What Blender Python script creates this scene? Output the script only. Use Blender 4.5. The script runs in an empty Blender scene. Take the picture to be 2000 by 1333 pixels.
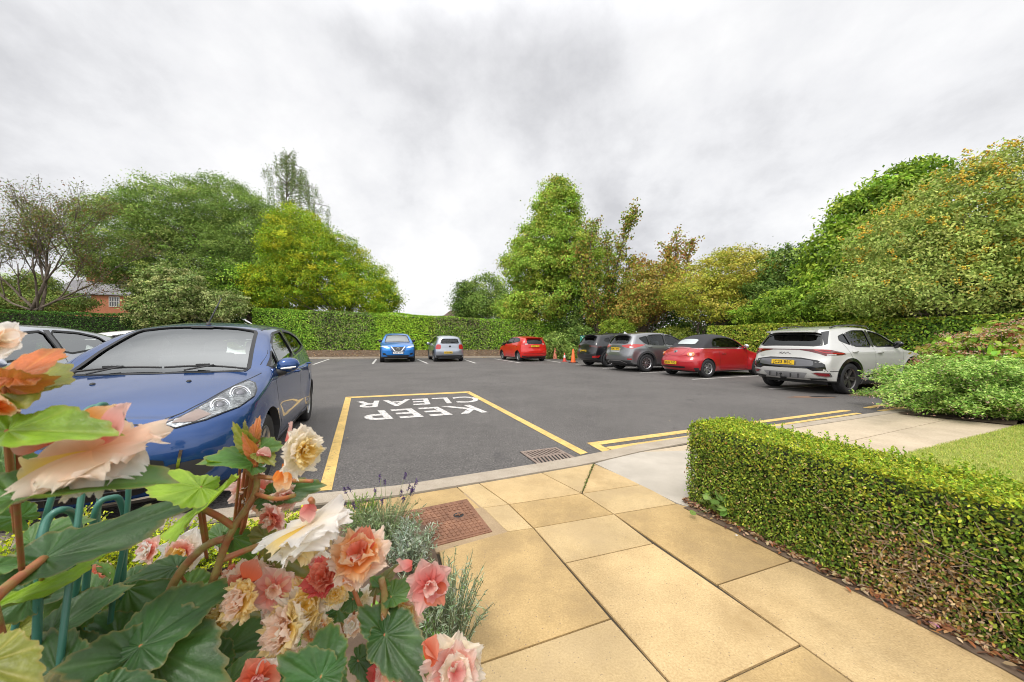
import bpy, bmesh, math, random
import numpy as np
from mathutils import Vector, Matrix
from mathutils.bvhtree import BVHTree
rnd = random.Random(7); rng = np.random.default_rng(11)
C = bpy.context.scene.collection
FOC, HC = 700.0, 1.25            # focal length in photo pixels (2000 wide), camera height
# ---------------- camera ----------------
cd = bpy.data.cameras.new('camera'); cam = bpy.data.objects.new('camera', cd); C.objects.link(cam)
cd.sensor_width = 36.0; cd.lens = 36.0*FOC/2000.0; cd.clip_start = 0.02; cd.clip_end = 3000
cam.location = (0, 0, HC); cam.rotation_euler = (math.radians(90), 0, 0)
cd.dof.use_dof = True; cd.dof.focus_distance = 3.2; cd.dof.aperture_fstop = 10.0
bpy.context.scene.camera = cam
# ---------------- world: overcast sky ----------------
SUN_EL, SUN_AZ = math.radians(52), math.radians(205)     # azimuth measured clockwise from +Y
w = bpy.data.worlds.new("World"); bpy.context.scene.world = w; w.use_nodes = True
nt = w.node_tree; nt.nodes.clear()
def N(nt, t, **kw):
    n = nt.nodes.new(t)
    for k, v in kw.items():
        if k in n.inputs.keys() if isinstance(k, str) else False: n.inputs[k].default_value = v
        else: setattr(n, k, v)
    return n
sky = nt.nodes.new('ShaderNodeTexSky'); sky.sky_type = 'NISHITA'; sky.sun_disc = False
sky.sun_elevation = SUN_EL; sky.sun_rotation = SUN_AZ; sky.air_density = 1.0; sky.dust_density = 4.0
tc = nt.nodes.new('ShaderNodeTexCoord'); sp = nt.nodes.new('ShaderNodeSeparateXYZ')
nt.links.new(tc.outputs['Generated'], sp.inputs[0])
def M(nt, op, a, b=None, clamp=False):
    n = nt.nodes.new('ShaderNodeMath'); n.operation = op; n.use_clamp = clamp
    for i, v in enumerate((a, b)):
        if v is None: continue
        if isinstance(v, (int, float)): n.inputs[i].default_value = v
        else: nt.links.new(v, n.inputs[i])
    return n.outputs[0]
zc = M(nt, 'ADD', M(nt, 'MAXIMUM', sp.outputs[2], 0.0), 0.50)
cb = nt.nodes.new('ShaderNodeCombineXYZ')
nt.links.new(M(nt, 'DIVIDE', sp.outputs[0], zc), cb.inputs[0]); nt.links.new(M(nt, 'DIVIDE', sp.outputs[1], zc), cb.inputs[1])
mp = nt.nodes.new('ShaderNodeMapping'); nt.links.new(cb.outputs[0], mp.inputs[0])
mp.inputs['Scale'].default_value = (1.9, 1.7, 1); mp.inputs['Rotation'].default_value = (0, 0, 0.35); mp.inputs['Location'].default_value = (3.1, 1.7, 0)
n1 = nt.nodes.new('ShaderNodeTexNoise'); n1.inputs['Scale'].default_value = 0.85; n1.inputs['Detail'].default_value = 7; n1.inputs['Roughness'].default_value = 0.5; n1.inputs['Distortion'].default_value = 0.15
nt.links.new(mp.outputs[0], n1.inputs['Vector'])
n2 = nt.nodes.new('ShaderNodeTexNoise'); n2.inputs['Scale'].default_value = 4.6; n2.inputs['Detail'].default_value = 9; n2.inputs['Roughness'].default_value = 0.6; n2.inputs['Distortion'].default_value = 0.1
nt.links.new(mp.outputs[0], n2.inputs['Vector'])
nn = M(nt, 'ADD', M(nt, 'MULTIPLY', n1.outputs[0], 0.8), M(nt, 'MULTIPLY', n2.outputs[0], 0.2))
cr = nt.nodes.new('ShaderNodeValToRGB'); nt.links.new(nn, cr.inputs[0])
cr.color_ramp.elements[0].position = 0.37; cr.color_ramp.elements[0].color = (0.63, 0.63, 0.65, 1)
cr.color_ramp.elements[1].position = 0.60; cr.color_ramp.elements[1].color = (1.0, 0.995, 0.995, 1)
e = cr.color_ramp.elements.new(0.49); e.color = (0.865, 0.865, 0.88, 1)
scl = nt.nodes.new('ShaderNodeVectorMath'); scl.operation = 'SCALE'; nt.links.new(cr.outputs[0], scl.inputs[0])
# overcast: the zenith and the side behind the camera (towards the veiled sun) get added brightness, mostly out of view, to fill the scene with light
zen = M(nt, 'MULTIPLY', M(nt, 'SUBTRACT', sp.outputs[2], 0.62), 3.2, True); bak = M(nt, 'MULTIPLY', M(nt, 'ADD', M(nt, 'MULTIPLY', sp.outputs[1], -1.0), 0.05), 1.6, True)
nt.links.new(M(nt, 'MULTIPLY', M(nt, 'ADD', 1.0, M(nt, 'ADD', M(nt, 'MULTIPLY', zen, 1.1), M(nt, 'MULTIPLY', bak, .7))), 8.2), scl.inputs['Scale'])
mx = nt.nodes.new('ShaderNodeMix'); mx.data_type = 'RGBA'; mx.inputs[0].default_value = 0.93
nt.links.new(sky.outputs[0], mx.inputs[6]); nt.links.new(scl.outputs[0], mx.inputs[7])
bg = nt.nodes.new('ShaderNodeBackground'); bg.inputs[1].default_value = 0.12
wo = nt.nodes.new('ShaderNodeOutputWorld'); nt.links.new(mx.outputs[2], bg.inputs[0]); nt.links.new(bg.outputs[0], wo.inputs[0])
# ---------------- sun (diffuse, overcast) ----------------
sd = bpy.data.lights.new('sun', 'SUN'); so = bpy.data.objects.new('sun', sd); C.objects.link(so)
sd.energy = 1.5; sd.angle = math.radians(14); sd.color = (1.0, 0.96, 0.90)
so.rotation_euler = (math.radians(90)-SUN_EL, 0, math.radians(180)-SUN_AZ)
so.location = (0, 0, 30)
vs = bpy.context.scene.view_settings
vs.view_transform = 'Standard'; vs.look = 'None'; vs.gamma = 1; vs.use_curve_mapping = False; vs.exposure = 0.14
bpy.context.scene.cycles.filter_width = 1.0; bpy.context.scene.cycles.max_bounces = 8; bpy.context.scene.cycles.transparent_max_bounces = 12

# ---------------- helpers ----------------
def gp(px, py, z=0.0):
    Y = FOC*(HC-z)/(py-666.5); return ((px-1000)*Y/FOC, Y, z)
def cp(px, py, Y):
    return Vector(((px-1000)*Y/FOC, Y, HC-(py-666.5)*Y/FOC))
def tag(o, label=None, cat=None, group=None, kind=None):
    if label: o['label'] = label
    if cat: o['category'] = cat
    if group: o['group'] = group
    if kind: o['kind'] = kind
    return o
def empty(name, loc=(0, 0, 0), rz=0.0, sc=(1, 1, 1)):
    o = bpy.data.objects.new(name, None); C.objects.link(o); o.location = loc; o.rotation_euler = (0, 0, rz); o.scale = sc
    o.empty_display_size = 0.2; return o
class MB:
    def __init__(s): s.v = []; s.f = []; s.m = []; s.n = 0
    def add(s, v, f, m=0):
        s.v += [tuple(p) for p in v]; s.f += [tuple(i+s.n for i in q) for q in f]; s.m += [m]*len(f); s.n = len(s.v); return s
    def box(s, c, d, R=None, m=0):
        v = []
        for x in (-.5, .5):
            for y in (-.5, .5):
                for z in (-.5, .5):
                    p = Vector((x*d[0], y*d[1], z*d[2]))
                    if R is not None: p = R @ p
                    v.append(p+Vector(c))
        return s.add(v, [(0, 1, 3, 2), (4, 6, 7, 5), (0, 4, 5, 1), (2, 3, 7, 6), (0, 2, 6, 4), (1, 5, 7, 3)], m)
    def tube(s, pts, rad, seg=8, m=0, cap=True):
        pts = [Vector(p) for p in pts]; n = len(pts); v = []; f = []
        if not hasattr(rad, '__len__'): rad = [rad]*n
        up = Vector((0, 0, 1))
        t0 = (pts[1]-pts[0]).normalized()
        a = t0.cross(up if abs(t0.z) < .95 else Vector((1, 0, 0))).normalized()
        for i, p in enumerate(pts):
            t = (pts[min(i+1, n-1)]-pts[max(i-1, 0)]).normalized()
            a = (a - t*a.dot(t)).normalized(); b = t.cross(a)
            for k in range(seg):
                q = 2*math.pi*k/seg; v.append(p+(a*math.cos(q)+b*math.sin(q))*rad[i])
        for i in range(n-1):
            for k in range(seg):
                k2 = (k+1) % seg; f.append((i*seg+k, i*seg+k2, (i+1)*seg+k2, (i+1)*seg+k))
        if cap: f.append(tuple(range(seg))[::-1]); f.append(tuple((n-1)*seg+k for k in range(seg)))
        return s.add(v, f, m)
    def lathe(s, prof, seg=32, axis='Y', c=(0, 0, 0), m=0):
        v = []; f = []; n = len(prof)
        for k in range(seg):
            q = 2*math.pi*k/seg; cs, sn = math.cos(q), math.sin(q)
            for r, h in prof:
                if axis == 'Y': p = (c[0]+r*cs, c[1]+h, c[2]+r*sn)
                elif axis == 'Z': p = (c[0]+r*cs, c[1]+r*sn, c[2]+h)
                else: p = (c[0]+h, c[1]+r*cs, c[2]+r*sn)
                v.append(p)
        for k in range(seg):
            k2 = (k+1) % seg
            for i in range(n-1): f.append((k*n+i, k2*n+i, k2*n+i+1, k*n+i+1))
        return s.add(v, f, m)
    def prism(s, poly, z0, z1, m=0):
        n = len(poly)
        v = [(p[0], p[1], z0) for p in poly]+[(p[0], p[1], z1) for p in poly]
        f = [tuple(range(n))[::-1], tuple(range(n, 2*n))]+[(i, (i+1) % n, n+(i+1) % n, n+i) for i in range(n)]
        return s.add(v, f, m)
    def build(s, name, mats, parent=None, smooth=False, bevel=0, recalc=True):
        me = bpy.data.meshes.new(name); me.from_pydata(s.v, [], s.f)
        if not isinstance(mats, (list, tuple)): mats = [mats]
        for m in mats: me.materials.append(m)
        me.polygons.foreach_set('material_index', s.m)
        bm = bmesh.new(); bm.from_mesh(me)
        if bevel:
            bmesh.ops.bevel(bm, geom=[e for e in bm.edges if len(e.link_faces) == 2 and e.calc_face_angle(0) > .6], offset=bevel, segments=2, affect='EDGES', profile=.6)
        if recalc: bmesh.ops.recalc_face_normals(bm, faces=bm.faces)
        bm.to_mesh(me); bm.free()
        if smooth: me.polygons.foreach_set('use_smooth', [True]*len(me.polygons))
        o = bpy.data.objects.new(name, me); C.objects.link(o)
        if parent: o.parent = parent
        return o
def smooth_by_angle(me, ang=40):
    bm = bmesh.new(); bm.from_mesh(me)
    for e in bm.edges: e.smooth = not (len(e.link_faces) == 2 and e.calc_face_angle(0) > math.radians(ang))
    for f in bm.faces: f.smooth = True
    bm.to_mesh(me); bm.free()
# ---------------- materials ----------------
def principled(name):
    m = bpy.data.materials.new(name); m.use_nodes = True; nt = m.node_tree
    return m, nt, nt.nodes['Principled BSDF']
def mat(name, col, rough=.6, metal=0, coat=0, spec=.5, noise=None, bump=0, bscale=60, coatr=.03):
    m, nt, b = principled(name)
    b.inputs['Base Color'].default_value = (*col, 1); b.inputs['Roughness'].default_value = rough
    b.inputs['Metallic'].default_value = metal; b.inputs['Coat Weight'].default_value = coat; b.inputs['Coat Roughness'].default_value = coatr
    b.inputs['Specular IOR Level'].default_value = spec
    tc = nt.nodes.new('ShaderNodeTexCoord')
    if noise:   # (scale, colour2, lo, hi)
        t = nt.nodes.new('ShaderNodeTexNoise'); t.inputs['Scale'].default_value = noise[0]; t.inputs['Detail'].default_value = 5
        nt.links.new(tc.outputs['Object'], t.inputs['Vector'])
        r = nt.nodes.new('ShaderNodeValToRGB'); nt.links.new(t.outputs[0], r.inputs[0])
        r.color_ramp.elements[0].position = noise[2]; r.color_ramp.elements[0].color = (*col, 1)
        r.color_ramp.elements[1].position = noise[3]; r.color_ramp.elements[1].color = (*noise[1], 1)
        nt.links.new(r.outputs[0], b.inputs['Base Color'])
    if bump:
        t = nt.nodes.new('ShaderNodeTexNoise'); t.inputs['Scale'].default_value = bscale; t.inputs['Detail'].default_value = 4
        nt.links.new(tc.outputs['Object'], t.inputs['Vector'])
        bp = nt.nodes.new('ShaderNodeBump'); bp.inputs['Strength'].default_value = bump; bp.inputs['Distance'].default_value = .01
        nt.links.new(t.outputs[0], bp.inputs['Height']); nt.links.new(bp.outputs[0], b.inputs['Normal'])
    return m
def leafmat(name, rough=.5, trans=.25, spec=.35, bump=0):
    m, nt, b = principled(name)
    a = nt.nodes.new('ShaderNodeAttribute'); a.attribute_name = 'Col'
    nt.links.new(a.outputs['Color'], b.inputs['Base Color']); b.inputs['Roughness'].default_value = rough
    b.inputs['Specular IOR Level'].default_value = spec
    tr = nt.nodes.new('ShaderNodeBsdfTranslucent'); nt.links.new(a.outputs['Color'], tr.inputs[0])
    mx = nt.nodes.new('ShaderNodeMixShader'); mx.inputs[0].default_value = trans
    nt.links.new(b.outputs[0], mx.inputs[1]); nt.links.new(tr.outputs[0], mx.inputs[2])
    nt.links.new(mx.outputs[0], nt.nodes['Material Output'].inputs[0])
    if bump:
        tc = nt.nodes.new('ShaderNodeTexCoord'); t = nt.nodes.new('ShaderNodeTexNoise'); t.inputs['Scale'].default_value = 130
        nt.links.new(tc.outputs['Object'], t.inputs['Vector'])
        bp = nt.nodes.new('ShaderNodeBump'); bp.inputs['Strength'].default_value = bump; bp.inputs['Distance'].default_value = .004
        nt.links.new(t.outputs[0], bp.inputs['Height']); nt.links.new(bp.outputs[0], b.inputs['Normal'])
    return m
def glassmat(name, tint, rough=.0, ior=1.55):
    m = bpy.data.materials.new(name); m.use_nodes = True; nt = m.node_tree; nt.nodes.clear()
    o = nt.nodes.new('ShaderNodeOutputMaterial'); t = nt.nodes.new('ShaderNodeBsdfTransparent'); t.inputs[0].default_value = (*tint, 1)
    g = nt.nodes.new('ShaderNodeBsdfGlossy'); g.inputs['Roughness'].default_value = rough; g.inputs[0].default_value = (.97, 1, 1, 1)
    fr = nt.nodes.new('ShaderNodeFresnel'); fr.inputs[0].default_value = ior
    mx = nt.nodes.new('ShaderNodeMixShader'); nt.links.new(fr.outputs[0], mx.inputs[0]); nt.links.new(t.outputs[0], mx.inputs[1]); nt.links.new(g.outputs[0], mx.inputs[2])
    nt.links.new(mx.outputs[0], o.inputs[0]); return m
MT = {}
MT['leaf'] = leafmat('leaf_foliage', .60, .20, .18); MT['petal'] = leafmat('petal', .7, .58, .12, .1); MT['bleaf'] = leafmat('begonia_leaf', .34, .22, .5, .35)
MT['bark'] = mat('bark', (.10, .075, .055), .9, noise=(9, (.20, .16, .12), .35, .7), bump=.6, bscale=25)
MT['soil'] = mat('soil', (.10, .065, .042), .95, noise=(7, (.20, .14, .09), .35, .7), bump=.9, bscale=30)
MT['dark'] = mat('dark_trim', (.012, .012, .013), .45)
MT['blackgloss'] = mat('gloss_black', (.008, .008, .009), .12, coat=.6)
MT['plastic'] = mat('black_plastic', (.03, .03, .032), .55)
MT['rubber'] = mat('tyre_rubber', (.022, .022, .024), .75, bump=.15, bscale=80)
MT['chrome'] = mat('chrome', (.75, .76, .78), .12, metal=1)
MT['alloy'] = mat('alloy', (.50, .50, .51), .32, metal=.9)
MT['alloydark'] = mat('dark_alloy', (.20, .19, .19), .28, metal=.85)
MT['interior'] = mat('cabin_trim', (.035, .035, .038), .8)
MT['seat'] = mat('seat_fabric', (.10, .10, .11), .9)
MT['glass'] = glassmat('window_glass', (.86, .92, .90))
MT['screen'] = glassmat('windscreen_glass', (.66, .74, .72), ior=3.4)
MT['privacy'] = glassmat('privacy_glass', (.10, .10, .11))
MT['lens'] = glassmat('lamp_lens', (.93, .95, .96), ior=1.5)
MT['lamp_in'] = mat('lamp_reflector', (.78, .78, .77), .25, metal=.7, noise=(38, (.28, .28, .29), .42, .62), bump=.5, bscale=45)
MT['redlens'] = mat('red_lamp', (.42, .012, .012), .12, coat=1)
MT['whitelens'] = mat('white_lamp', (.75, .75, .74), .15, coat=1)
MT['orangelens'] = mat('amber_lamp', (.75, .20, .04), .2, coat=1)
MT['plate_y'] = mat('yellow_plate', (.78, .50, .02), .4); MT['plate_w'] = mat('white_plate', (.75, .76, .76), .4)
MT['ink'] = mat('plate_ink', (.02, .02, .02), .5); MT['silvertext'] = mat('silver_badge', (.6, .6, .62), .25, metal=.9)
# leaf cloud: every leaf a small folded blade, colour per leaf
def unit(a): return a/np.maximum(np.linalg.norm(a, axis=-1, keepdims=True), 1e-9)
def leaves(name, P, Nn, size, col, material=None, parent=None, aspect=.5, fine=False, jitter=.7, axis=None, fold=.18):
    P = np.asarray(P, float); n = len(P); Nn = unit(unit(np.asarray(Nn, float))+rng.normal(0, jitter, (n, 3)))
    A = rng.normal(0, 1, (n, 3)) if axis is None else np.asarray(axis, float)+rng.normal(0, .35, (n, 3))
    A = unit(A-Nn*(A*Nn).sum(1, keepdims=True)); B = np.cross(Nn, A)
    L = (np.ones(n)*size if np.isscalar(size) else size)*rng.uniform(.7, 1.3, n); L = L[:, None]; Wd = L*aspect
    if fine: T = [(0, 0, 0), (.28, .42, fold), (.68, .40, fold), (1, 0, 0), (.68, -.40, fold), (.28, -.42, fold)]; nf = 2
    else: T = [(0, 0, 0), (.5, .5, fold), (1, 0, 0), (.5, -.5, fold)]; nf = 1
    k = len(T); V = np.zeros((n, k, 3))
    for i, (a, b, c) in enumerate(T): V[:, i] = P+A*L*(a-.5)+B*Wd*b+Nn*Wd*c
    me = bpy.data.meshes.new(name); me.vertices.add(n*k); me.vertices.foreach_set('co', V.ravel())
    base = np.arange(n)[:, None]*k
    idx = (base+np.array([0, 1, 2, 3])) if not fine else np.stack([base+np.array([0, 1, 2, 3]), base+np.array([0, 3, 4, 5])], 1).reshape(-1, 4)
    nq = n*nf; me.loops.add(nq*4); me.loops.foreach_set('vertex_index', idx.ravel().astype(np.int32))
    me.polygons.add(nq); me.polygons.foreach_set('loop_start', np.arange(nq, dtype=np.int32)*4)
    me.update(calc_edges=True)
    at = me.color_attributes.new('Col', 'FLOAT_COLOR', 'POINT')
    cc = np.ones((n, k, 4)); cc[:, :, :3] = np.asarray(col)[:, None, :] if np.ndim(col) == 2 else np.asarray(col)
    at.data.foreach_set('color', cc.ravel())
    me.materials.append(material or MT['leaf'])
    o = bpy.data.objects.new(name, me); C.objects.link(o)
    if parent: o.parent = parent
    return o
def pal(cols, n, wts=None, var=.22):
    cols = np.asarray(cols, float); i = rng.choice(len(cols), n, p=None if wts is None else np.asarray(wts)/np.sum(wts))
    return np.clip(cols[i]*rng.normal(1, var, (n, 1)).clip(.4, 1.8)*rng.normal(1, .07, (n, 3)), .003, .95)
# ================= ground, road, paving =================
def speckle(name, base, lo, hi, sc1, sc2, rough=.9, bump=.4, big=None, spk=.5, voro=None, wear=None, stain=None):
    m, nt, b = principled(name); tc = nt.nodes.new('ShaderNodeTexCoord'); L = nt.links.new
    def ns(s, d=4, r=.6):
        t = nt.nodes.new('ShaderNodeTexNoise'); t.inputs['Scale'].default_value = s; t.inputs['Detail'].default_value = d; t.inputs['Roughness'].default_value = r
        L(tc.outputs['Object'], t.inputs['Vector']); return t.outputs[0]
    def ramp(f, p0, c0, p1, c1):
        r = nt.nodes.new('ShaderNodeValToRGB'); L(f, r.inputs[0]); r.color_ramp.elements[0].position = p0; r.color_ramp.elements[1].position = p1
        r.color_ramp.elements[0].color = (*c0, 1); r.color_ramp.elements[1].color = (*c1, 1); return r.outputs[0]
    def mix(f, a, bb, t='MIX'):
        x = nt.nodes.new('ShaderNodeMix'); x.data_type = 'RGBA'; x.blend_type = t
        if isinstance(f, float): x.inputs[0].default_value = f
        else: L(f, x.inputs[0])
        L(a, x.inputs[6]); L(bb, x.inputs[7]); return x.outputs[2]
    fine = ns(sc1, 3); c = ramp(fine, .36, lo, .66, hi)
    c = mix(spk, c, ramp(ns(sc2, 5), .3, lo, .7, hi))
    if big: c = mix(1.0, c, ramp(ns(big[0], 6, .62), .35, (big[1],)*3, .65, (big[2],)*3), 'MULTIPLY')
    if voro:
        v = nt.nodes.new('ShaderNodeTexVoronoi'); v.inputs['Scale'].default_value = voro[0]; L(tc.outputs['Object'], v.inputs['Vector'])
        mk = nt.nodes.new('ShaderNodeMath'); mk.operation = 'LESS_THAN'; L(v.outputs['Distance'], mk.inputs[0]); mk.inputs[1].default_value = voro[1]
        wn = nt.nodes.new('ShaderNodeTexWhiteNoise'); L(v.outputs['Position'], wn.inputs['Vector'])
        mg = nt.nodes.new('ShaderNodeMath'); mg.operation = 'GREATER_THAN'; L(wn.outputs['Value'], mg.inputs[0]); mg.inputs[1].default_value = voro[3]
        mm = nt.nodes.new('ShaderNodeMath'); mm.operation = 'MULTIPLY'; L(mk.outputs[0], mm.inputs[0]); L(mg.outputs[0], mm.inputs[1])
        cc = nt.nodes.new('ShaderNodeRGB'); cc.outputs[0].default_value = (*voro[2], 1)
        c = mix(mm.outputs[0], c, cc.outputs[0])
    for q in (wear, stain):      # (scale, threshold, softness, colour): worn or stained places with a shape of their own
        if q:
            cc2 = nt.nodes.new('ShaderNodeRGB'); cc2.outputs[0].default_value = (*q[3], 1); f2 = ramp(ns(q[0], 8, .7), q[1]-q[2], (1, 1, 1), q[1]+q[2], (0, 0, 0))
            c = mix(f2, c, cc2.outputs[0])
    L(c, b.inputs['Base Color']); b.inputs['Roughness'].default_value = rough
    bp = nt.nodes.new('ShaderNodeBump'); bp.inputs['Strength'].default_value = bump; bp.inputs['Distance'].default_value = .006
    L(fine, bp.inputs['Height']); L(bp.outputs[0], b.inputs['Normal']); return m
MT['asphalt'] = speckle('asphalt', None, (.046, .043, .040), (.198, .182, .170), 55, 9, .88, 1.2, big=(.6, .84, 1.10), spk=.2, voro=(48, .2, (.32, .29, .27), .72), stain=(2.2, .36, .05, (.075, .069, .067)))
MT['slab'] = speckle('buff_slab', None, (.43, .295, .135), (.70, .51, .26), 120, 4, .85, .5, big=(1.7, .80, 1.08), voro=(70, .17, (.28, .2, .12), .72), stain=(2.3, .37, .10, (.40, .27, .12)))
MT['slab2'] = speckle('worn_buff_slab', None, (.43, .30, .14), (.67, .50, .26), 120, 4, .85, .5, big=(1.3, .80, 1.08), voro=(62, .17, (.27, .2, .13), .72), stain=(1.7, .42, .12, (.44, .32, .17)))
MT['concrete'] = speckle('pale_concrete', None, (.40, .355, .29), (.55, .495, .415), 120, 4, .88, .3, big=(1.5, .88, 1.06))
MT['apron'] = speckle('tan_concrete', None, (.43, .345, .235), (.59, .485, .345), 60, 3, .88, .25, big=(1.2, .9, 1.06))
MT['kerbm'] = speckle('kerb_concrete', None, (.30, .245, .18), (.50, .43, .34), 110, 5, .9, .4)
MT['mortar'] = mat('joint_mortar', (.055, .042, .025), .95)
MT['yellow'] = speckle('yellow_paint', None, (.60, .39, .11), (.84, .58, .20), 70, 6, .75, .4, big=(3, .88, 1.05), voro=(60, .15, (.22, .16, .08), .5), wear=(26, .39, .03, (.13, .11, .09)))
MT['white'] = speckle('white_paint', None, (.55, .52, .49), (.80, .77, .73), 80, 6, .75, .35, voro=(55, .15, (.2, .18, .17), .5), wear=(22, .43, .03, (.13, .12, .115)))
MT['bayline'] = speckle('bay_paint', None, (.42, .40, .37), (.66, .64, .60), 60, 4, .8, .3)
MT['rust'] = speckle('rusty_iron', None, (.14, .062, .035), (.30, .15, .085), 60, 8, .75, .5, big=(6, .85, 1.2))
MT['iron'] = speckle('worn_iron', None, (.17, .12, .095), (.36, .28, .23), 80, 12, .65, .5)
MT['lawn'] = speckle('lawn_soil', None, (.22, .27, .045), (.42, .45, .10), 40, 3, .95, .6)
MT['grassland'] = mat('far_ground', (.06, .09, .03), .95, noise=(.2, (.1, .12, .05), .3, .7))
def sheet(name, poly, z, m, parent=None, kind=None):
    mb = MB(); mb.add([(p[0], p[1], z) for p in poly], [tuple(range(len(poly)))])
    o = mb.build(name, m, parent, recalc=False)
    if o.data.polygons[0].normal.z < 0: o.data.flip_normals()
    if kind: o['kind'] = kind
    return o
sheet('ground', [(-1500, -1500), (1500, -1500), (1500, 1500), (-1500, 1500)], -.06, MT['grassland'], kind='structure')
road = sheet('car_park', [(-45, -6), (20, -6), (20, 30.5), (-45, 20.6)], 0, MT['asphalt'], kind='structure')
ZP = .04
# --- painted markings, children of the car park surface ---
def gq(l, z=.004): return [gp(x, y, 0)[:2] for x, y in l]
def marking(name, polys, m, label=None):
    mb = MB()
    for p in polys:
        q = gq(p); n = len(q)
        mb.add([(x, y, .004) for x, y in q], [tuple(range(n))])
    o = mb.build(name, m, road, recalc=False)
    bm = bmesh.new(); bm.from_mesh(o.data)
    for f in bm.faces:
        if f.normal.z < 0: f.normal_flip()
    bm.to_mesh(o.data); bm.free()
    if label: o['label'] = label
    return o
marking('yellow_box_line', [[(622, 960), (648, 958), (686, 777.5), (675, 776)]], MT['yellow'])
marking('yellow_box_line', [[(675, 776), (686, 778.2), (915, 768), (917, 765)]], MT['yellow'])
marking('yellow_box_line', [[(917, 765), (912, 768.2), (1134, 889), (1148, 885)]], MT['yellow'])
marking('double_yellow_line', [[(1146, 866), (1344, 840), (1460, 825.5), (1646, 801.5), (1664, 803), (1470, 829), (1344, 846), (1172, 869.6)],
                        [(1146, 866), (1172, 869.6), (1200, 884), (1186, 888.5)],
                        [(1182, 874.3), (1344, 852), (1505, 831), (1672, 807), (1684, 808.5), (1520, 832.6), (1344, 857.5), (1197, 880.5)]], MT['yellow'])
marking('double_yellow_line', [[(1685, 797), (1715, 791), (1775, 794.5), (1770, 798.5), (1722, 794), (1700, 798.5)], [(1712, 802.5), (1750, 796.6), (1768, 798.6), (1725, 804)]], MT['yellow'])
def word(txt, nr, fr, nl, name):
    # nr = top of first letter, fr = baseline at first letter, nl = top at last letter: photo pixels of the painted word
    cu = bpy.data.curves.new('t', 'FONT'); cu.body = txt; cu.size = 1; cu.space_character = 1.12; cu.offset = .018
    o = bpy.data.objects.new('t', cu); C.objects.link(o); dg = bpy.context.evaluated_depsgraph_get(); me = bpy.data.meshes.new_from_object(o.evaluated_get(dg))
    bpy.data.objects.remove(o); V = np.array([v.co[:] for v in me.vertices]); mn, mxx = V.min(0), V.max(0)
    a = np.array(gp(*nr)); f = np.array(gp(*fr)); l = np.array(gp(*nl)); u = l-a; h = a-f
    for v in me.vertices:
        s = (v.co.x-mn[0])/(mxx[0]-mn[0]); t = (v.co.y-mn[1])/(mxx[1]-mn[1]); p = f+u*s+h*t; v.co = (p[0], p[1], .005)
    me.materials.append(MT['white']); ob = bpy.data.objects.new(name, me); C.objects.link(ob); ob.parent = road
word('KEEP', (953, 806), (917, 791.5), (716, 822.5), 'painted_word')
word('CLEAR', (941, 785.5), (926, 774.5), (687, 798.5), 'painted_word')
def lineseg(a, b, wd, name='bay_line', m='bayline'):
    a = Vector(gp(*a)); b = Vector(gp(*b)); d = (b-a).normalized(); n = Vector((-d.y, d.x, 0))*wd/2
    mb = MB(); mb.add([(p.x, p.y, .004) for p in (a-n, b-n, b+n, a+n)], [(0, 1, 2, 3)])
    o = mb.build(name, MT[m], road, recalc=False)
    if o.data.polygons[0].normal.z < 0: o.data.flip_normals()
for px, py in ((1351.5, 741.5), (1250, 729), (1177, 720.3), (1124, 712.7)):
    a = gp(px, py); d = (.93*5.0, .37*5.0)
    mb = MB(); n = (-.37*.05, .93*.05)
    mb.add([(a[0]-n[0], a[1]-n[1], .004), (a[0]+d[0]-n[0], a[1]+d[1]-n[1], .004), (a[0]+d[0]+n[0], a[1]+d[1]+n[1], .004), (a[0]+n[0], a[1]+n[1], .004)], [(0, 1, 2, 3)])
    mb.build('bay_line', MT['bayline'], road, recalc=False)
lineseg((1503, 760.5), (1800, 742), .1)
for a, b in (((612, 712.5), (644, 701.5)), ((728, 711), (735, 702)), ((835, 710.5), (816, 702.5)), ((929, 710), (908, 703)), ((1016, 709.5), (966, 701.3)), ((1095, 708.5), (1062, 703.5))):
    lineseg(a, b, .12)
# stains on the tarmac by the white car
st = speckle('rusty_stain', None, (.16, .095, .06), (.24, .15, .10), 60, 5, .85, .3)
def blob(px, py, rx, ry, m, name, z=.0035):
    c = gp(px, py); mb = MB(); v = []
    for k in range(26):
        q = 2*math.pi*k/26; r = 1+.3*math.sin(3*q+px)*rnd.random()+.15*rnd.uniform(-1, 1); v.append((c[0]+rx*r*math.cos(q), c[1]+ry*r*math.sin(q), z))
    mb.add(v, [tuple(range(26))]); mb.build(name, m, road, recalc=False)
blob(1580, 776, .5, .14, st, 'rust_stain', .003)
blob(1700, 772, .5, .2, st, 'rust_stain', .003)
blob(1605, 775.5, .32, .07, mat('oil_stain', (.03, .028, .028), .5), 'oil_stain', .0045)
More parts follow.
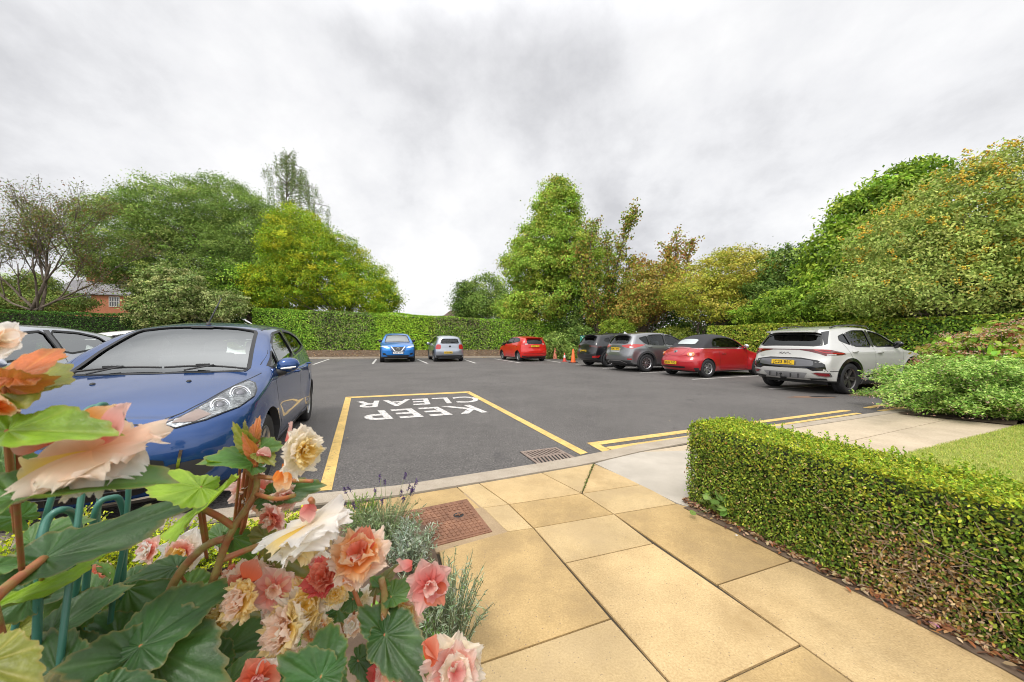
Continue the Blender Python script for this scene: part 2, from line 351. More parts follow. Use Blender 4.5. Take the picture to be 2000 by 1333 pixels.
# --- kerb + paving (near, camera side) ---
def dense(l, n=8):
    out = []
    for i in range(len(l)-1):
        for k in range(n): out.append(tuple(np.array(l[i])*(1-k/n)+np.array(l[i+1])*k/n))
    return out+[l[-1]]
KO = [(-250, 1075), (150, 1040), (450, 1001), (600, 975), (775, 957), (932, 932), (1055, 912), (1125, 899.5), (1188, 886.5), (1247, 874), (1344, 858.5), (1540, 834.5), (1748, 804.5), (2300, 735)]
KI = [(-250, 1095), (150, 1056), (450, 1013), (600, 986), (775, 968), (936, 942), (1058, 921.5), (1128, 910), (1192, 896), (1252, 882), (1344, 865), (1540, 838), (1752, 806.5), (2310, 737)]
ko = [Vector(gp(x, y, 0)) for x, y in KO]; ki = [Vector(gp(x, y, ZP)) for x, y in KI]
mb = MB(); n = len(ko)
v = [(p.x, p.y, -.03) for p in ko]+[(p.x, p.y, ZP-.008) for p in ko]+[(p.x*.995, p.y*.995, ZP+.003) for p in ko]+[(p.x, p.y, ZP+.003) for p in ki]+[(p.x, p.y, -.03) for p in ki]
f = [(r*n+i, r*n+i+1, (r+1)*n+i+1, (r+1)*n+i) for i in range(n-1) for r in range(4)]
mb.add(v, f); kb = mb.build('kerb', MT['kerbm'], smooth=False); kb['kind'] = 'structure'
base = [(p.x, p.y) for p in ki]+[(14, -5), (-8, -5)]
sheet('bedding', base, ZP-.012, MT['mortar'], kind='structure')
slabs = [
 [(936, 944), (1058, 923.5), (1136.4, 963.6), (994.4, 984.9)],
 [(994.4, 984.9), (1136.4, 963.6), (1199.2, 1003.7), (1042.3, 1031)],
 [(1042.3, 1031), (1199.2, 1003.7), (1275.5, 1061.2), (1103.4, 1099.5)],
 [(1103.4, 1099.5), (1275.5, 1061.2), (1564.4, 1258.8), (1336, 1365)],
 [(1336, 1365), (1564.4, 1258.8), (2182, 1700), (1640, 1700)],
 [(1058, 923.5), (1160, 905.5), (1136.4, 963.6)],
 [(1160, 905.5), (1254, 946), (1136.4, 963.6)],
 [(1136.4, 963.6), (1254, 946), (1321.6, 983.5), (1199.2, 1003.7)],
 [(1199.2, 1003.7), (1321.6, 983.5), (1380, 1000), (1560, 1090), (1400.8, 1141.9)],
 [(1400.8, 1141.9), (1560, 1090), (1990, 1310), (2700, 1690), (2182, 1700)],
 [(893, 951.5), (936, 944), (994.4, 984.9), (939.4, 992.3)],
 [(700, 983), (893, 951.5), (939.4, 992.3), (700, 1030)],
 [(450, 1016), (700, 983), (700, 1030), (400, 1070)],
 [(942, 991.5), (994.4, 984.9), (1042.3, 1031), (990.5, 1038.4)],
 [(856, 1076), (989, 1038.5), (1042.3, 1031), (1193.8, 1207.7), (925, 1300), (880, 1180)],
 [(925, 1300), (1193.8, 1207.7), (1307.4, 1333), (1640, 1700), (860, 1700)],
]
mb = MB()
def slab(mb, l, z=ZP, gap=.0045, bev=.004, m=0):
    q = [Vector(gp(x, y, z)[:2]) for x, y in l]; n = len(q)
    ar = sum(q[i].x*q[(i+1) % n].y-q[(i+1) % n].x*q[i].y for i in range(n))
    if ar < 0: q = q[::-1]
    def inset(q, d):
        out = []
        for i in range(n):
            e1 = (q[i]-q[i-1]).normalized(); e2 = (q[(i+1) % n]-q[i]).normalized(); n1 = Vector((-e1.y, e1.x)); n2 = Vector((-e2.y, e2.x))
            k = n1+n2; k = k/max(.3, k.length_squared)*2; out.append(q[i]+k*d)
        return out
    a = inset(q, gap); b = inset(q, gap+bev); dz = rnd.uniform(-.001, .001)
    v = [(p.x, p.y, z-.03) for p in a]+[(p.x, p.y, z-bev*.8+dz) for p in a]+[(p.x, p.y, z+dz) for p in b]
    f = [(i, (i+1) % n, n+(i+1) % n, n+i) for i in range(n)]+[(n+i, n+(i+1) % n, 2*n+(i+1) % n, 2*n+i) for i in range(n)]+[tuple(range(2*n, 3*n))]
    mb.add(v, f, m)
MT['slab3'] = speckle('dark_buff_slab', None, (.38, .25, .10), (.62, .435, .20), 120, 4, .85, .5, big=(1.9, .78, 1.06), voro=(66, .17, (.27, .19, .12), .72), stain=(2.0, .40, .12, (.36, .25, .12)))
for i, s in enumerate(slabs): slab(mb, s, m=(0, 2, 1, 0, 2, 1, 0, 1, 2, 0, 1, 2, 0, 1, 2, 1)[i])
pv = mb.build('paving', [MT['slab'], MT['slab2'], MT['slab3']], recalc=False); pv['kind'] = 'structure'
mb = MB()
slab(mb, [(1162, 905), (1192, 897), (1252, 883), (1345, 880), (1500, 905), (1420, 1010), (1323, 983)], gap=.003)
ap = mb.build('concrete_patch', MT['concrete'], recalc=False); ap['kind'] = 'structure'
A, B, Cc, D = [np.array(gp(x, y, ZP+.001)[:2]) for x, y in ((1255, 882), (1752, 806), (1985, 831), (1560, 985))]
mb = MB()
for i in range(2):
    for j in range(5):
        P = lambda s, t: (A*(1-s)+B*s)*(1-t)+(D*(1-s)+Cc*s)*t
        q = [P(j/5, i/2), P((j+1)/5, i/2), P((j+1)/5, (i+1)/2), P(j/5, (i+1)/2)]
        def topx(p): return (1000+FOC*p[0]/p[1], 666.5+FOC*(HC-ZP)/p[1])
        slab(mb, [topx(p) for p in q], gap=.006)
o = mb.build('paving_apron', MT['apron'], recalc=False); o['kind'] = 'structure'
# moss in the green joint and small fallen leaves
a_, b_ = Vector(gp(1160, 907, ZP)), Vector(gp(1137, 962, ZP)); n = 160; tt = rng.random(n)
P = np.array(a_)[None]*(1-tt[:, None])+np.array(b_)[None]*tt[:, None]+rng.normal(0, .006, (n, 3))*[1, 1, .3]+[0, 0, .006]
g = leaves('moss', P, np.tile([0., 0, 1.], (n, 1)), .014, pal([(.10, .14, .03), (.16, .20, .05)], n)); tag(g, 'green moss in the slanting joint between the paving slabs', 'moss', kind='stuff')
for (px, py, z_, lab) in ((678, 857, .01, 'single pale fallen leaf on the tarmac inside the yellow box'), (1308, 824, .01, 'tiny tan fallen leaf on the tarmac beyond the double yellow line'), (1438, 1050, .05, 'small white petal on the paving by the box hedge corner'), (1824, 1226, .05, 'small pink petal on the soil below the box hedge')):
    g = leaves('fallen_leaf', np.array([(0., 0., 0.)]), np.array([(0., 0, 1.)]), .035, np.array([(.55, .46, .30) if 'tan' in lab or 'pale' in lab else ((.8, .8, .8) if 'white' in lab else (.62, .28, .50))]), jitter=.2, fine=True, aspect=.6); g.location = gp(px, py, z_); g.location.z += .012; tag(g, lab, 'leaf')
# lawn
LP = [gp(x, y, .05)[:2] for x, y in ((1988, 832), (1775, 884.5), (1560, 990))]+[(1.75, 2.2), (3.2, .2), (16, .2), (16, 4.8)]
sheet('lawn', LP, .05, MT['lawn'], kind='structure')
def inpoly(x, y, poly):
    c = np.zeros(len(x), bool); n = len(poly)
    for i in range(n):
        x1, y1 = poly[i][:2]; x2, y2 = poly[i-1][:2]
        m = ((y1 > y) != (y2 > y)) & (x < (x2-x1)*(y-y1)/(y2-y1+1e-12)+x1); c ^= m
    return c
x = rng.uniform(1.7, 8, 240000); y = rng.uniform(1.0, 5.2, 240000); k = inpoly(x, y, LP) & (x < 1.6*y+.3); x, y = x[k], y[k]; n = len(x)
P = np.stack([x, y, np.full(n, .058)+rng.uniform(0, .012, n)], 1)
g = leaves('grass_blades', P, np.tile([0., -.6, .5], (n, 1)), .028, pal([(.30, .38, .06), (.46, .50, .10), (.56, .52, .16), (.22, .32, .04)], n, [3, 4, 2, 2]), aspect=.13, axis=np.tile([0., 0., 1.], (n, 1)), jitter=.8)
tag(g, 'short mown yellow green grass beside the tan paving', 'grass', kind='stuff')
# back kerb, soil bank behind it
bk0, bk1 = Vector((-46, 20.3, 0)), Vector((7.5, 28.4, 0)); bd = (bk1-bk0).normalized(); bn = Vector((-bd.y, bd.x, 0))
mb = MB(); c = (bk0+bk1)/2
mb.box((c.x, c.y, .05), ((bk1-bk0).length, .13, .14), Matrix.Rotation(math.atan2(bd.y, bd.x), 3, 'Z'))
o = mb.build('back_kerb', MT['kerbm']); o['kind'] = 'structure'
mb = MB(); nu, nv = 140, 12; v = []
for j in range(nv+1):
    for i in range(nu+1):
        p = bk0.lerp(bk1+bd*6, i/nu)+bn*(.07+j*.45); h = .10+.42*min(1, j/4)*(1 if j < 6 else 1)+.05*rnd.random()*(j > 0); v.append((p.x, p.y, h))
mb.add(v, [(j*(nu+1)+i, j*(nu+1)+i+1, (j+1)*(nu+1)+i+1, (j+1)*(nu+1)+i) for j in range(nv) for i in range(nu)])
o = mb.build('soil_bank', MT['soil'], smooth=True); o['kind'] = 'structure'
# leaf litter along the back bank (uncountable)
n = 9000; t = rng.uniform(0, 1, n); dd = rng.uniform(-.5, 2.0, n)
P = np.array(bk0)[None]+(np.array(bk1-bk0))[None]*t[:, None]+np.array(bn)[None]*dd[:, None]; P[:, 2] = np.where(dd < .05, .01, .14+.25*np.clip(dd, 0, 1.6))
P = P[(dd > .05) | (rng.random(n) < .12)]; n = len(P)
o = leaves('leaf_litter', P, np.tile([0., 0., 1.], (n, 1)), .10, pal([(.22, .13, .07), (.34, .22, .11), (.15, .09, .06), (.45, .33, .2)], n), jitter=.5)
tag(o, 'brown fallen leaves on the soil under the back hedge', 'leaf litter', kind='stuff')
# right-hand bed under the hedge, behind the parked row
def rrow(t, off, z=0): return Vector((12.6-.37*t+.93*off, 11.2+.93*t+.37*off, z))
mb = MB(); v = []; nu, nv = 40, 6
for j in range(nv+1):
    for i in range(nu+1):
        p = rrow(-9+i*(26/nu), -.5+j*1.6); v.append((p.x, p.y, .08+.04*rnd.random() if j else .0))
mb.add(v, [(j*(nu+1)+i, j*(nu+1)+i+1, (j+1)*(nu+1)+i+1, (j+1)*(nu+1)+i) for j in range(nv) for i in range(nu)])
o = mb.build('soil_bed', MT['soil'], smooth=True); o['kind'] = 'structure'
# soil bed, left foreground (plants) and strip under the box hedge
bed = [gp(x, y, .05)[:2] for x, y in ((-400, 1110), (400, 1058), (700, 1012), (770, 1003), (835, 1030), (850, 1076), (880, 1180), (930, 1300), (900, 1700))]+[(-3, .2)]
sheet('planting_bed', bed, .052, MT['soil'], kind='structure')
sheet('hedge_bed', [gp(x, y, .05)[:2] for x, y in ((1334, 990), (1440, 1040), (1545, 1093), (1700, 1168), (1955, 1302), (2670, 1700))]+[(2.9, .4), (3.2, .5), (1.9, 2.75)], .0455, MT['soil'], kind='structure')
shr = [gp(x, y, .06)[:2] for x, y in ((1752, 806.8), (1985, 830), (2100, 838))]+[(16, 5.5), (16, 11), gp(2310, 740)[:2]]
sheet('shrub_bed', shr, .056, MT['soil'], kind='structure')
# --- manhole cover in its concrete surround ---
mh = [gp(x, y, ZP)[:2] for x, y in ((838, 1068), (956, 1038), (910, 978), (786, 1003))]
mhc = np.mean(mh, 0)
t = empty('manhole_cover', (mhc[0], mhc[1], ZP)); tag(t, 'rusty brown chequered iron manhole cover set in the buff paving', 'manhole cover')
q = [np.array(p)-mhc for p in mh]
def quadP(q, s, t): return (q[0]*(1-s)+q[1]*s)*(1-t)+(q[3]*(1-s)+q[2]*s)*t
mb = MB(); sr = [np.array(gp(x, y, ZP)[:2])-mhc for x, y in ((750, 1012), (908, 963), (941, 990), (991, 1039), (978, 1052), (857, 1078), (800, 1092))]; mb.prism(sr, -.02, -.001); mb.build('surround', speckle('mortar_surround', None, (.30, .21, .12), (.44, .32, .19), 90, 6, .9, .5), t)
mb = MB(); mb.prism([p*1.06 for p in q], -.02, .004); mb.build('frame', MT['rust'], t)
mb = MB(); mb.prism([p*.99 for p in q], -.01, .007)
for i in range(13):
    for j in range(11):
        s, tt = (i+.5)/13*.94+.03, (j+.5)/11*.92+.04
        if 7.5 < i < 10.5 and 4.5 < j < 7.5: continue
        a, b = .026, .024
        pts = [quadP(q, s+da*.9/13, tt+db*.9/11) for da, db in ((-.28, -.33), (.28, -.33), (.28, .33), (-.28, .33))]
        mb.prism(pts, .0065, .0115)
mb.build('lid', MT['rust'], t)
hc = quadP(q, .72, .57); mb = MB(); mb.lathe([(0, .0085), (.034, .0085), (.036, .0075)], 20, 'Z', (hc[0], hc[1], 0), 0)
mb.box((hc[0], hc[1], .011), (.055, .008, .006), Matrix.Rotation(.5, 3, 'Z'), 1); mb.box((hc[0], hc[1], .011), (.008, .04, .006), Matrix.Rotation(.5, 3, 'Z'), 1)
mb.build('key_hole', [MT['dark'], MT['rust']], t)
# --- drain grate ---
gr = [gp(x, y, 0)[:2] for x, y in ((1054, 911), (1127, 897), (1086, 875.5), (1016, 884))]; gc = np.mean(gr, 0); q = [np.array(p)-gc for p in gr]
t = empty('drain_grate', (gc[0], gc[1], 0)); tag(t, 'brown iron drain grating with slanted slots in the tarmac by the kerb', 'drain grate')
mb = MB(); mb.prism([p*1.02 for p in q], -.02, .0035); mb.build('pit', MT['dark'], t)
mb = MB()
ring = [(0, 0, 1, .07), (0, .93, 1, 1), (0, .07, .06, .93), (.94, .07, 1, .93), (.06, .46, .94, .54)]
for s0, t0, s1, t1 in ring: mb.prism([quadP(q, s0, t0), quadP(q, s1, t0), quadP(q, s1, t1), quadP(q, s0, t1)], -.01, .010)
for r0, r1, sg in ((.07, .46, 1), (.54, .93, -1)):
    for k in range(10):
        s = .05+k*.094; d = .07*sg
        pts = [(s, r0), (s+.045, r0), (s+.045+d, r1), (s+d, r1)]; pts = [(min(max(a, .06), .94), b) for a, b in pts]
        mb.prism([quadP(q, a, b) for a, b in pts], -.01, .0095)
mb.build('grating', MT['iron'], t)
# ================= cars =================
def pchip(xs, ys):
    xs = np.array(xs, float); ys = np.array(ys, float)
    if xs[0] > xs[-1]: xs, ys = xs[::-1], ys[::-1]
    h = np.diff(xs); d = np.diff(ys)/h; m = np.zeros(len(xs)); m[0], m[-1] = d[0], d[-1]
    for i in range(1, len(xs)-1):
        if d[i-1]*d[i] > 0:
            w1, w2 = 2*h[i]+h[i-1], h[i]+2*h[i-1]; m[i] = (w1+w2)/(w1/d[i-1]+w2/d[i])
    def f(x):
        x = np.clip(x, xs[0], xs[-1]); i = np.clip(np.searchsorted(xs, x)-1, 0, len(h)-1)
        t = (x-xs[i])/h[i]; t2, t3 = t*t, t*t*t
        return (2*t3-3*t2+1)*ys[i]+(t3-2*t2+t)*h[i]*m[i]+(-2*t3+3*t2)*ys[i+1]+(t3-t2)*h[i]*m[i+1]
    return f
def cur(l): return pchip([a for a, b in l], [b for a, b in l])
def supe(b, n): return 1-np.power(np.maximum(1-np.power(np.abs(b), n), 0), 1/n)
class Body:
    def __init__(s, S):
        s.S = S; s.top = cur(S['top']); s.bot = cur(S['bot']); s.xF = cur(S['front']); s.xR = cur(S['rear']); s.W = cur(S['plan']); s.Z = cur(S['side']); s.cr = cur(S['crown'])
    def halfw(s, x, z):
        S = s.S; w = S['hw']*s.W(x)*s.Z(z)
        for xa in (0, -S['wb']):
            d = np.sqrt((x-xa)**2+(z-S['wr'])**2)-S['arch']; w = w+S['flare']*np.exp(-(np.maximum(d, 0)/S.get('flw', .10))**2)*np.clip((S['arch']+S['wr']+.25-z)/.3, 0, 1)
        for (x0, z0, sx, sz, am) in S.get('bumps', []): w = w+am*np.exp(-((x-x0)/sx)**2-((z-z0)/sz)**2)
        return w
    def pos(s, a, b, c, inset=0):
        S = s.S; t = (a+1)/2; x = s.xF(.5)*(1-t)+s.xR(.5)*t; z = .5+0*a; b0 = b
        for it in range(40):
            zt = s.top(x)-s.cr(x)*b*b-S['re']*supe(b, 4)-inset*1.0
            zb = s.bot(x) if not inset else .40+0*x
            z = z*.5+.5*(zb+(np.maximum(zt, zb+.02)-zb)*c)
            xf = s.xF(z)-S['rf']*supe(b, S['nf']); xr = s.xR(z)+S['rr']*supe(b, S['nr'])
            if inset: xf = np.minimum(xf-.1, S['fire']+0*z); xr = xr+inset*1.2
            x = x*.5+.5*(xf+(xr-xf)*t)
        return np.stack([x, b*(s.halfw(x, z)-inset), z], -1)
    def mesh(s, name, na, nb, nc, inset=0):
        ia = np.linspace(-1, 1, na+1); av = .6*ia+.4*np.sin(ia*np.pi/2); ib = np.linspace(-1, 1, nb+1); bv = np.sin(ib*np.pi/2)
        ic = np.linspace(0, 1, nc+1); cv = .5*ic+.5*np.sin(ic*np.pi/2)
        idx = {}; pts = []
        def g(i, j, k):
            if (i, j, k) not in idx: idx[(i, j, k)] = len(pts); pts.append((av[i], bv[j], cv[k]))
            return idx[(i, j, k)]
        F = []
        for i in range(na):
            for j in range(nb):
                F.append((g(i, j, nc), g(i, j+1, nc), g(i+1, j+1, nc), g(i+1, j, nc))); F.append((g(i, j, 0), g(i+1, j, 0), g(i+1, j+1, 0), g(i, j+1, 0)))
            for k in range(nc):
                F.append((g(i, 0, k), g(i, 0, k+1), g(i+1, 0, k+1), g(i+1, 0, k))); F.append((g(i, nb, k), g(i+1, nb, k), g(i+1, nb, k+1), g(i, nb, k+1)))
        for j in range(nb):
            for k in range(nc):
                F.append((g(0, j, k), g(0, j+1, k), g(0, j+1, k+1), g(0, j, k+1))); F.append((g(na, j, k), g(na, j, k+1), g(na, j+1, k+1), g(na, j+1, k)))
        p = np.array(pts); V = s.pos(p[:, 0], p[:, 1], p[:, 2], inset)
        me = bpy.data.meshes.new(name); me.from_pydata(V.tolist(), [], F)
        bm = bmesh.new(); bm.from_mesh(me); bmesh.ops.recalc_face_normals(bm, faces=bm.faces); bm.to_mesh(me); bm.free()
        return me
def evalbool(me, cutters):
    o = bpy.data.objects.new('b', me); C.objects.link(o); tmp = [o]
    for cme in cutters:
        c = bpy.data.objects.new('c', cme); C.objects.link(c); tmp.append(c)
        m = o.modifiers.new('b', 'BOOLEAN'); m.operation = 'DIFFERENCE'; m.object = c; m.solver = 'EXACT'
    dg = bpy.context.evaluated_depsgraph_get(); r = bpy.data.meshes.new_from_object(o.evaluated_get(dg))
    for t in tmp: bpy.data.objects.remove(t)
    return r
def mesh_of(mb):
    me = bpy.data.meshes.new('m'); me.from_pydata(mb.v, [], mb.f); bm = bmesh.new(); bm.from_mesh(me); bmesh.ops.recalc_face_normals(bm, faces=bm.faces); bm.to_mesh(me); bm.free(); return me
def densify(poly, step, closed=True):
    out = []; n = len(poly)
    for i in range(n if closed else n-1):
        a, b = Vector(poly[i]), Vector(poly[(i+1) % n]); k = max(1, int((b-a).length/step))
        for j in range(k): out.append(a.lerp(b, j/k))
    if not closed: out.append(Vector(poly[-1]))
    return out
def rounded(poly, r=.25, it=2, closed=True):
    p = [Vector(q) for q in poly]
    for _ in range(it):
        o = []; n = len(p)
        for i in range(n):
            a, b = p[i], p[(i+1) % n]; o += [a.lerp(b, r), a.lerp(b, 1-r)]
        p = o
    return p
class Snap:
    def __init__(s, me):
        bm = bmesh.new(); bm.from_mesh(me); s.t = BVHTree.FromBMesh(bm); bm.free()
    def hit(s, p, d):       # d points out of the body
        r = s.t.ray_cast(Vector(p)+d*1.2, -d, 3.0)
        if r[0] is None: r = s.t.find_nearest(Vector(p))
        return r[0], r[1]
def newell(P):
    n = Vector((0, 0, 0))
    for i in range(len(P)):
        a, b = P[i], P[(i+1) % len(P)]; n += Vector(((a.y-b.y)*(a.z+b.z), (a.z-b.z)*(a.x+b.x), (a.x-b.x)*(a.y+b.y)))
    return n.normalized()
def outward(n, P):
    c = sum((Vector(p) for p in P), Vector())/len(P)-Vector((-1.3, 0, .6))
    return n if n.dot(c) > 0 else -n
def patch(snap, outline, name, m, parent, off=.004, d=None, grid=.06, thick=0, smooth=True, follow=True):
    P = [Vector(p) for p in outline]; n = outward(newell(P), P) if d is None else Vector(d).normalized()
    u = n.cross(Vector((0, 0, 1)) if abs(n.z) < .9 else Vector((1, 0, 0))).normalized(); v = n.cross(u); c = sum(P, Vector())/len(P)
    bm = bmesh.new(); vs_ = [bm.verts.new(c+u*(p-c).dot(u)+v*(p-c).dot(v)) for p in P]; bm.faces.new(vs_)
    for ax in (u, v):
        co = [ (q.co-c).dot(ax) for q in bm.verts]; lo, hi = min(co), max(co); k = int((hi-lo)/grid)
        for i in range(1, k+1):
            bmesh.ops.bisect_plane(bm, geom=bm.verts[:]+bm.edges[:]+bm.faces[:], plane_co=c+ax*(lo+(hi-lo)*i/(k+1)), plane_no=ax, dist=1e-5)
    for q in bm.verts:
        h, hn = snap.hit(q.co, n); q.co = h+(n*off)
    bm.normal_update()
    s = sum((f.normal.dot(n) for f in bm.faces))
    if s < 0:
        for f in bm.faces: f.normal_flip()
    if thick:
        ret = bmesh.ops.extrude_face_region(bm, geom=bm.faces[:]); ev = [g for g in ret['geom'] if isinstance(g, bmesh.types.BMVert)]
        for q in ev: q.co += n*thick
    me = bpy.data.meshes.new(name); bm.to_mesh(me); bm.free(); me.materials.append(m)
    if smooth: smooth_by_angle(me, 35)
    o = bpy.data.objects.new(name, me); C.objects.link(o); o.parent = parent; return o
def band(snap, outline, w, name, m, parent, off=.003, d=None, closed=True, step=.05, inner=0.0):
    P = densify(outline, step, closed); n = (outward(newell(P), P) if closed else Vector((0, 0, 1))) if d is None else Vector(d).normalized()
    k = len(P); V = []; F = []
    for i in range(k):
        a = P[i-1] if (closed or i) else P[0]; b = P[(i+1) % k] if (closed or i < k-1) else P[-1]
        t = (b-a); t = (t-n*t.dot(n)).normalized(); s = t.cross(n)
        for q in (P[i]+s*w*(.5+inner), P[i]-s*w*(.5-inner)):
            h, hn = snap.hit(q, n); V.append(h+n*off)
    for i in range(k if closed else k-1):
        j = (i+1) % k; F.append((2*i, 2*j, 2*j+1, 2*i+1))
    mb = MB(); mb.add(V, F); o = mb.build(name, m, parent, smooth=True, recalc=False)
    if sum(f.normal.dot(n) for f in o.data.polygons) < 0: o.data.flip_normals()
    return o
def textmesh(txt, size, m, name, parent, loc, xdir, ydir, bold=.012, sx=1.0, space=1.0, depth=.002):
    cu = bpy.data.curves.new('t', 'FONT'); cu.body = txt; cu.size = size; cu.align_x = 'CENTER'; cu.align_y = 'CENTER'; cu.offset = bold*size*.4; cu.extrude = depth; cu.space_character = space
    o = bpy.data.objects.new('t', cu); C.objects.link(o); dg = bpy.context.evaluated_depsgraph_get(); me = bpy.data.meshes.new_from_object(o.evaluated_get(dg)); bpy.data.objects.remove(o)
    X = Vector(xdir).normalized(); Y = Vector(ydir).normalized(); Zv = X.cross(Y)
    for v in me.vertices: v.co = Vector(loc)+X*v.co.x*sx+Y*v.co.y+Zv*v.co.z
    me.materials.clear(); me.materials.append(m); ob = bpy.data.objects.new(name, me); C.objects.link(ob); ob.parent = parent; return ob
def plate(root, loc, txt, rear=True, tilt=0.0, w=.52, h=.112, colr=None):
    # loc on bumper; facing -x (rear) or +x (front)
    s = -1 if rear else 1; X = Vector((0, s, 0)); Y = Vector((-s*math.sin(tilt)*1.0, 0, math.cos(tilt))); nrm = X.cross(Y)
    mb = MB(); R = Matrix((X, Y, nrm)).transposed(); mb.box(loc, (w, h, .012), R)
    o = mb.build('number_plate', MT['plate_y'] if (rear if colr is None else colr == 'y') else MT['plate_w'], root, bevel=.003)
    if txt: textmesh(txt, h*.92, MT['ink'], 'plate_text', o, Vector(loc)+nrm*.008, X, Y, .03, w/.52*1.0, 1.05, .0008)
WCACHE = {}
def wheel_meshes(r, wd, style):
    key = (round(r, 3), wd, style)
    if key in WCACHE: return WCACHE[key]
    rr = r*.66 if style != 'big' else r*.70
    t = MB(); h = wd/2
    t.lathe([(rr-.01, -h*.85), (rr+.02, -h*.95), (r*.93, -h), (r*.985, -h*.85), (r, -h*.5), (r, -h*.12), (r-.008, -h*.1), (r-.008, -h*.04), (r, 0), (r, h*.5), (r*.985, h*.85), (r*.93, h), (rr+.02, h*.95), (rr-.01, h*.85)], 48)
    tm = t.build('tyre', MT['rubber'], None, smooth=True)
    rm = MB(); f = h*.80    # outer face at +y
    rm.lathe([(rr-.03, -h*.8), (rr, -h*.8), (rr, f), (rr-.012, f+.006), (rr-.028, f-.01), (rr-.03, 0)], 48)
    n, dbl = {'six': (6, 0), 'multi': (10, 1), 'big': (5, 2), 'five': (5, 1), 'seven': (7, 0), 'nine': (9, 0)}[style]
    sm = 0
    for k in range(n):
        q0 = 2*math.pi*k/n
        offs = [0] if not dbl else ([-.13, .13] if dbl == 1 else [-.22, .10])
        for oo in offs:
            q = q0+oo*(10/n)*.5; wi, wo = (.032, .050) if style == 'six' else ((.016, .014) if dbl else (.026, .018))
            if style == 'big': wi, wo = .030, .016; q1 = q+.28
            elif style == 'seven': wi, wo, q1 = .026, .030, q
            else: q1 = q
            a = Vector((math.cos(q), 0, math.sin(q))); b = Vector((math.cos(q1), 0, math.sin(q1))); ta = Vector((-a.z, 0, a.x)); tb = Vector((-b.z, 0, b.x))
            p = [a*.04+ta*wi, a*.04-ta*wi, b*(rr-.012)-tb*wo, b*(rr-.012)+tb*wo]
            v = [(x.x, f-.008-.02*(i < 2), x.z) for i, x in enumerate(p)]+[(x.x, f-.045, x.z) for x in p]
            rm.add(v, [(0, 1, 2, 3), (4, 7, 6, 5), (0, 4, 5, 1), (1, 5, 6, 2), (2, 6, 7, 3), (3, 7, 4, 0)], 0)
    rm.lathe([(0, f-.012), (.03, f-.014), (.055, f-.022), (.062, f-.045)], 24, m=0)
    rm.lathe([(0, f-.006), (.022, f-.007), (.026, f-.013)], 16, m=1)
    rm.lathe([(0, -.02), (rr*.72, -.02), (rr*.74, -.03)], 32, m=2); rm.lathe([(rr*.74, -.05), (rr-.03, -.05)], 32, m=1)
    al = MT['alloydark'] if style == 'big' else MT['alloy']
    rim = rm.build('rim', [al, MT['dark'], mat('brake_disc', (.2, .19, .18), .4, metal=.8)], None); smooth_by_angle(rim.data, 35)
    WCACHE[key] = (tm.data, rim.data); bpy.data.objects.remove(tm); bpy.data.objects.remove(rim); return WCACHE[key]
def add_wheel(root, x, side, S, style, steer=0):
    tm, rm = wheel_meshes(S['wr'], S.get('ww', .2), style)
    y = side*(S['track']); e = bpy.data.objects.new('wheel', None); C.objects.link(e); e.parent = root; e.location = (x, y, S['wr']); e.empty_display_size = .1
    e.rotation_euler = (0, rnd.uniform(0, 6), (0 if side > 0 else math.pi)+steer)
    for nm, me in (('tyre', tm), ('rim', rm)):
        o = bpy.data.objects.new(nm, me); C.objects.link(o); o.parent = e
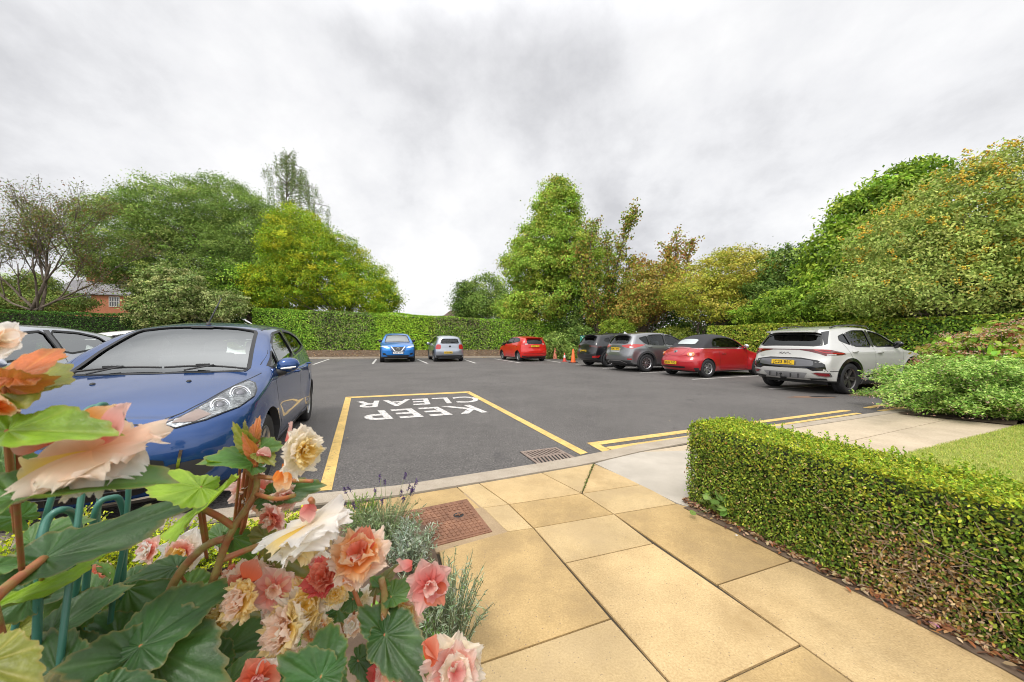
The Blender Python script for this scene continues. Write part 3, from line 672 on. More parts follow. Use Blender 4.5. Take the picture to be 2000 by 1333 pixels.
def make_car(name, S, paint, loc, fwd, sx=1.0, sc=1.0, res=(80, 26, 22), label='', group=None, cabin=True):
    root = empty(name, (loc[0], loc[1], 0), math.atan2(fwd[1], fwd[0]), (sx*sc, sc, sc)); tag(root, label, 'car', group)
    B = Body(S); me0 = B.mesh('body', *res); snap = Snap(me0); cut = []
    # wheel housings
    mb = MB()
    for xa in (0, -S['wb']):
        for sd_ in (-1, 1):
            n = 40; y0, y1 = sd_*(S['hw']-.32), sd_*(S['hw']+.4)
            v = [(xa+S['arch']*math.cos(2*math.pi*k/n), y0, S['wr']+.01+S['arch']*math.sin(2*math.pi*k/n)) for k in range(n)]+[(xa+S['arch']*math.cos(2*math.pi*k/n), y1, S['wr']+.01+S['arch']*math.sin(2*math.pi*k/n)) for k in range(n)]
            mb.add(v, [tuple(range(n))[::-1], tuple(range(n, 2*n))]+[(k, (k+1) % n, n+(k+1) % n, n+k) for k in range(n)])
    cut.append(mesh_of(mb))
    wins = S['windows']
    if cabin:
        cut.append(B.mesh('cav', 30, 12, 10, inset=.07))
        mb = MB()
        for wpl in wins['side']:
            p = rounded([(x, z, 0) for x, z in wpl], .12, 1); n = len(p)
            v = [(q.x, -2, q.y) for q in p]+[(q.x, 2, q.y) for q in p]; mb.add(v, [tuple(range(n)), tuple(range(n, 2*n))[::-1]]+[(k, (k+1) % n, n+(k+1) % n, n+k) for k in range(n)])
        if wins['side']: cut.append(mesh_of(mb))
        if wins.get('front'):
            p = rounded([(x, y, 0) for x, y in wins['front']], .08, 1); mb = MB(); mb.prism([(q.x, q.y) for q in p], S['cowlz']-.16, 2.2); cut.append(mesh_of(mb))
        if wins.get('rear'):
            p = rounded([(y, z, 0) for y, z in wins['rear']], .1, 1); n = len(p); xr = S['rearx']
            mb = MB(); v = [(xr-.8, q.x, q.y) for q in p]+[(xr+.35, q.x, q.y) for q in p]; mb.add(v, [tuple(range(n)), tuple(range(n, 2*n))[::-1]]+[(k, (k+1) % n, n+(k+1) % n, n+k) for k in range(n)]); cut.append(mesh_of(mb))
    me = evalbool(me0.copy(), cut)
    me.materials.clear()
    for m in (paint, MT['interior'], MT['plastic'], S.get('roofmat', paint)): me.materials.append(m)
    bm = bmesh.new(); bm.from_mesh(me)
    for zc_ in S.get('cutz', []): bmesh.ops.bisect_plane(bm, geom=bm.verts[:]+bm.edges[:]+bm.faces[:], plane_co=(0, 0, zc_), plane_no=(0, 0, 1), dist=1e-4)
    if 'cutx' in S:
        for xx, nx in S['cutx']: bmesh.ops.bisect_plane(bm, geom=bm.verts[:]+bm.edges[:]+bm.faces[:], plane_co=(xx, 0, 0), plane_no=nx, dist=1e-4)
    bm.to_mesh(me); bm.free()
    # classify faces, transfer smooth normals of the uncut skin
    bm0 = bmesh.new(); bm0.from_mesh(me0); bm0.normal_update(); bm0.faces.ensure_lookup_table()
    tree = BVHTree.FromBMesh(bm0); fn = []
    from mathutils.geometry import barycentric_transform
    def vnorm(p, i):
        f = bm0.faces[i]; n = Vector((0, 0, 0))
        for v in f.verts: n += v.normal/((v.co-p).length+1e-4)**1.0
        return n.normalized()
    skin = S.get('skin', lambda x, y, z: 0); loops = [None]*len(me.loops); mi = []
    for p in me.polygons:
        h, hn, i, dd = tree.find_nearest(p.center); ok = dd < .004 and hn.dot(p.normal) > .6
        if ok: k = skin(*p.center)
        else: k = 1
        mi.append(k)
        for li in p.loop_indices:
            if ok:
                q = me.vertices[me.loops[li].vertex_index].co; h2, _, i2, d2 = tree.find_nearest(q)
                nn_ = vnorm(q, i2) if d2 < .01 else p.normal
                loops[li] = tuple(nn_ if nn_.dot(p.normal) > .35 else p.normal)
            else: loops[li] = tuple(p.normal)
    me.polygons.foreach_set('material_index', mi); me.polygons.foreach_set('use_smooth', [True]*len(me.polygons))
    me.normals_split_custom_set(loops); bm0.free()
    body = bpy.data.objects.new('body', me); C.objects.link(body); body.parent = root
    # glazing
    if cabin:
        for sd_ in (-1, 1):
            for k, wpl in enumerate(wins['side']):
                g = MT['privacy'] if k in S.get('priv', ()) else S.get('sideglass', MT['glass'])
                o = patch(snap, rounded([(x, sd_*.7, z) for x, z in wpl], .12, 1), 'side_window', g, root, off=-.012, d=(0, sd_, 0), grid=.12)
                band(snap, rounded([(x, sd_*.7, z) for x, z in wpl], .12, 1), .026, 'window_trim', MT['dark'], o, off=.003, d=(0, sd_, 0))
        if wins.get('front'):
            pl = [(x, y, B.top(x)) for x, y in wins['front']]
            o = patch(snap, rounded(pl, .08, 1), 'windscreen', MT['screen'], root, off=-.010, d=(.45, 0, .9), grid=.10)
            band(snap, rounded(pl, .08, 1), .034, 'seal', MT['dark'], o, off=.003, d=(.45, 0, .9))
        if wins.get('rear'):
            pl = [(S['rearx'], y, z) for y, z in wins['rear']]
            o = patch(snap, rounded(pl, .1, 1), 'rear_window', MT['privacy'] if 'rear' in S.get('priv', ()) else MT['glass'], root, off=-.010, d=(-1, 0, .25), grid=.10)
            band(snap, rounded(pl, .1, 1), .035, 'seal', MT['dark'], o, off=.003, d=(-1, 0, .25))
        seats(root, S)
    if 'b_pillar' in S:
        for sd_ in (-1, 1):
            for poly in S['b_pillar']: patch(snap, [(x, sd_*.7, z) for x, z in poly], 'door_pillar', MT['blackgloss'], root, off=.0025, d=(0, sd_, 0), grid=.1)
    for sd_ in (-1, 1):
        for l in S.get('lines', []): band(snap, [(x, sd_*.8, z) for x, z in l], .007, 'panel_gap', MT['dark'], body, off=.0012, d=(0, sd_, 0), closed=False)
    for sd_ in (-1, 1):
        for x in (0, -S['wb']): add_wheel(root, x, sd_, S, S['wheel'])
        if 'clad' in S:
            for xa in (0, -S['wb']):
                a = [(xa+(S['arch']+.035)*math.cos(q), sd_*.9, S['wr']+.01+(S['arch']+.035)*math.sin(q)) for q in np.linspace(-.55, math.pi+.55, 30)]
                band(snap, a, .075, 'arch_trim', S['clad'], root, off=.012, d=(0, sd_, 0), closed=False)
        # mirror
        mx_, mz = S['mirror']; hw = B.halfw(np.array(mx_), np.array(mz)); y = sd_*(float(hw))
        mb = MB(); prof = []
        ns, nl = 12, 10
        v = []
        for i in range(nl+1):
            t = i/nl; yy = y+sd_*(.02+.20*t); r = (math.sin(math.pi*min(1, t*.94+.06))**.45)
            for k in range(ns):
                q = 2*math.pi*k/ns; v.append((mx_-.02*t+.07*r*math.cos(q)*(1 if math.cos(q) > 0 else .8), yy, mz+.035*t*.5+.088*r*math.sin(q)*(1-.15*t)))
        f = [(i*ns+k, i*ns+(k+1) % ns, (i+1)*ns+(k+1) % ns, (i+1)*ns+k) for i in range(nl) for k in range(ns)]+[tuple(range(ns))[::-1], tuple(range(nl*ns, nl*ns+ns))]
        mb.add(v, f, 0); o = mb.build('mirror', S.get('mirmat', paint), root, smooth=True)
        mb = MB(); mb.tube([(mx_+.02, y-sd_*.03, mz-.07), (mx_+.01, y+sd_*.10, mz-.05)], [.045, .035], 8); mb.build('mirror_arm', MT['plastic'], o, smooth=True)
        for hx, hz in S.get('handles', []):
            yy = sd_*float(B.halfw(np.array(hx), np.array(hz))); mb = MB()
            mb.tube([(hx+.10, yy-sd_*.01, hz), (hx+.07, yy+sd_*.028, hz), (hx-.07, yy+sd_*.030, hz+.002), (hx-.10, yy-sd_*.01, hz)], [.012, .016, .015, .012], 8); mb.build('door_handle', S.get('hanmat', paint), root, smooth=True)
    # floor pan so nothing shows through
    mb = MB(); mb.box((-S['wb']/2, 0, S['wr']*.75), (S['wb']+.9, S['hw']*1.5, .12)); mb.box((0, 0, S['wr']), (.09, S['track']*2-.1, .09)); mb.box((-S['wb'], 0, S['wr']), (.1, S['track']*2-.1, .1)); mb.build('underbody', MT['dark'], root)
    return root, B, snap
def seats(root, S):
    for x, ys in ((S['seatx'], (-.36, .36)), (S['seatx']-.85, (-.36, .36)))[:S.get('seatrows', 2)]:
        for y in ys:
            mb = MB(); R = Matrix.Rotation(math.radians(-18), 3, 'Y')
            mb.box((x, y, .52), (.5, .48, .14)); mb.box((x-.30, y, .80), (.13, .46, .58), R); mb.box((x-.40, y, 1.16), (.09, .26, .17), R)
            o = mb.build('seat', MT['seat'], root, bevel=.04, smooth=True)
    mb = MB(); xc = S['fire']
    mb.box((xc-.22, 0, S['cowlz']-.17), (.5, S['hw']*1.55, .12)); mb.box((xc-.30, 0, S['cowlz']-.35), (.3, S['hw']*1.5, .25)); mb.build('dashboard', MT['interior'], root, bevel=.03, smooth=True)
    c = Vector((xc-.58, -.36, S['cowlz']-.12)); mb = MB(); nx = Vector((-.9, 0, .42)).normalized(); u = Vector((0, 1, 0)); v = nx.cross(u)
    mb.tube([c+(u*math.cos(q)+v*math.sin(q))*.18 for q in np.linspace(0, 2*math.pi, 25)], .014, 6, cap=False); mb.tube([c-u*.18, c, c+u*.18], .016, 6); mb.tube([c, c-nx*.25], .03, 6); mb.build('steering_wheel', MT['interior'], root, smooth=True)
def paintm(name, col, metal=.35, rough=.35):
    return mat(name, col, rough, metal=metal, coat=1.0, coatr=.02)
# ---- body shapes (x: metres ahead of the front axle, z: height) ----
HATCH = dict(hw=.835, wb=2.49, wr=.295, arch=.345, track=.715, ww=.195, flare=.022, flw=.12, re=.07, rf=.42, nf=2.3, rr=.26, nr=2.6, fire=-.10, cowlz=1.0, seatx=-1.15, rearx=-3.06,
  top=[(.66, .745), (.55, .80), (.35, .868), (.05, .945), (-.12, .985), (-.22, 1.02), (-.55, 1.215), (-.95, 1.395), (-1.1, 1.43), (-1.5, 1.475), (-1.9, 1.478), (-2.4, 1.44), (-2.8, 1.385), (-2.98, 1.35)],
  bot=[(.8, .2), (.5, .18), (0, .17), (-2.5, .18), (-3.1, .26)],
  front=[(.15, .70), (.22, .775), (.32, .815), (.45, .825), (.58, .81), (.68, .765), (.74, .70), (.80, .64)],
  rear=[(.2, -3.0), (.3, -3.08), (.45, -3.125), (.6, -3.13), (.72, -3.10), (.85, -3.09), (.98, -3.075), (1.1, -3.045), (1.35, -2.93)],
  plan=[(.82, .93), (.5, .965), (0, .995), (-1.0, 1.0), (-2.2, 1.0), (-2.8, .96), (-3.13, .92)],
  side=[(.15, .90), (.25, .955), (.38, .985), (.6, 1.0), (.8, .99), (.92, .965), (1.0, .93), (1.2, .835), (1.35, .745), (1.5, .68)],
  crown=[(.8, .10), (.3, .075), (-.15, .05), (-.9, .035), (-3, .035)],
  windows=dict(front=[(-.17, .62), (-.10, .3), (-.075, 0), (-.10, -.3), (-.17, -.62), (-.93, -.50), (-.985, -.3), (-1.0, 0), (-.985, .3), (-.93, .50)],
    side=[[(-.28, .985), (-.60, 1.165), (-.62, 1.00)], [(-.66, 1.005), (-.68, 1.20), (-1.02, 1.335), (-1.50, 1.385), (-1.54, 1.055)], [(-1.62, 1.065), (-1.60, 1.39), (-2.05, 1.375), (-2.42, 1.31), (-2.60, 1.17)]],
    rear=[(-.50, 1.02), (-.44, 1.28), (.44, 1.28), (.50, 1.02)]),
  b_pillar=[[(-1.545, 1.045), (-1.505, 1.395), (-1.595, 1.40), (-1.615, 1.055)]],
  lines=[[(-.42, .30), (-.36, .6), (-.30, .97)], [(-.42, .28), (-1.6, .27)], [(-1.6, .27), (-1.585, 1.04)], [(-1.6, .27), (-2.05, .28), (-2.22, .5), (-2.55, .72), (-2.66, 1.1)]],
  mirror=(-.46, .99), handles=[(-1.38, .86), (-2.38, .90)], wheel='seven',
  bumps=[(-1.4, .90, 1.6, .05, .010), (-1.2, .42, 1.2, .06, .008)], cutz=[.23], skin=lambda x, y, z: 2 if z < .23 else 0)
SUV = dict(hw=.925, wb=2.68, wr=.36, arch=.405, track=.80, ww=.235, flare=.03, flw=.10, re=.07, rf=.36, nf=2.5, rr=.26, nr=2.4, fire=-.25, cowlz=1.12, seatx=-1.3, rearx=-3.42,
  top=[(.82, .86), (.7, .93), (.45, 1.0), (.1, 1.06), (-.25, 1.10), (-.35, 1.13), (-.75, 1.36), (-1.1, 1.52), (-1.25, 1.56), (-1.7, 1.625), (-2.1, 1.635), (-2.7, 1.60), (-3.1, 1.555), (-3.26, 1.53)],
  bot=[(.9, .26), (.5, .22), (0, .20), (-2.7, .22), (-3.4, .32)],
  front=[(.2, .80), (.3, .88), (.45, .93), (.65, .93), (.78, .89), (.86, .82), (.95, .75)],
  rear=[(.22, -3.35), (.32, -3.48), (.45, -3.56), (.60, -3.585), (.74, -3.57), (.86, -3.52), (1.0, -3.50), (1.08, -3.49), (1.16, -3.45), (1.53, -3.20)],
  plan=[(.93, .90), (.5, .96), (0, .995), (-1.0, 1.0), (-2.4, 1.0), (-3.0, .97), (-3.58, .90)],
  side=[(.2, .93), (.3, .965), (.5, .985), (.8, 1.0), (.95, .985), (1.05, .955), (1.2, .885), (1.4, .79), (1.55, .72), (1.7, .68)],
  crown=[(.9, .08), (.3, .06), (-.2, .05), (-1.1, .03), (-3.3, .03)],
  windows=dict(front=[(-.30, .68), (-.24, .3), (-.22, 0), (-.24, -.3), (-.30, -.68), (-1.05, -.55), (-1.12, 0), (-1.05, .55)],
    side=[[(-.52, 1.12), (-1.10, 1.44), (-1.55, 1.51), (-1.62, 1.105)], [(-1.72, 1.105), (-1.66, 1.515), (-2.15, 1.51), (-2.50, 1.44), (-2.46, 1.125)], [(-2.52, 1.15), (-2.56, 1.43), (-2.82, 1.36), (-2.86, 1.26)]],
    rear=[(-.60, 1.15), (-.52, 1.45), (.52, 1.45), (.60, 1.15)]),
  b_pillar=[[(-1.63, 1.10), (-1.56, 1.52), (-1.655, 1.525), (-1.71, 1.10)], [(-2.465, 1.12), (-2.505, 1.44), (-2.555, 1.43), (-2.515, 1.14)]],
  lines=[[(-.42, .35), (-.45, .7), (-.40, 1.08)], [(-1.68, .36), (-1.67, 1.09)], [(-.42, .33), (-2.2, .34)], [(-2.2, .34), (-2.35, .6), (-2.62, .86), (-2.80, 1.22)]],
  mirror=(-.72, 1.16), handles=[(-1.48, .97), (-2.50, 1.00)], wheel='multi', clad=MT['plastic'], mirmat=MT['blackgloss'], priv=(1, 2, 'rear'),
  bumps=[(-1.4, .98, 1.9, .05, .012), (-1.3, .45, 1.0, .1, -.012)], cutz=[.32], skin=lambda x, y, z: 2 if z < .32 else 0)
BEET = dict(seatrows=1, hw=.80, wb=2.51, wr=.31, arch=.345, track=.745, ww=.205, flare=.07, flw=.17, re=.12, rf=.46, nf=2.1, rr=.48, nr=2.1, fire=-.35, cowlz=1.03, seatx=-1.35, rearx=-3.2,
  top=[(.70, .66), (.55, .76), (.3, .87), (0, .95), (-.3, 1.0), (-.38, 1.04), (-.62, 1.20), (-.95, 1.39), (-1.1, 1.43), (-1.5, 1.50), (-1.85, 1.49), (-2.2, 1.40), (-2.5, 1.24), (-2.72, 1.08), (-2.80, 1.045), (-3.0, .95), (-3.15, .83), (-3.24, .70)],
  bot=[(.7, .2), (0, .18), (-2.5, .18), (-3.2, .24)],
  front=[(.15, .65), (.25, .75), (.4, .79), (.52, .78), (.6, .75), (.7, .67), (.8, .6)],
  rear=[(.2, -3.14), (.3, -3.27), (.42, -3.33), (.55, -3.335), (.62, -3.30), (.70, -3.24)],
  plan=[(.8, .92), (.4, .98), (0, .97), (-1.25, 1.0), (-2.5, .97), (-3.0, .97), (-3.33, .92)],
  side=[(.15, .93), (.25, .97), (.4, 1.0), (.6, 1.0), (.8, .985), (.95, .95), (1.02, .92), (1.2, .84), (1.4, .72), (1.5, .66)],
  crown=[(.8, .16), (.3, .12), (-.3, .07), (-.9, .045), (-2.3, .06), (-2.9, .10), (-3.2, .16)],
  windows=dict(front=[(-.42, .58), (-.36, .3), (-.34, 0), (-.36, -.3), (-.42, -.58), (-.92, -.48), (-.96, 0), (-.92, .48)],
    side=[[(-.62, 1.02), (-.95, 1.26), (-1.25, 1.36), (-1.75, 1.375), (-2.02, 1.33), (-2.14, 1.20), (-2.16, 1.03)]], rear=None),
  lines=[[(-.52, .28), (-.50, .6), (-.52, .98)], [(-.52, .26), (-1.85, .26)], [(-1.85, .26), (-1.9, .9), (-1.92, .99)]],
  mirror=(-.62, 1.05), handles=[(-1.70, .82)], wheel='six', cutz=[.22, 1.01], cutx=[(-2.80, (1, 0, 0)), (-1.0, (1, 0, 0))],
  skin=lambda x, y, z: 2 if z < .22 else (3 if (z > 1.01 and -2.80 < x < -1.0) else 0))
def mod(S, **k): r = dict(S); r.update(k); return r
# ---- individual cars ----
FW = (.93, .37)
# 1. dark blue hatchback, front towards the camera
blue = paintm('blue_paint', (.003, .050, .20), .45, .26)
SB = mod(HATCH, handles=[(-1.38, .87), (-2.40, .91)])
th = .385
car, B, sn = make_car('blue_hatchback', SB, blue, (-2.98, 2.95), (math.sin(th), -math.cos(th)), sx=1.055, res=(110, 44, 34), label='dark blue hatchback parked front on behind the begonia flowers')
def Fp(y, z): return (float(B.xF(z))-.1, y, z)
def pt(x, y, z): return (x, y, z)
for s in (1, -1):
    hl = [(.685, s*.36, .66), (.60, s*.47, .73), (.46, s*.55, .80), (.30, s*.60, .855), (.14, s*.64, .885), (.02, s*.68, .90), (.03, s*.715, .865), (.11, s*.735, .80), (.22, s*.74, .745), (.40, s*.68, .68), (.58, s*.54, .635), (.68, s*.42, .625)]
    dr = (.62, s*.55, .56)
    base = patch(sn, hl, 'headlight', MT['lamp_in'], car, off=.003, d=dr, grid=.035)
    dn = Vector(dr).normalized()
    for cx, cy, cz, r in ((.27, s*.68, .80, .070), (.46, s*.60, .73, .060)):
        h, hn = sn.hit((cx, cy, cz), dn); u = dn.cross(Vector((0, 0, 1))).normalized(); v = u.cross(dn)
        mb = MB()
        for rr_, tt in ((r, .008), (r*.78, .004)): mb.tube([h+dn*.004+(u*math.cos(q)+v*math.sin(q))*rr_ for q in np.linspace(0, 2*math.pi, 29)], tt, 8, cap=False, m=0)
        R = Matrix((u, v, dn)).transposed()
        mb.lathe([(r*.5*math.cos(q), r*.30*math.sin(q)) for q in np.linspace(0, math.pi/2, 7)], 24, 'Z', m=1); nv = 24*7
        for i in range(len(mb.v)-nv, len(mb.v)): mb.v[i] = tuple(h+R @ Vector(mb.v[i]))
        mb.lathe([(r*.98, .0), (r*.55, .0)], 24, 'Z', m=2); nv = 48
        for i in range(len(mb.v)-nv, len(mb.v)): mb.v[i] = tuple(h+dn*.005+R @ Vector(mb.v[i]))
        mb.build('bulb_reflector', [MT['chrome'], mat('bulb_glass', (.18, .18, .2), .08, metal=.4, coat=1), mat('reflector_bowl', (.20, .20, .21), .3, metal=.8)], base, smooth=True)
    patch(sn, [(.66, s*.385, .655), (.60, s*.455, .715), (.53, s*.50, .735), (.54, s*.56, .67), (.62, s*.49, .64)], 'indicator', mat('indicator_lens', (.45, .33, .28), .3, coat=1), base, off=.007, d=dr, grid=.03)
    patch(sn, hl, 'lamp_cover', MT['lens'], base, off=.014, d=dr, grid=.035)
    band(sn, hl, .010, 'lamp_edge', MT['dark'], base, off=.006, d=dr)
    # bonnet shut line above the lamp and up the wing
    band(sn, [(.70, s*.34, .69), (.60, s*.455, .75), (.46, s*.54, .82), (.30, s*.59, .87), (.12, s*.645, .91), (-.02, s*.69, .93), (-.18, s*.735, .96)], .008, 'panel_gap', MT['dark'], car, off=.0015, d=(.3, s*.5, .8), closed=False)
    patch(sn, rounded([(.66, s*.66, .36), (.69, s*.62, .44), (.78, s*.40, .43), (.79, s*.40, .33), (.72, s*.60, .31)], .2, 1), 'fog_recess', MT['plastic'], car, off=.004, d=(.8, s*.4, .1))
    mb = MB(); yy = s*float(B.halfw(np.array(-.5), np.array(1.03)))
    mb.tube([(-.40, yy+s*.21, .985), (-.385, yy+s*.15, .975), (-.385, yy+s*.08, .97)], [.008, .013, .008], 6); mb.build('indicator', MT['whitelens'], car)
    # chrome strip under the side glass
    band(sn, [(-.28, s*.8, .965), (-.62, s*.8, .985), (-1.5, s*.8, 1.035), (-2.62, s*.8, 1.145)], .016, 'chrome_strip', MT['chrome'], car, off=.006, d=(0, s, 0), closed=False)
band(sn, [(.72, -.34, .69), (.74, -.2, .715), (.75, 0, .72), (.74, .2, .715), (.72, .34, .69)], .010, 'panel_gap', MT['dark'], car, off=.0015, d=(1, 0, .5), closed=False)
patch(sn, rounded([(.78, -.30, .655), (.79, -.12, .70), (.79, .12, .70), (.78, .30, .655), (.80, .12, .60), (.80, -.12, .60)], .15, 1), 'upper_grille', MT['blackgloss'], car, off=.003, d=(1, 0, .15))
g = patch(sn, rounded([(.8, -.44, .49), (.8, .44, .49), (.8, .36, .26), (.8, -.36, .26)], .12, 2), 'lower_grille', MT['dark'], car, off=.003, d=(1, 0, 0))
mb = MB()
for z in (.31, .36, .41, .455):
    for y in np.arange(-.36, .35, .06):
        h1, _ = sn.hit((.8, y, z), Vector((1, 0, 0))); h2, _ = sn.hit((.8, y+.06, z), Vector((1, 0, 0))); mb.tube([h1+Vector((.008, 0, 0)), h2+Vector((.008, 0, 0))], .005, 5)
for y in np.arange(-.33, .34, .11): mb.tube([sn.hit((.8, y, z), Vector((1, 0, 0)))[0]+Vector((.006, 0, 0)) for z in (.28, .38, .47)], .004, 5)
mb.build('grille_bars', MT['plastic'], g, smooth=True)
band(sn, [(.8, -.50, .52), (.8, -.47, .30), (.8, -.38, .235), (.8, 0, .225), (.8, .38, .235), (.8, .47, .30), (.8, .50, .52)], .016, 'chrome_strip', MT['chrome'], car, off=.006, d=(1, 0, 0), closed=False)
h, _ = sn.hit((.8, 0, .66), Vector((1, 0, .15)).normalized()); mb = MB(); mb.lathe([(0, .016), (.045, .014), (.052, .008), (.054, 0)], 32, 'X', (0, 0, 0), 0)
mb.v = [(p[0]+h.x, p[1]*1.5+h.y, p[2]*.85+h.z) for p in mb.v]; mb.lathe([(0, .020), (.044, .017)], 32, 'X', (0, 0, 0), 1)
mb.v = mb.v[:32*4]+[(p[0]+h.x, p[1]*1.5+h.y, p[2]*.85+h.z) for p in mb.v[32*4:]]
bd_ = mb.build('badge', [MT['chrome'], mat('badge_blue', (.01, .03, .16), .2, coat=1)], car, smooth=True)
tx = textmesh('Ford', .055, MT['silvertext'], 'badge_text', bd_, h+Vector((.021, 0, 0)), (0, 1, 0), (0, 0, 1), .01, 1.0)
for v in tx.data.vertices: v.co.y += (v.co.z-h.z)*.3
plate(car, (.845, 0, .53), '', rear=False)
# wipers, washer jets, aerial
def onscreen(x, y, o=.012): return Vector((x, y, float(B.top(x)-B.cr(x)*(y/ .8)**2)+o))
mb = MB()
for y0, y1 in ((.62, .02), (.0, -.60)):
    P = [onscreen(-.17-.03*math.sin(math.pi*t), y0+(y1-y0)*t, .022) for t in np.linspace(0, 1, 8)]; mb.tube(P, .007, 6); mb.tube([p+Vector((0, 0, -.008)) for p in P], .004, 5)
    mb.tube([onscreen(-.10, (y0*.3+y1*.7)-.02, .02), P[3]+Vector((.01, 0, .01))], .008, 6)
    mb.box(tuple(P[4]+Vector((0, 0, .008))), (.04, .09, .018))
mb.build('wiper', MT['plastic'], car, smooth=False)
for y in (.30, -.28):
    h, _ = sn.hit((.12, y, .93), Vector((0, 0, 1))); mb = MB(); mb.lathe([(0, .014), (.012, .011), (.018, 0)], 12, 'Z', h); o = mb.build('washer_jet', MT['plastic'], car, smooth=True)
h, _ = sn.hit((-1.12, 0, 1.5), Vector((0, 0, 1))); mb = MB(); mb.lathe([(0, .035), (.012, .03), (.026, .006), (.028, 0)], 14, 'Z', h); mb.tube([h+Vector((0, 0, .02)), h+Vector((-.20, 0, .20)), h+Vector((-.36, 0, .34))], [.009, .008, .007], 6); mb.build('aerial', MT['plastic'], car, smooth=True)
patch(sn, [(-1.0, -.11, 1.42), (-1.0, .11, 1.42), (-.945, .09, 1.40), (-.945, -.09, 1.40)], 'mirror_mount', MT['dark'], car, off=.001, d=(.4, 0, .9))
band(sn, [(-1.0, .53, 1.4), (-1.5, .56, 1.46), (-2.2, .56, 1.46), (-2.85, .52, 1.38)], .014, 'roof_gutter', MT['dark'], car, off=.002, d=(0, 0, 1), closed=False)
band(sn, [(-1.0, -.53, 1.4), (-1.5, -.56, 1.46), (-2.2, -.56, 1.46), (-2.85, -.52, 1.38)], .014, 'roof_gutter', MT['dark'], car, off=.002, d=(0, 0, 1), closed=False)
# 2. silver hatchback beside it
silver = paintm('silver_paint', (.50, .52, .57), .75, .3)
car, B, sn = make_car('silver_hatchback', mod(HATCH, sideglass=MT['screen']), silver, (-6.17, 3.0), (math.sin(th), -math.cos(th)), sx=1.1, sc=1.0, label='silver hatchback at the left edge with a roof aerial, next to the dark blue car')
h, _ = sn.hit((-1.15, .1, 1.5), Vector((0, 0, 1))); mb = MB(); mb.tube([h, h+Vector((-.16, 0, .20))], [.012, .008], 6); mb.build('aerial', MT['plastic'], car)
for s in (1, -1):
    patch(sn, [(.62, s*.45, .70), (.35, s*.62, .82), (.1, s*.75, .80), (.35, s*.72, .68), (.6, s*.55, .62)], 'headlight', MT['lamp_in'], car, d=(.7, s*.5, .4))
patch(sn, [(.8, -.4, .48), (.8, .4, .48), (.8, .35, .28), (.8, -.35, .28)], 'grille', MT['dark'], car, d=(1, 0, 0))
# 3. off-white hatchback behind
cream = paintm('white_paintwork', (.62, .60, .56), .1, .3)
car, B, sn = make_car('white_hatchback', mod(HATCH), cream, (-7.2, 9.9), (.93, .37), sc=1.05, res=(60, 20, 16), label='off white hatchback half hidden behind the silver and blue cars')
mb = MB(); mb.box((-3.0, 0, 1.35), (.14, .86, .03)); mb.build('spoiler', cream, car, bevel=.008)
def tail_lamps(car, sn, poly, m, axis=(-1, 0, 0), off=.004, sym=True, name='tail_light', thick=0):
    o = None
    for s in (1, -1):
        a = Vector((axis[0], axis[1]*s, axis[2])).normalized()
        o = patch(sn, [(x, s*y, z) for x, y, z in poly], name, m, car, off=off, d=a, grid=.05, thick=thick)
    return o
tail_lamps(car, sn, [(-3.0, .52, .92), (-3.0, .56, 1.2), (-2.85, .70, 1.15), (-2.9, .78, .85)], MT['redlens'], (-.8, .6, .1))
# 4. blue crossover in the back row, front on
cb = paintm('bright_blue_paint', (.015, .20, .62), .45, .3)
R2 = (60, 24, 18)
QX = mod(SUV, hw=.90, wheel='five')
car, B, sn = make_car('blue_crossover', QX, cb, (-6.9, 21.6), (.335, -.942), sc=1.08, res=R2, label='bright blue crossover facing the camera at the left end of the back row')
for s in (1, -1):
    patch(sn, [(.8, s*.40, .80), (.7, s*.60, .885), (.5, s*.80, .90), (.5, s*.82, .83), (.75, s*.55, .76)], 'headlight', MT['whitelens'], car, d=(.9, s*.35, .25), grid=.05)
    patch(sn, rounded([(.8, s*.60, .50), (.8, s*.80, .53), (.8, s*.78, .42), (.8, s*.58, .40)], .2, 1), 'fog_recess', MT['dark'], car, d=(1, s*.3, 0))
    band(sn, [(.8, s*.36, .86), (.9, s*.17, .62), (.9, s*.02, .60)], .045, 'grille_trim', MT['chrome'], car, off=.02, d=(1, 0, .1), closed=False)
    band(sn, [(.8, s*.42, .80), (.9, s*.26, .52), (.9, s*.30, .46)], .03, 'bumper_crease', MT['dark'], car, off=.004, d=(1, 0, .1), closed=False)
patch(sn, [(.9, -.40, .86), (.9, .40, .86), (.9, .22, .52), (.9, -.22, .52)], 'grille', MT['blackgloss'], car, d=(1, 0, .1))
patch(sn, [(.9, -.62, .40), (.9, .62, .40), (.9, .5, .30), (.9, -.5, .30)], 'lower_grille', MT['plastic'], car, d=(1, 0, 0))
mb = MB(); h, _ = sn.hit((.9, 0, .74), Vector((1, 0, 0))); mb.tube([(h.x+.03, h.y+.075*math.cos(q), h.z+.075*math.sin(q)) for q in np.linspace(0, 2*math.pi, 21)], .012, 6, cap=False); mb.box((h.x+.03, h.y, h.z), (.02, .17, .025)); mb.build('badge', MT['chrome'], car)
plate(car, (.975, 0, .53), 'YL68 YAY', rear=False)
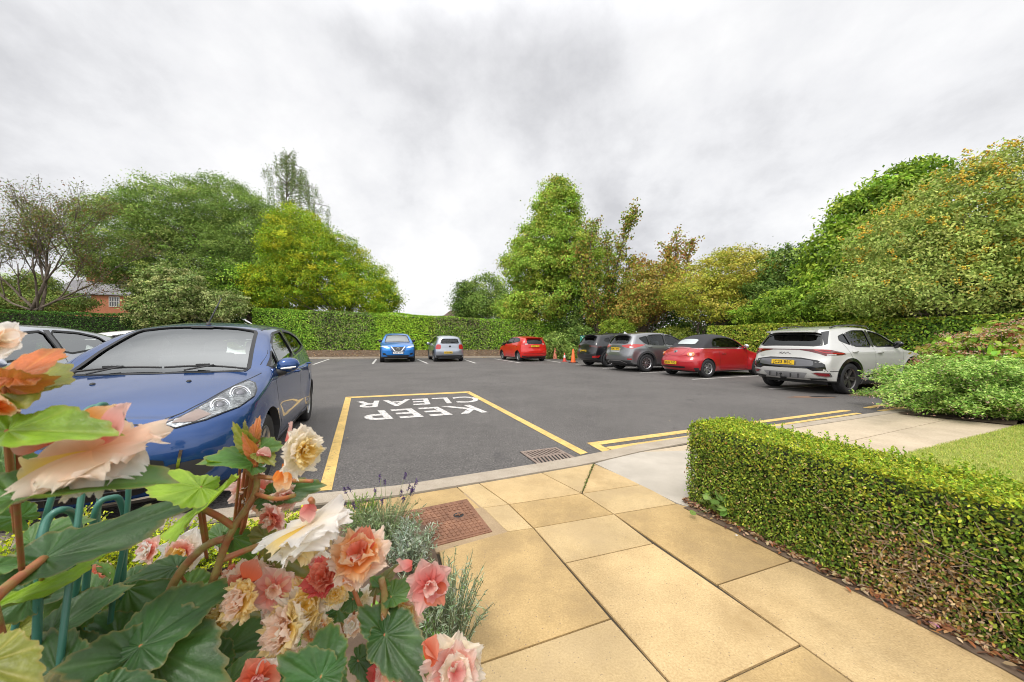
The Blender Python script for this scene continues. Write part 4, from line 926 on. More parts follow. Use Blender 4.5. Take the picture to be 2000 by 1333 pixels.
# 5. small silver hatchback, rear on
car, B, sn = make_car('silver_small_hatchback', mod(HATCH, hw=.825, wheel='nine'), paintm('grey_silver_paint', (.36, .39, .44), .7, .3), (-4.83, 24.66), (-.33, .944), sc=1.09, res=R2, label='small silver hatchback in the back row with its rear to the camera')
tail_lamps(car, sn, rounded([(-3.0, .47, .68), (-3.0, .47, .95), (-3.0, .72, .97), (-2.95, .80, .70)], .2, 1), MT['redlens'], (-1, .35, .1))
plate(car, (-3.150, .10, .52), 'WF08 BML', rear=True, w=.46)
patch(sn, [(-3.1, -.75, .36), (-3.1, .75, .36), (-3.1, .7, .24), (-3.1, -.7, .24)], 'bumper_valance', MT['plastic'], car, d=(-1, 0, 0))
mb = MB(); h, _ = sn.hit((-3.1, 0, .85), Vector((-1, 0, 0))); mb.lathe([(0, -.02), (.05, -.015), (.055, 0)], 20, 'X', h); mb.build('badge', MT['dark'], car, smooth=True)
mb = MB(); mb.tube([(-3.08, 0, 1.06), (-3.06, -.3, 1.085)], .012, 6); mb.build('wiper', MT['dark'], car)
# 6. bright red hatchback, rear on
car, B, sn = make_car('red_hatchback', mod(HATCH, hw=.87, wheel='five', mirmat=MT['dark'], priv=(2, 'rear')), paintm('bright_red_paint', (.62, .012, .008), .1, .35), (.15, 24.74), (-.385, .923), sc=1.06, res=R2, label='bright red hatchback parked alone in the back row left of the cones')
tail_lamps(car, sn, [(-3.0, .40, .98), (-3.0, .42, 1.04), (-3.0, .70, 1.07), (-2.9, .80, 1.02), (-2.95, .74, .95)], MT['redlens'], (-1, .35, .1))
tail_lamps(car, sn, [(-3.0, .44, .985), (-3.0, .44, 1.02), (-3.0, .62, 1.02), (-3.0, .62, .985)], MT['whitelens'], (-1, .2, .1), off=.01, name='reversing_light')
plate(car, (-3.12, .02, .89), 'WR23 VFJ', rear=True)
patch(sn, rounded([(-3.1, -.80, .36), (-3.1, -.5, .30), (-3.1, .5, .30), (-3.1, .80, .36), (-3.1, .7, .2), (-3.1, -.7, .2)], .1, 1), 'bumper_valance', MT['plastic'], car, d=(-1, 0, 0))
mb = MB(); mb.box((-2.98, 0, 1.355), (.22, 1.05, .03)); mb.build('spoiler', bpy.data.materials['bright_red_paint'], car, bevel=.01)
band(sn, [(-3.1, -.78, .50), (-3.1, -.6, .46), (-3.1, .6, .46), (-3.1, .78, .50)], .012, 'bumper_crease', MT['dark'], car, d=(-1, 0, 0), closed=False)
# 7. black crossover
blackp = paintm('black_paint', (.012, .012, .015), .2, .3)
sxr = 1.0
car, B, sn = make_car('black_crossover', mod(SUV, hw=.88, wheel='big', priv=(0, 1, 2, 'rear')), blackp, (6.81, 18.94), FW, sc=1.0, res=R2, label='black crossover at the far end of the right hand row beside the cones')
tail_lamps(car, sn, [(-3.4, .35, .97), (-3.4, .35, 1.03), (-3.3, .80, 1.03), (-3.1, .9, .98), (-3.3, .82, .93)], mat('smoked_lamp', (.08, .02, .02), .1, coat=1), (-.9, .4, .1))
tail_lamps(car, sn, [(-3.4, .62, .44), (-3.4, .62, .54), (-3.2, .86, .56), (-3.3, .84, .46)], MT['redlens'], (-.9, .3, 0), name='reflector')
band(sn, [(-3.5, -.8, .52), (-3.5, 0, .52), (-3.5, .8, .52)], .18, 'bumper_trim', MT['plastic'], car, off=.006, d=(-1, 0, 0), closed=False)
plate(car, (-3.56, .0, .76), 'BP21 XNB', rear=True)
mb = MB(); mb.box((-3.32, 0, 1.535), (.30, 1.15, .035)); mb.build('spoiler', blackp, car, bevel=.01)
for s in (1, -1):
    mb = MB(); mb.tube([(-1.2, s*.60, 1.58), (-1.4, s*.60, 1.62), (-2.6, s*.60, 1.62), (-2.9, s*.59, 1.57)], .016, 6); mb.build('roof_rail', MT['dark'], car)
# 8. grey estate-like SUV
greyp = paintm('metallic_grey_paint', (.27, .275, .285), .8, .3)
RV = mod(SUV, hw=.915, wheel='multi', mirmat=greyp, flare=.035, priv=(2,),
  windows=dict(SUV['windows'], side=[[(-.50, 1.12), (-1.10, 1.46), (-1.55, 1.52), (-1.60, 1.08)], [(-1.69, 1.075), (-1.66, 1.525), (-2.20, 1.51), (-2.45, 1.47), (-2.44, 1.09)], [(-2.50, 1.095), (-2.52, 1.46), (-2.95, 1.37), (-2.70, 1.15)]]), b_pillar=[[(-1.61, 1.075), (-1.56, 1.53), (-1.655, 1.53), (-1.685, 1.07)], [(-2.445, 1.09), (-2.455, 1.47), (-2.515, 1.46), (-2.495, 1.09)]])
car, B, sn = make_car('grey_crossover', RV, greyp, (7.60, 16.29), FW, sc=1.0, res=R2, label='metallic grey crossover parked between the black crossover and the red convertible')
tail_lamps(car, sn, [(-3.4, .30, 1.02), (-3.4, .30, 1.06), (-3.3, .75, 1.12), (-2.85, .95, 1.13), (-3.0, .93, 1.06), (-3.3, .80, .93), (-3.4, .55, .97)], mat('pink_red_lamp', (.50, .045, .04), .15, coat=1), (-.8, .6, .15))
tail_lamps(car, sn, [(-3.3, .66, .97), (-3.3, .66, 1.03), (-3.3, .80, 1.02), (-3.3, .80, .95)], MT['whitelens'], (-.8, .5, .1), off=.008, name='reversing_light')
tail_lamps(car, sn, [(-3.4, .66, .50), (-3.4, .66, .55), (-3.4, .84, .55), (-3.4, .84, .50)], MT['redlens'], (-.9, .3, 0), name='reflector')
patch(sn, rounded([(-3.5, -.30, .98), (-3.5, .30, .98), (-3.5, .28, .80), (-3.5, -.28, .80)], .1, 1), 'plate_recess', mat('light_silver', (.6, .6, .62), .3, metal=.6), car, d=(-1, 0, 0))
plate(car, (-3.535, .0, .93), 'GM17 KPT', rear=True)
patch(sn, [(-3.5, -.85, .46), (-3.5, .85, .46), (-3.4, .8, .32), (-3.4, -.8, .32)], 'bumper_trim', MT['plastic'], car, d=(-1, 0, 0), off=.006)
band(sn, [(-3.5, -.62, .34), (-3.5, -.35, .44), (-3.5, .35, .44), (-3.5, .62, .34)], .025, 'bumper_strip', MT['alloy'], car, off=.012, d=(-1, 0, 0), closed=False)
mb = MB(); mb.box((-3.34, 0, 1.53), (.26, 1.2, .04)); mb.build('spoiler', greyp, car, bevel=.012)
mb = MB(); mb.add([(-3.1, 0, 1.56), (-2.9, -.02, 1.565), (-2.9, .02, 1.565), (-3.08, 0, 1.65)], [(0, 1, 3), (1, 2, 3), (2, 0, 3)]); mb.build('aerial_fin', MT['whitelens'], car)
# 9. red convertible with black soft top
redp = paintm('deep_red_paint', (.42, .004, .012), .15, .35)
car, B, sn = make_car('red_convertible', mod(BEET, roofmat=mat('black_soft_top', (.035, .034, .038), .85, bump=.3, bscale=60), mirmat=MT['chrome']), redp, (8.71, 13.91), FW, sc=1.0, res=(90, 34, 28), label='round red convertible with its black fabric roof up, in the right hand row')
patch(sn, rounded([(-2.35, -.36, 1.3), (-2.35, .36, 1.3), (-2.62, .40, 1.12), (-2.62, -.40, 1.12)], .15, 2), 'rear_window', mat('pale_rear_glass', (.45, .50, .50), .08, coat=1), car, off=.012, d=(-.7, 0, .7), grid=.04)
band(sn, [(-2.75, -.70, 1.02), (-2.82, -.45, 1.0), (-2.86, 0, 1.0), (-2.82, .45, 1.0), (-2.75, .70, 1.02)], .02, 'chrome_strip', MT['silvertext'], car, off=.004, d=(-.5, 0, .85), closed=False)
for s in (1, -1):
    band(sn, [(-.60, s*.8, .985), (-1.5, s*.8, 1.0), (-2.3, s*.8, 1.0), (-2.78, s*.75, 1.0)], .018, 'chrome_strip', MT['silvertext'], car, off=.004, d=(0, s, .2), closed=False)
    a = [(-3.05+.085*math.cos(q), s*(.60), .80+.085*math.sin(q)) for q in np.linspace(0, 2*math.pi, 24, endpoint=False)]
    dn = Vector((-.75, s*.45, .35)); u = Vector((0, 0, 1)).cross(dn).normalized(); v = dn.normalized().cross(u); c0 = Vector((-3.05, s*.60, .80))
    patch(sn, [c0+(u*math.cos(q)*.12+v*math.sin(q)*.085) for q in np.linspace(0, 2*math.pi, 24, endpoint=False)], 'tail_light', MT['orangelens'], car, off=.006, d=dn, grid=.04, thick=.01)
    patch(sn, [c0-u*s*0.0+(u*math.cos(q)*.048+v*(math.sin(q)*.048-.015)) for q in np.linspace(0, 2*math.pi, 20, endpoint=False)], 'reversing_light', MT['whitelens'], car, off=.02, d=dn, grid=.04)
    patch(sn, rounded([(-2.95, s*.86, .18), (-2.95, s*.70, .16), (-2.95, s*.70, .34), (-2.95, s*.86, .34)], .1, 1), 'mud_flap', MT['plastic'], car, off=.01, d=(-1, s*.2, 0))
    band(sn, [(-.5, s*.8, .30), (-1.2, s*.8, .295), (-2.0, s*.8, .30)], .03, 'sill', redp, car, off=.02, d=(0, s, 0), closed=False)
band(sn, rounded([(-2.9, -.44, .98), (-2.9, .44, .98), (-3.15, .34, .74), (-3.18, 0, .70), (-3.15, -.34, .74)], .15, 2), .009, 'panel_gap', MT['dark'], car, off=.0015, d=(-.7, 0, .7))
plate(car, (-3.35, 0, .50), 'SK06 YUG', rear=True)
patch(sn, rounded([(-3.3, -.5, .38), (-3.3, .5, .38), (-3.3, .48, .32), (-3.3, -.48, .32)], .1, 1), 'bumper_vent', MT['dark'], car, d=(-1, 0, 0))
h, hn = sn.hit((-3.08, 0, .87), Vector((-.7, 0, .7)).normalized()); mb = MB(); R = Vector((0, 0, 1)).rotation_difference(hn).to_matrix()
mb.lathe([(0, .012), (.062, .010), (.066, 0)], 24, 'Z', m=0)
for a, b in (((-.035, .045), (-.012, -.02)), ((-.012, -.02), (0, .012)), ((0, .012), (.012, -.02)), ((.012, -.02), (.035, .045)), ((-.05, .02), (-.024, -.045)), ((-.024, -.045), (0, -.01)), ((0, -.01), (.024, -.045)), ((.024, -.045), (.05, .02))):
    mb.tube([(a[1], a[0], .014), (b[1], b[0], .014)], .004, 5, m=1)
mb.v = [tuple(h+R @ Vector(p)) for p in mb.v]; mb.build('badge', [MT['silvertext'], MT['dark']], car)
# 10. big white crossover, nearest on the right
whitep = paintm('pearl_white_paint', (.60, .595, .57), .12, .28)
SW = mod(SUV, windows=dict(SUV['windows'], rear=[(-.70, 1.14), (-.60, 1.455), (.60, 1.455), (.70, 1.14)]), wheel='big', mirmat=MT['blackgloss'], clad=MT['blackgloss'], wr=.365)
car, B, sn = make_car('white_crossover', SW, whitep, (10.17, 10.27), FW, sx=1.03, res=(110, 40, 34), label='pearl white crossover nearest on the right, with a tow bar and yellow plate')
ws = car
gb = MT['blackgloss']
for s in (1, -1):
    lamp = [(-3.5, .32, 1.035), (-3.5, .32, 1.060), (-3.45, .62, 1.058), (-3.3, .84, 1.050), (-2.98, .95, .985), (-2.90, .97, .955), (-3.05, .955, .930), (-3.25, .88, .915), (-3.38, .78, .905), (-3.42, .70, .945), (-3.46, .50, 1.0)]
    o = patch(sn, [(x, s*y, z) for x, y, z in lamp], 'tail_light', mat('dark_red_lamp', (.12, .004, .006), .1, coat=1), car, off=.006, d=(-.75, s*.65, .1), grid=.05)
    for l in ([(-3.44, .60, 1.035), (-3.36, .76, .975), (-3.2, .90, .965), (-2.98, .955, .965)], [(-3.45, .58, 1.045), (-3.3, .84, 1.035)]):
        band(sn, [(x, s*y, z) for x, y, z in l], .022, 'light_strip', MT['redlens'], o, off=.012, d=(-.75, s*.65, .1), closed=False)
    band(sn, [(-3.36, s*.79, .925), (-3.2, s*.91, .935)], .02, 'reversing_light', MT['whitelens'], o, off=.012, d=(-.75, s*.65, .1), closed=False)
    # lower reflector
    rf = [(-3.5, .56, .50), (-3.45, .62, .52), (-3.35, .86, .515), (-3.3, .88, .42), (-3.4, .80, .41), (-3.48, .68, .43)]
    o = patch(sn, [(x, s*y, z) for x, y, z in rf], 'reflector_surround', MT['alloy'], car, off=.005, d=(-.85, s*.5, 0), grid=.05)
    rf = [(-3.5, .60, .495), (-3.45, .64, .508), (-3.35, .83, .50), (-3.33, .85, .44), (-3.4, .79, .43), (-3.48, .70, .445)]
    patch(sn, [(x, s*y, z) for x, y, z in rf], 'reflector', mat('maroon_reflector', (.20, .006, .012), .2, coat=1), o, off=.012, d=(-.85, s*.5, 0), grid=.05)
    # black band beside the rear glass
    patch(sn, [(-3.3, s*.71, 1.14), (-3.2, s*.60, 1.48), (-3.02, s*.665, 1.49), (-3.10, s*.70, 1.42), (-3.30, s*.785, 1.20)], 'quarter_panel', gb, car, off=.004, d=(-.8, s*.5, .3))
    # sill trim and roof rail
    patch(sn, [(-.55, s*.9, .46), (-.95, s*.9, .50), (-1.9, s*.9, .44), (-2.12, s*.9, .38), (-.6, s*.9, .38)], 'door_trim', gb, car, off=.006, d=(0, s, 0))
    mb = MB(); mb.tube([(-1.25, s*.60, 1.57), (-1.4, s*.605, 1.635), (-2.0, s*.61, 1.655), (-2.6, s*.60, 1.625), (-2.85, s*.59, 1.57)], .018, 8); mb.build('roof_rail', gb, car, smooth=True)
    band(sn, [(-3.02, s*.9, .55), (-3.2, s*.88, .55), (-3.40, s*.74, .555)], .012, 'panel_gap', MT['dark'], car, off=.002, d=(-.6, s*.8, 0), closed=False)
band(sn, [(-3.5, -.40, 1.048), (-3.5, 0, 1.048), (-3.5, .40, 1.048)], .018, 'light_strip', mat('deep_lamp', (.08, .003, .004), .15, coat=1), car, off=.006, d=(-1, 0, .1), closed=False)
pan = [(-3.5, -.80, .71), (-3.5, -.68, .80), (-3.5, -.35, .855), (-3.5, .35, .855), (-3.5, .68, .80), (-3.5, .80, .71), (-3.4, .82, .57), (-3.5, .60, .55), (-3.5, .50, .60), (-3.5, -.50, .60), (-3.5, -.60, .55), (-3.4, -.82, .57)]
patch(sn, pan, 'bumper_panel', gb, car, off=.004, d=(-1, 0, 0), grid=.07)
patch(sn, rounded([(-3.5, -.62, .67), (-3.5, -.60, .79), (-3.5, -.3, .825), (-3.5, .3, .825), (-3.5, .60, .79), (-3.5, .62, .67), (-3.5, .3, .645), (-3.5, -.3, .645)], .15, 1), 'plate_recess', mat('grey_gloss', (.12, .12, .13), .18, coat=1), car, off=.008, d=(-1, 0, 0), grid=.07)
patch(sn, [(-3.5, -.50, .50), (-3.5, .50, .50), (-3.4, .40, .35), (-3.4, -.40, .35)], 'skid_plate', mat('skid_silver', (.38, .38, .39), .4, metal=.5), car, off=.01, d=(-1, 0, 0))
band(sn, [(-3.4, -.80, .36), (-3.5, -.42, .34), (-3.5, .42, .34), (-3.4, .80, .36)], .05, 'bumper_lip', MT['plastic'], car, off=.012, d=(-1, 0, 0), closed=False)
plate(car, (-3.61, 0, .735), 'JC23 BSC', rear=True, tilt=.08)
kia = MB()
for seg_ in (((-.11, -.022), (-.11, .022)), ((-.11, -.006), (-.065, .022)), ((-.095, .0), (-.055, -.022)), ((-.055, -.022), (-.015, .022)), ((-.015, .022), (.005, -.022)), ((.005, -.022), (.055, .022)), ((.055, .022), (.085, -.022)), ((.085, -.022), (.11, -.022))):
    P = []
    for u_, z_ in seg_:
        h, _ = sn.hit((-3.5, -u_*1.15, .96+z_), Vector((-1, 0, 0))); P.append(h+Vector((-.004, 0, 0)))
    kia.tube(P, .006, 6)
kia.build('badge', MT['alloydark'], car)
h, _ = sn.hit((-3.5, .52, .88), Vector((-1, 0, 0))); textmesh('SPORTAGE', .035, MT['silvertext'], 'badge_text', car, h+Vector((-.004, 0, 0)), (0, -1, 0), (.05, 0, 1), 0, 1.2)
mb = MB()
for (a, b) in (((-3.24, 1.545), (-3.47, 1.50)),):
    ys = np.linspace(-.55, .55, 15); v = []
    for y in ys:
        k_ = 1-(abs(y)/.55)**4*.8
        v += [(a[0]+.05, y, a[1]-.02*(abs(y)/.55)**2), (b[0]+.13*(1-k_), y, b[1]), (b[0]+.13*(1-k_), y, b[1]-.03), (a[0]+.0, y, a[1]-.06)]
    mb.add(v, [(i*4+j, (i+1)*4+j, (i+1)*4+(j+1) % 4, i*4+(j+1) % 4) for i in range(14) for j in range(4)]+[(0, 1, 2, 3), (59, 58, 57, 56)])
mb.build('spoiler', whitep, car, smooth=False)
mb = MB(); mb.tube([(-3.35, 0, .36), (-3.55, 0, .34), (-3.66, 0, .36), (-3.68, 0, .42)], [.03, .028, .025, .02], 8); mb.lathe([(.028*math.sin(q), .028*-math.cos(q)) for q in np.linspace(0, math.pi, 9)], 14, 'Z', (-3.68, 0, .45)); mb.build('tow_bar', MT['dark'], car, smooth=True)
for s in (.25, -.25, .12, -.12):
    mb = MB(); mb.box((-3.58, s*1.3, .42), (.03, .012, .10)); mb.build('diffuser_fin', MT['plastic'], car)
# ================= vegetation =================
def E_(px, py, rx, ry, Y, rd=None):
    c = cp(px, py, Y); k = Y/FOC
    return (np.array(c), np.array([rx*k, (rd if rd else rx*k*.8), ry*k]))
def crown_pts(ells, n, shell=.16, inner=.25):
    A = np.array([e[1][0]*e[1][2]+e[1][1]*e[1][2] for e in ells]); out = []; nr = []
    idx = rng.choice(len(ells), n*3, p=A/A.sum())
    d = unit(rng.normal(0, 1, (n*3, 3))); r = 1-np.abs(rng.normal(0, shell, n*3)); k = rng.random(n*3) < inner; r[k] = rng.random(k.sum())**.5
    r = r*(1+.16*np.sin(d[:, 0]*8+idx)*np.cos(d[:, 2]*9+idx*2)+.06*np.sin(d[:, 1]*17+d[:, 2]*21))
    Cn = np.array([e[0] for e in ells]); R = np.array([e[1] for e in ells]); P = Cn[idx]+d*r[:, None]*R[idx]
    mn = np.min(np.stack([(((P-c)/rr)**2).sum(1) for c, rr in zip(Cn, R)]+[np.full(len(P), 9.)]), 0)
    keep = (mn > .42) | (rng.random(len(P)) < .3); P, d = P[keep][:n], d[keep][:n]; return P, d
def foliage(name, ells, ncl, per, cr, size, cols, wts=None, parent=None, aspect=.5, inner=.25, shell=.16, up=.5, droop=0, zmin=None, var=.2, elong=(1, 1, .6), fine=False, clcol=.25, zcol=None):
    P, d = crown_pts(ells, ncl, shell, inner); n = len(P)*per
    rc = cr*rng.uniform(.5, 1.4, (len(P), 1, 1)); Q = P[:, None, :]+rng.normal(0, 1, (len(P), per, 3))*rc*np.array(elong)
    if droop: Q[:, :, 2] -= np.abs(rng.normal(0, droop, (len(P), per)))
    Nn = np.repeat(d[:, None, :], per, 1)+np.array([0, 0, up])
    cl = pal(cols, len(P), wts, clcol); lf = pal(cols, n, wts, var).reshape(len(P), per, 3); col = .6*cl[:, None, :]+.4*lf
    if zcol:   # (height, colour, softness): tint of the top growth
        w_ = np.clip((Q[:, :, 2]-zcol[0])/zcol[2], 0, 1)[..., None]; col = col*(1-w_)+w_*np.array(zcol[1])*rng.normal(1, .25, (len(P), per, 1)).clip(.4, 1.7)
    Q = Q.reshape(-1, 3); Nn = Nn.reshape(-1, 3); col = col.reshape(-1, 3)
    if zmin is not None: k = Q[:, 2] > zmin; Q, Nn, col = Q[k], Nn[k], col[k]
    return leaves(name, Q, Nn, size, col, parent=parent, aspect=aspect, fine=fine), P
def limbs(root, base, targets, r0, split=.35, n=30, name='trunk', m='bark', wob=.25, trunks=1, spread=.5, tipr=.012):
    mb = MB(); base = Vector(base); T = [Vector(t) for t in targets]; top = sum(T, Vector())/len(T)
    forks = []
    for k in range(trunks):
        b = base+Vector((rnd.uniform(-1, 1), rnd.uniform(-1, 1), 0))*spread*(trunks > 1)*.35
        tt = base.lerp(top, split)+Vector((rnd.uniform(-1, 1), rnd.uniform(-1, 1), rnd.uniform(-.3, .3)))*spread*(1 if trunks > 1 else .2)
        pts = [b.lerp(tt, i/6)+Vector((rnd.uniform(-1, 1), rnd.uniform(-1, 1), 0))*wob*.3*(0 < i < 6) for i in range(7)]
        mb.tube(pts, [r0*(1-.45*i/6)/(trunks**.4) for i in range(7)], 9); forks.append((pts[-1], r0*.5/(trunks**.4), pts))
    for t in (T if len(T) <= n else rnd.sample(T, n)):
        t = base.lerp(t, .88)
        f, r, pts = min(forks, key=lambda q: (q[0]-t).length+rnd.random()); s = pts[rnd.choice((3, 4, 5, 6, 6))]
        mid = s.lerp(t, .45)+Vector((rnd.uniform(-1, 1), rnd.uniform(-1, 1), rnd.uniform(.1, 1)))*(t-s).length*.12
        P = [s.lerp(mid, q*2) if q <= .5 else mid.lerp(t, q*2-1) for q in np.linspace(0, 1, 8)]
        P = [p+Vector((rnd.uniform(-1, 1), rnd.uniform(-1, 1), rnd.uniform(-1, 1)))*wob*.2*(0 < i < 7) for i, p in enumerate(P)]
        mb.tube(P, [max(tipr, r*.6*(1-i/7.5)) for i in range(8)], 6)
        for q in range(3):
            i = rnd.randint(3, 6); e2 = P[i]+(t-s).normalized()*rnd.uniform(.2, .6)*(t-s).length*.15+Vector((rnd.uniform(-1, 1), rnd.uniform(-1, 1), rnd.uniform(-.4, .6)))*(t-s).length*.08
            mb.tube([P[i], P[i].lerp(e2, .5)+Vector((0, 0, .05)), e2], [max(tipr, r*.3), max(tipr, r*.18), tipr*.7], 5)
    return mb.build(name, MT[m], root, smooth=True)
def tree(name, label, base, ells, ncl, per, cr, size, cols, r0=.15, group=None, cat='tree', **k):
    lk = {q: k.pop(q) for q in list(k) if q in ('split', 'n', 'wob', 'trunks', 'spread', 'tipr')}
    root = empty(name, base); tag(root, label, cat, group)
    extra = k.pop('extra', [])
    o, P = foliage('crown', ells, ncl, per, cr, size, cols, parent=None, **k)
    for e in [o]:
        e.data.transform(Matrix.Translation(-Vector(base))); e.parent = root
    tr = limbs(root, (0, 0, 0), [Vector(p)-Vector(base) for p in P[::max(1, len(P)//60)]], r0, **lk)
    return root
G = dict(
 mid=[(.10, .17, .042), (.155, .24, .06), (.065, .115, .03), (.23, .31, .095)],
 fresh=[(.14, .27, .03), (.20, .36, .04), (.08, .18, .025), (.28, .42, .07)],
 yel=[(.34, .42, .022), (.24, .36, .028), (.15, .28, .025), (.46, .44, .035), (.09, .19, .02), (.13, .26, .025)],
 dark=[(.035, .075, .018), (.055, .11, .025), (.025, .05, .014), (.09, .16, .035)],
 vari=[(.16, .24, .07), (.30, .36, .16), (.08, .14, .035), (.40, .44, .24)],
 cherry=[(.14, .19, .05), (.10, .14, .04), (.20, .12, .07), (.18, .22, .07)],
 cherryred=[(.19, .095, .06), (.14, .07, .05), (.16, .14, .05)],
 liq=[(.14, .25, .04), (.22, .33, .055), (.10, .18, .03), (.30, .35, .07), (.27, .24, .06), (.14, .25, .04), (.22, .33, .055)],
 liq2=[(.15, .20, .04), (.24, .25, .05), (.20, .13, .045), (.09, .16, .03)],
 red=[(.34, .17, .055), (.26, .12, .05), (.30, .27, .06), (.17, .24, .045), (.40, .26, .08), (.20, .26, .05)],
 gold=[(.36, .37, .06), (.28, .33, .05), (.45, .41, .09), (.19, .27, .04), (.36, .30, .07)],
 laurel=[(.125, .24, .03), (.20, .33, .04), (.07, .13, .02), (.31, .42, .06)],
 crab=[(.19, .26, .07), (.27, .34, .11), (.12, .19, .05), (.36, .40, .14), (.19, .27, .07)],
 hedge=[(.12, .24, .03), (.17, .32, .04), (.07, .15, .02), (.24, .38, .06)])
for k_ in G:
    s_ = .82 if k_ in ('yel', 'gold', 'red', 'cherry', 'cherryred') else {'crab': 1.0, 'laurel': .86, 'vari': .78}.get(k_, 1.05); G[k_] = [tuple(min(.8, c_*f_*s_) for c_, f_ in zip(q_, (1.75, 1.66, 1.3))) for q_ in G[k_]]
# far left: open, nearly bare cherry
root = empty('cherry_tree', cp(70, 606, 24)); tag(root, 'sparse brown leaved cherry tree with bare spreading limbs at the far left', 'tree'); b0 = Vector(root.location)
mb = MB(); tips = []
def grow(p, d, r, L, dep):
    n = 5; pts = [p]; 
    for i in range(n):
        d = (d+Vector((rnd.uniform(-1, 1), rnd.uniform(-.6, .6), rnd.uniform(-.35, .75)))*.17).normalized(); pts.append(pts[-1]+d*L/n)
    mb.tube(pts, [max(.008, r*(1-.5*i/n)) for i in range(n+1)], 7 if r > .04 else 5)
    if dep >= 2: tips.extend([(q, dep) for q in pts[2:]])
    if dep < 4:
        for k in range(3 if dep < 2 else 4):
            q = pts[rnd.randint(2, n)]; nd = (d+Vector((rnd.uniform(-1, 1), rnd.uniform(-.9, .9), rnd.uniform(-.35, .9)))*.75).normalized(); grow(q, nd, r*.52, L*.72, dep+1)
for d0, rr, LL in (((-.75, 0, .75), .15, 2.6), ((-.1, .2, 1), .17, 2.7), ((.45, -.1, .9), .20, 2.9), ((.95, .1, .42), .14, 3.0), ((-1, 0, .30), .12, 2.8), ((.1, -.2, 1.0), .12, 3.0)):
    grow(Vector((rnd.uniform(-.35, .35), 0, 0)), Vector(d0).normalized(), rr*.62, LL*1.16, 0)
mb.build('trunk', MT['bark'], root, smooth=True)
T = np.array([t[0][:] for t in tips]); T = T[rng.choice(len(T), min(len(T), 2100), replace=False)]
Q = (T[:, None, :]+rng.normal(0, 1, (len(T), 10, 3))*np.array([.30, .3, .10])).reshape(-1, 3); col = pal(G['cherry'], len(Q)); lowk = Q[:, 2] < 3.4; col[lowk] = pal(G['cherryred']+G['cherry'][:2], lowk.sum())
leaves('crown', Q, np.tile([0., 0, 1.], (len(Q), 1)), .13, col, parent=root, aspect=.45)
# brick houses far left
brick = speckle('red_brick', None, (.30, .10, .05), (.46, .18, .09), 14, 3, .9, .2); slate = mat('slate_roof', (.13, .125, .13), .7, noise=(3, (.22, .21, .21), .35, .7))
def house(label, c, w_, d_, h, rh, rz, winpos, chim=None, name='brick_house', gable=True):
    r = empty(name, c, rz); tag(r, label, 'house')
    mb = MB(); mb.box((0, 0, h/2), (w_, d_, h))
    mb.add([(-w_/2, -d_/2, h), (w_/2, -d_/2, h), (w_/2, d_/2, h), (-w_/2, d_/2, h), (-w_/2, 0, h+rh), (w_/2, 0, h+rh)], [(0, 4, 3), (1, 2, 5)]); mb.build('wall', brick, r)
    mb = MB(); o = .3
    mb.add([(-w_/2-o, -d_/2-o, h-.12), (w_/2+o, -d_/2-o, h-.12), (w_/2+o, 0, h+rh+.06), (-w_/2-o, 0, h+rh+.06), (-w_/2-o, d_/2+o, h-.12), (w_/2+o, d_/2+o, h-.12), (-w_/2-o, -d_/2-o, h), (w_/2+o, -d_/2-o, h), (w_/2+o, 0, h+rh+.2), (-w_/2-o, 0, h+rh+.2), (-w_/2-o, d_/2+o, h), (w_/2+o, d_/2+o, h)],
           [(0, 1, 2, 3), (3, 2, 5, 4), (6, 7, 8, 9), (9, 8, 11, 10), (0, 1, 7, 6), (4, 5, 11, 10), (0, 3, 9, 6), (3, 4, 10, 9), (1, 2, 8, 7), (2, 5, 11, 8)]); rf = mb.build('roof', slate, r)
    if chim:
        mb = MB(); mb.box((chim[0], 0, h+rh+.3), (.9, .7, 2.2)); mb.box((chim[0], 0, h+rh+1.35), (1.05, .85, .2))
        for k in (-.25, .25): mb.lathe([(.13, 0), (.15, .4), (.11, .42)], 12, 'Z', (chim[0]+k, 0, h+rh+1.4))
        mb.build('chimney', brick, rf)
    for (wx, wz, ww, wh) in winpos:
        mb = MB(); y = -d_/2-.03; fr = .07
        for bx in ((wx-ww/2, wz, fr, wh), (wx+ww/2, wz, fr, wh), (wx, wz, fr, wh), (wx, wz-wh/2, ww+fr, fr), (wx, wz+wh/2, ww+fr, fr), (wx, wz, ww, fr*.7), (wx-ww/4, wz, fr*.5, wh), (wx+ww/4, wz, fr*.5, wh)): mb.box((bx[0], y, bx[1]), (bx[2], .09, bx[3]))
        wn = mb.build('window', MT['white'], r); mb = MB(); mb.box((wx, y+.01, wz), (ww, .03, wh)); mb.build('pane', MT['blackgloss'], wn)
c = cp(226, 640, 48); house('orange red brick house with a white barred window in the gap between trees', (c.x, c.y, 0), 8.2, 7, 7.1, 2.0, .25, [(-.9, 6.2, 1.5, 1.3), (2.2, 6.2, 1.0, 1.2)], (-2.4,))
c = cp(-125, 640, 40); house('brick house with a grey slate roof behind the sparse cherry tree', (c.x, c.y, 0), 9, 7, 5.9, 3.0, .3, [(2.6, 5.2, 1.5, 1.2), (-1.8, 5.2, 1.5, 1.2)])
c = cp(872, 640, 75); tileroof = mat('brown_tile_roof', (.12, .075, .06), .8)
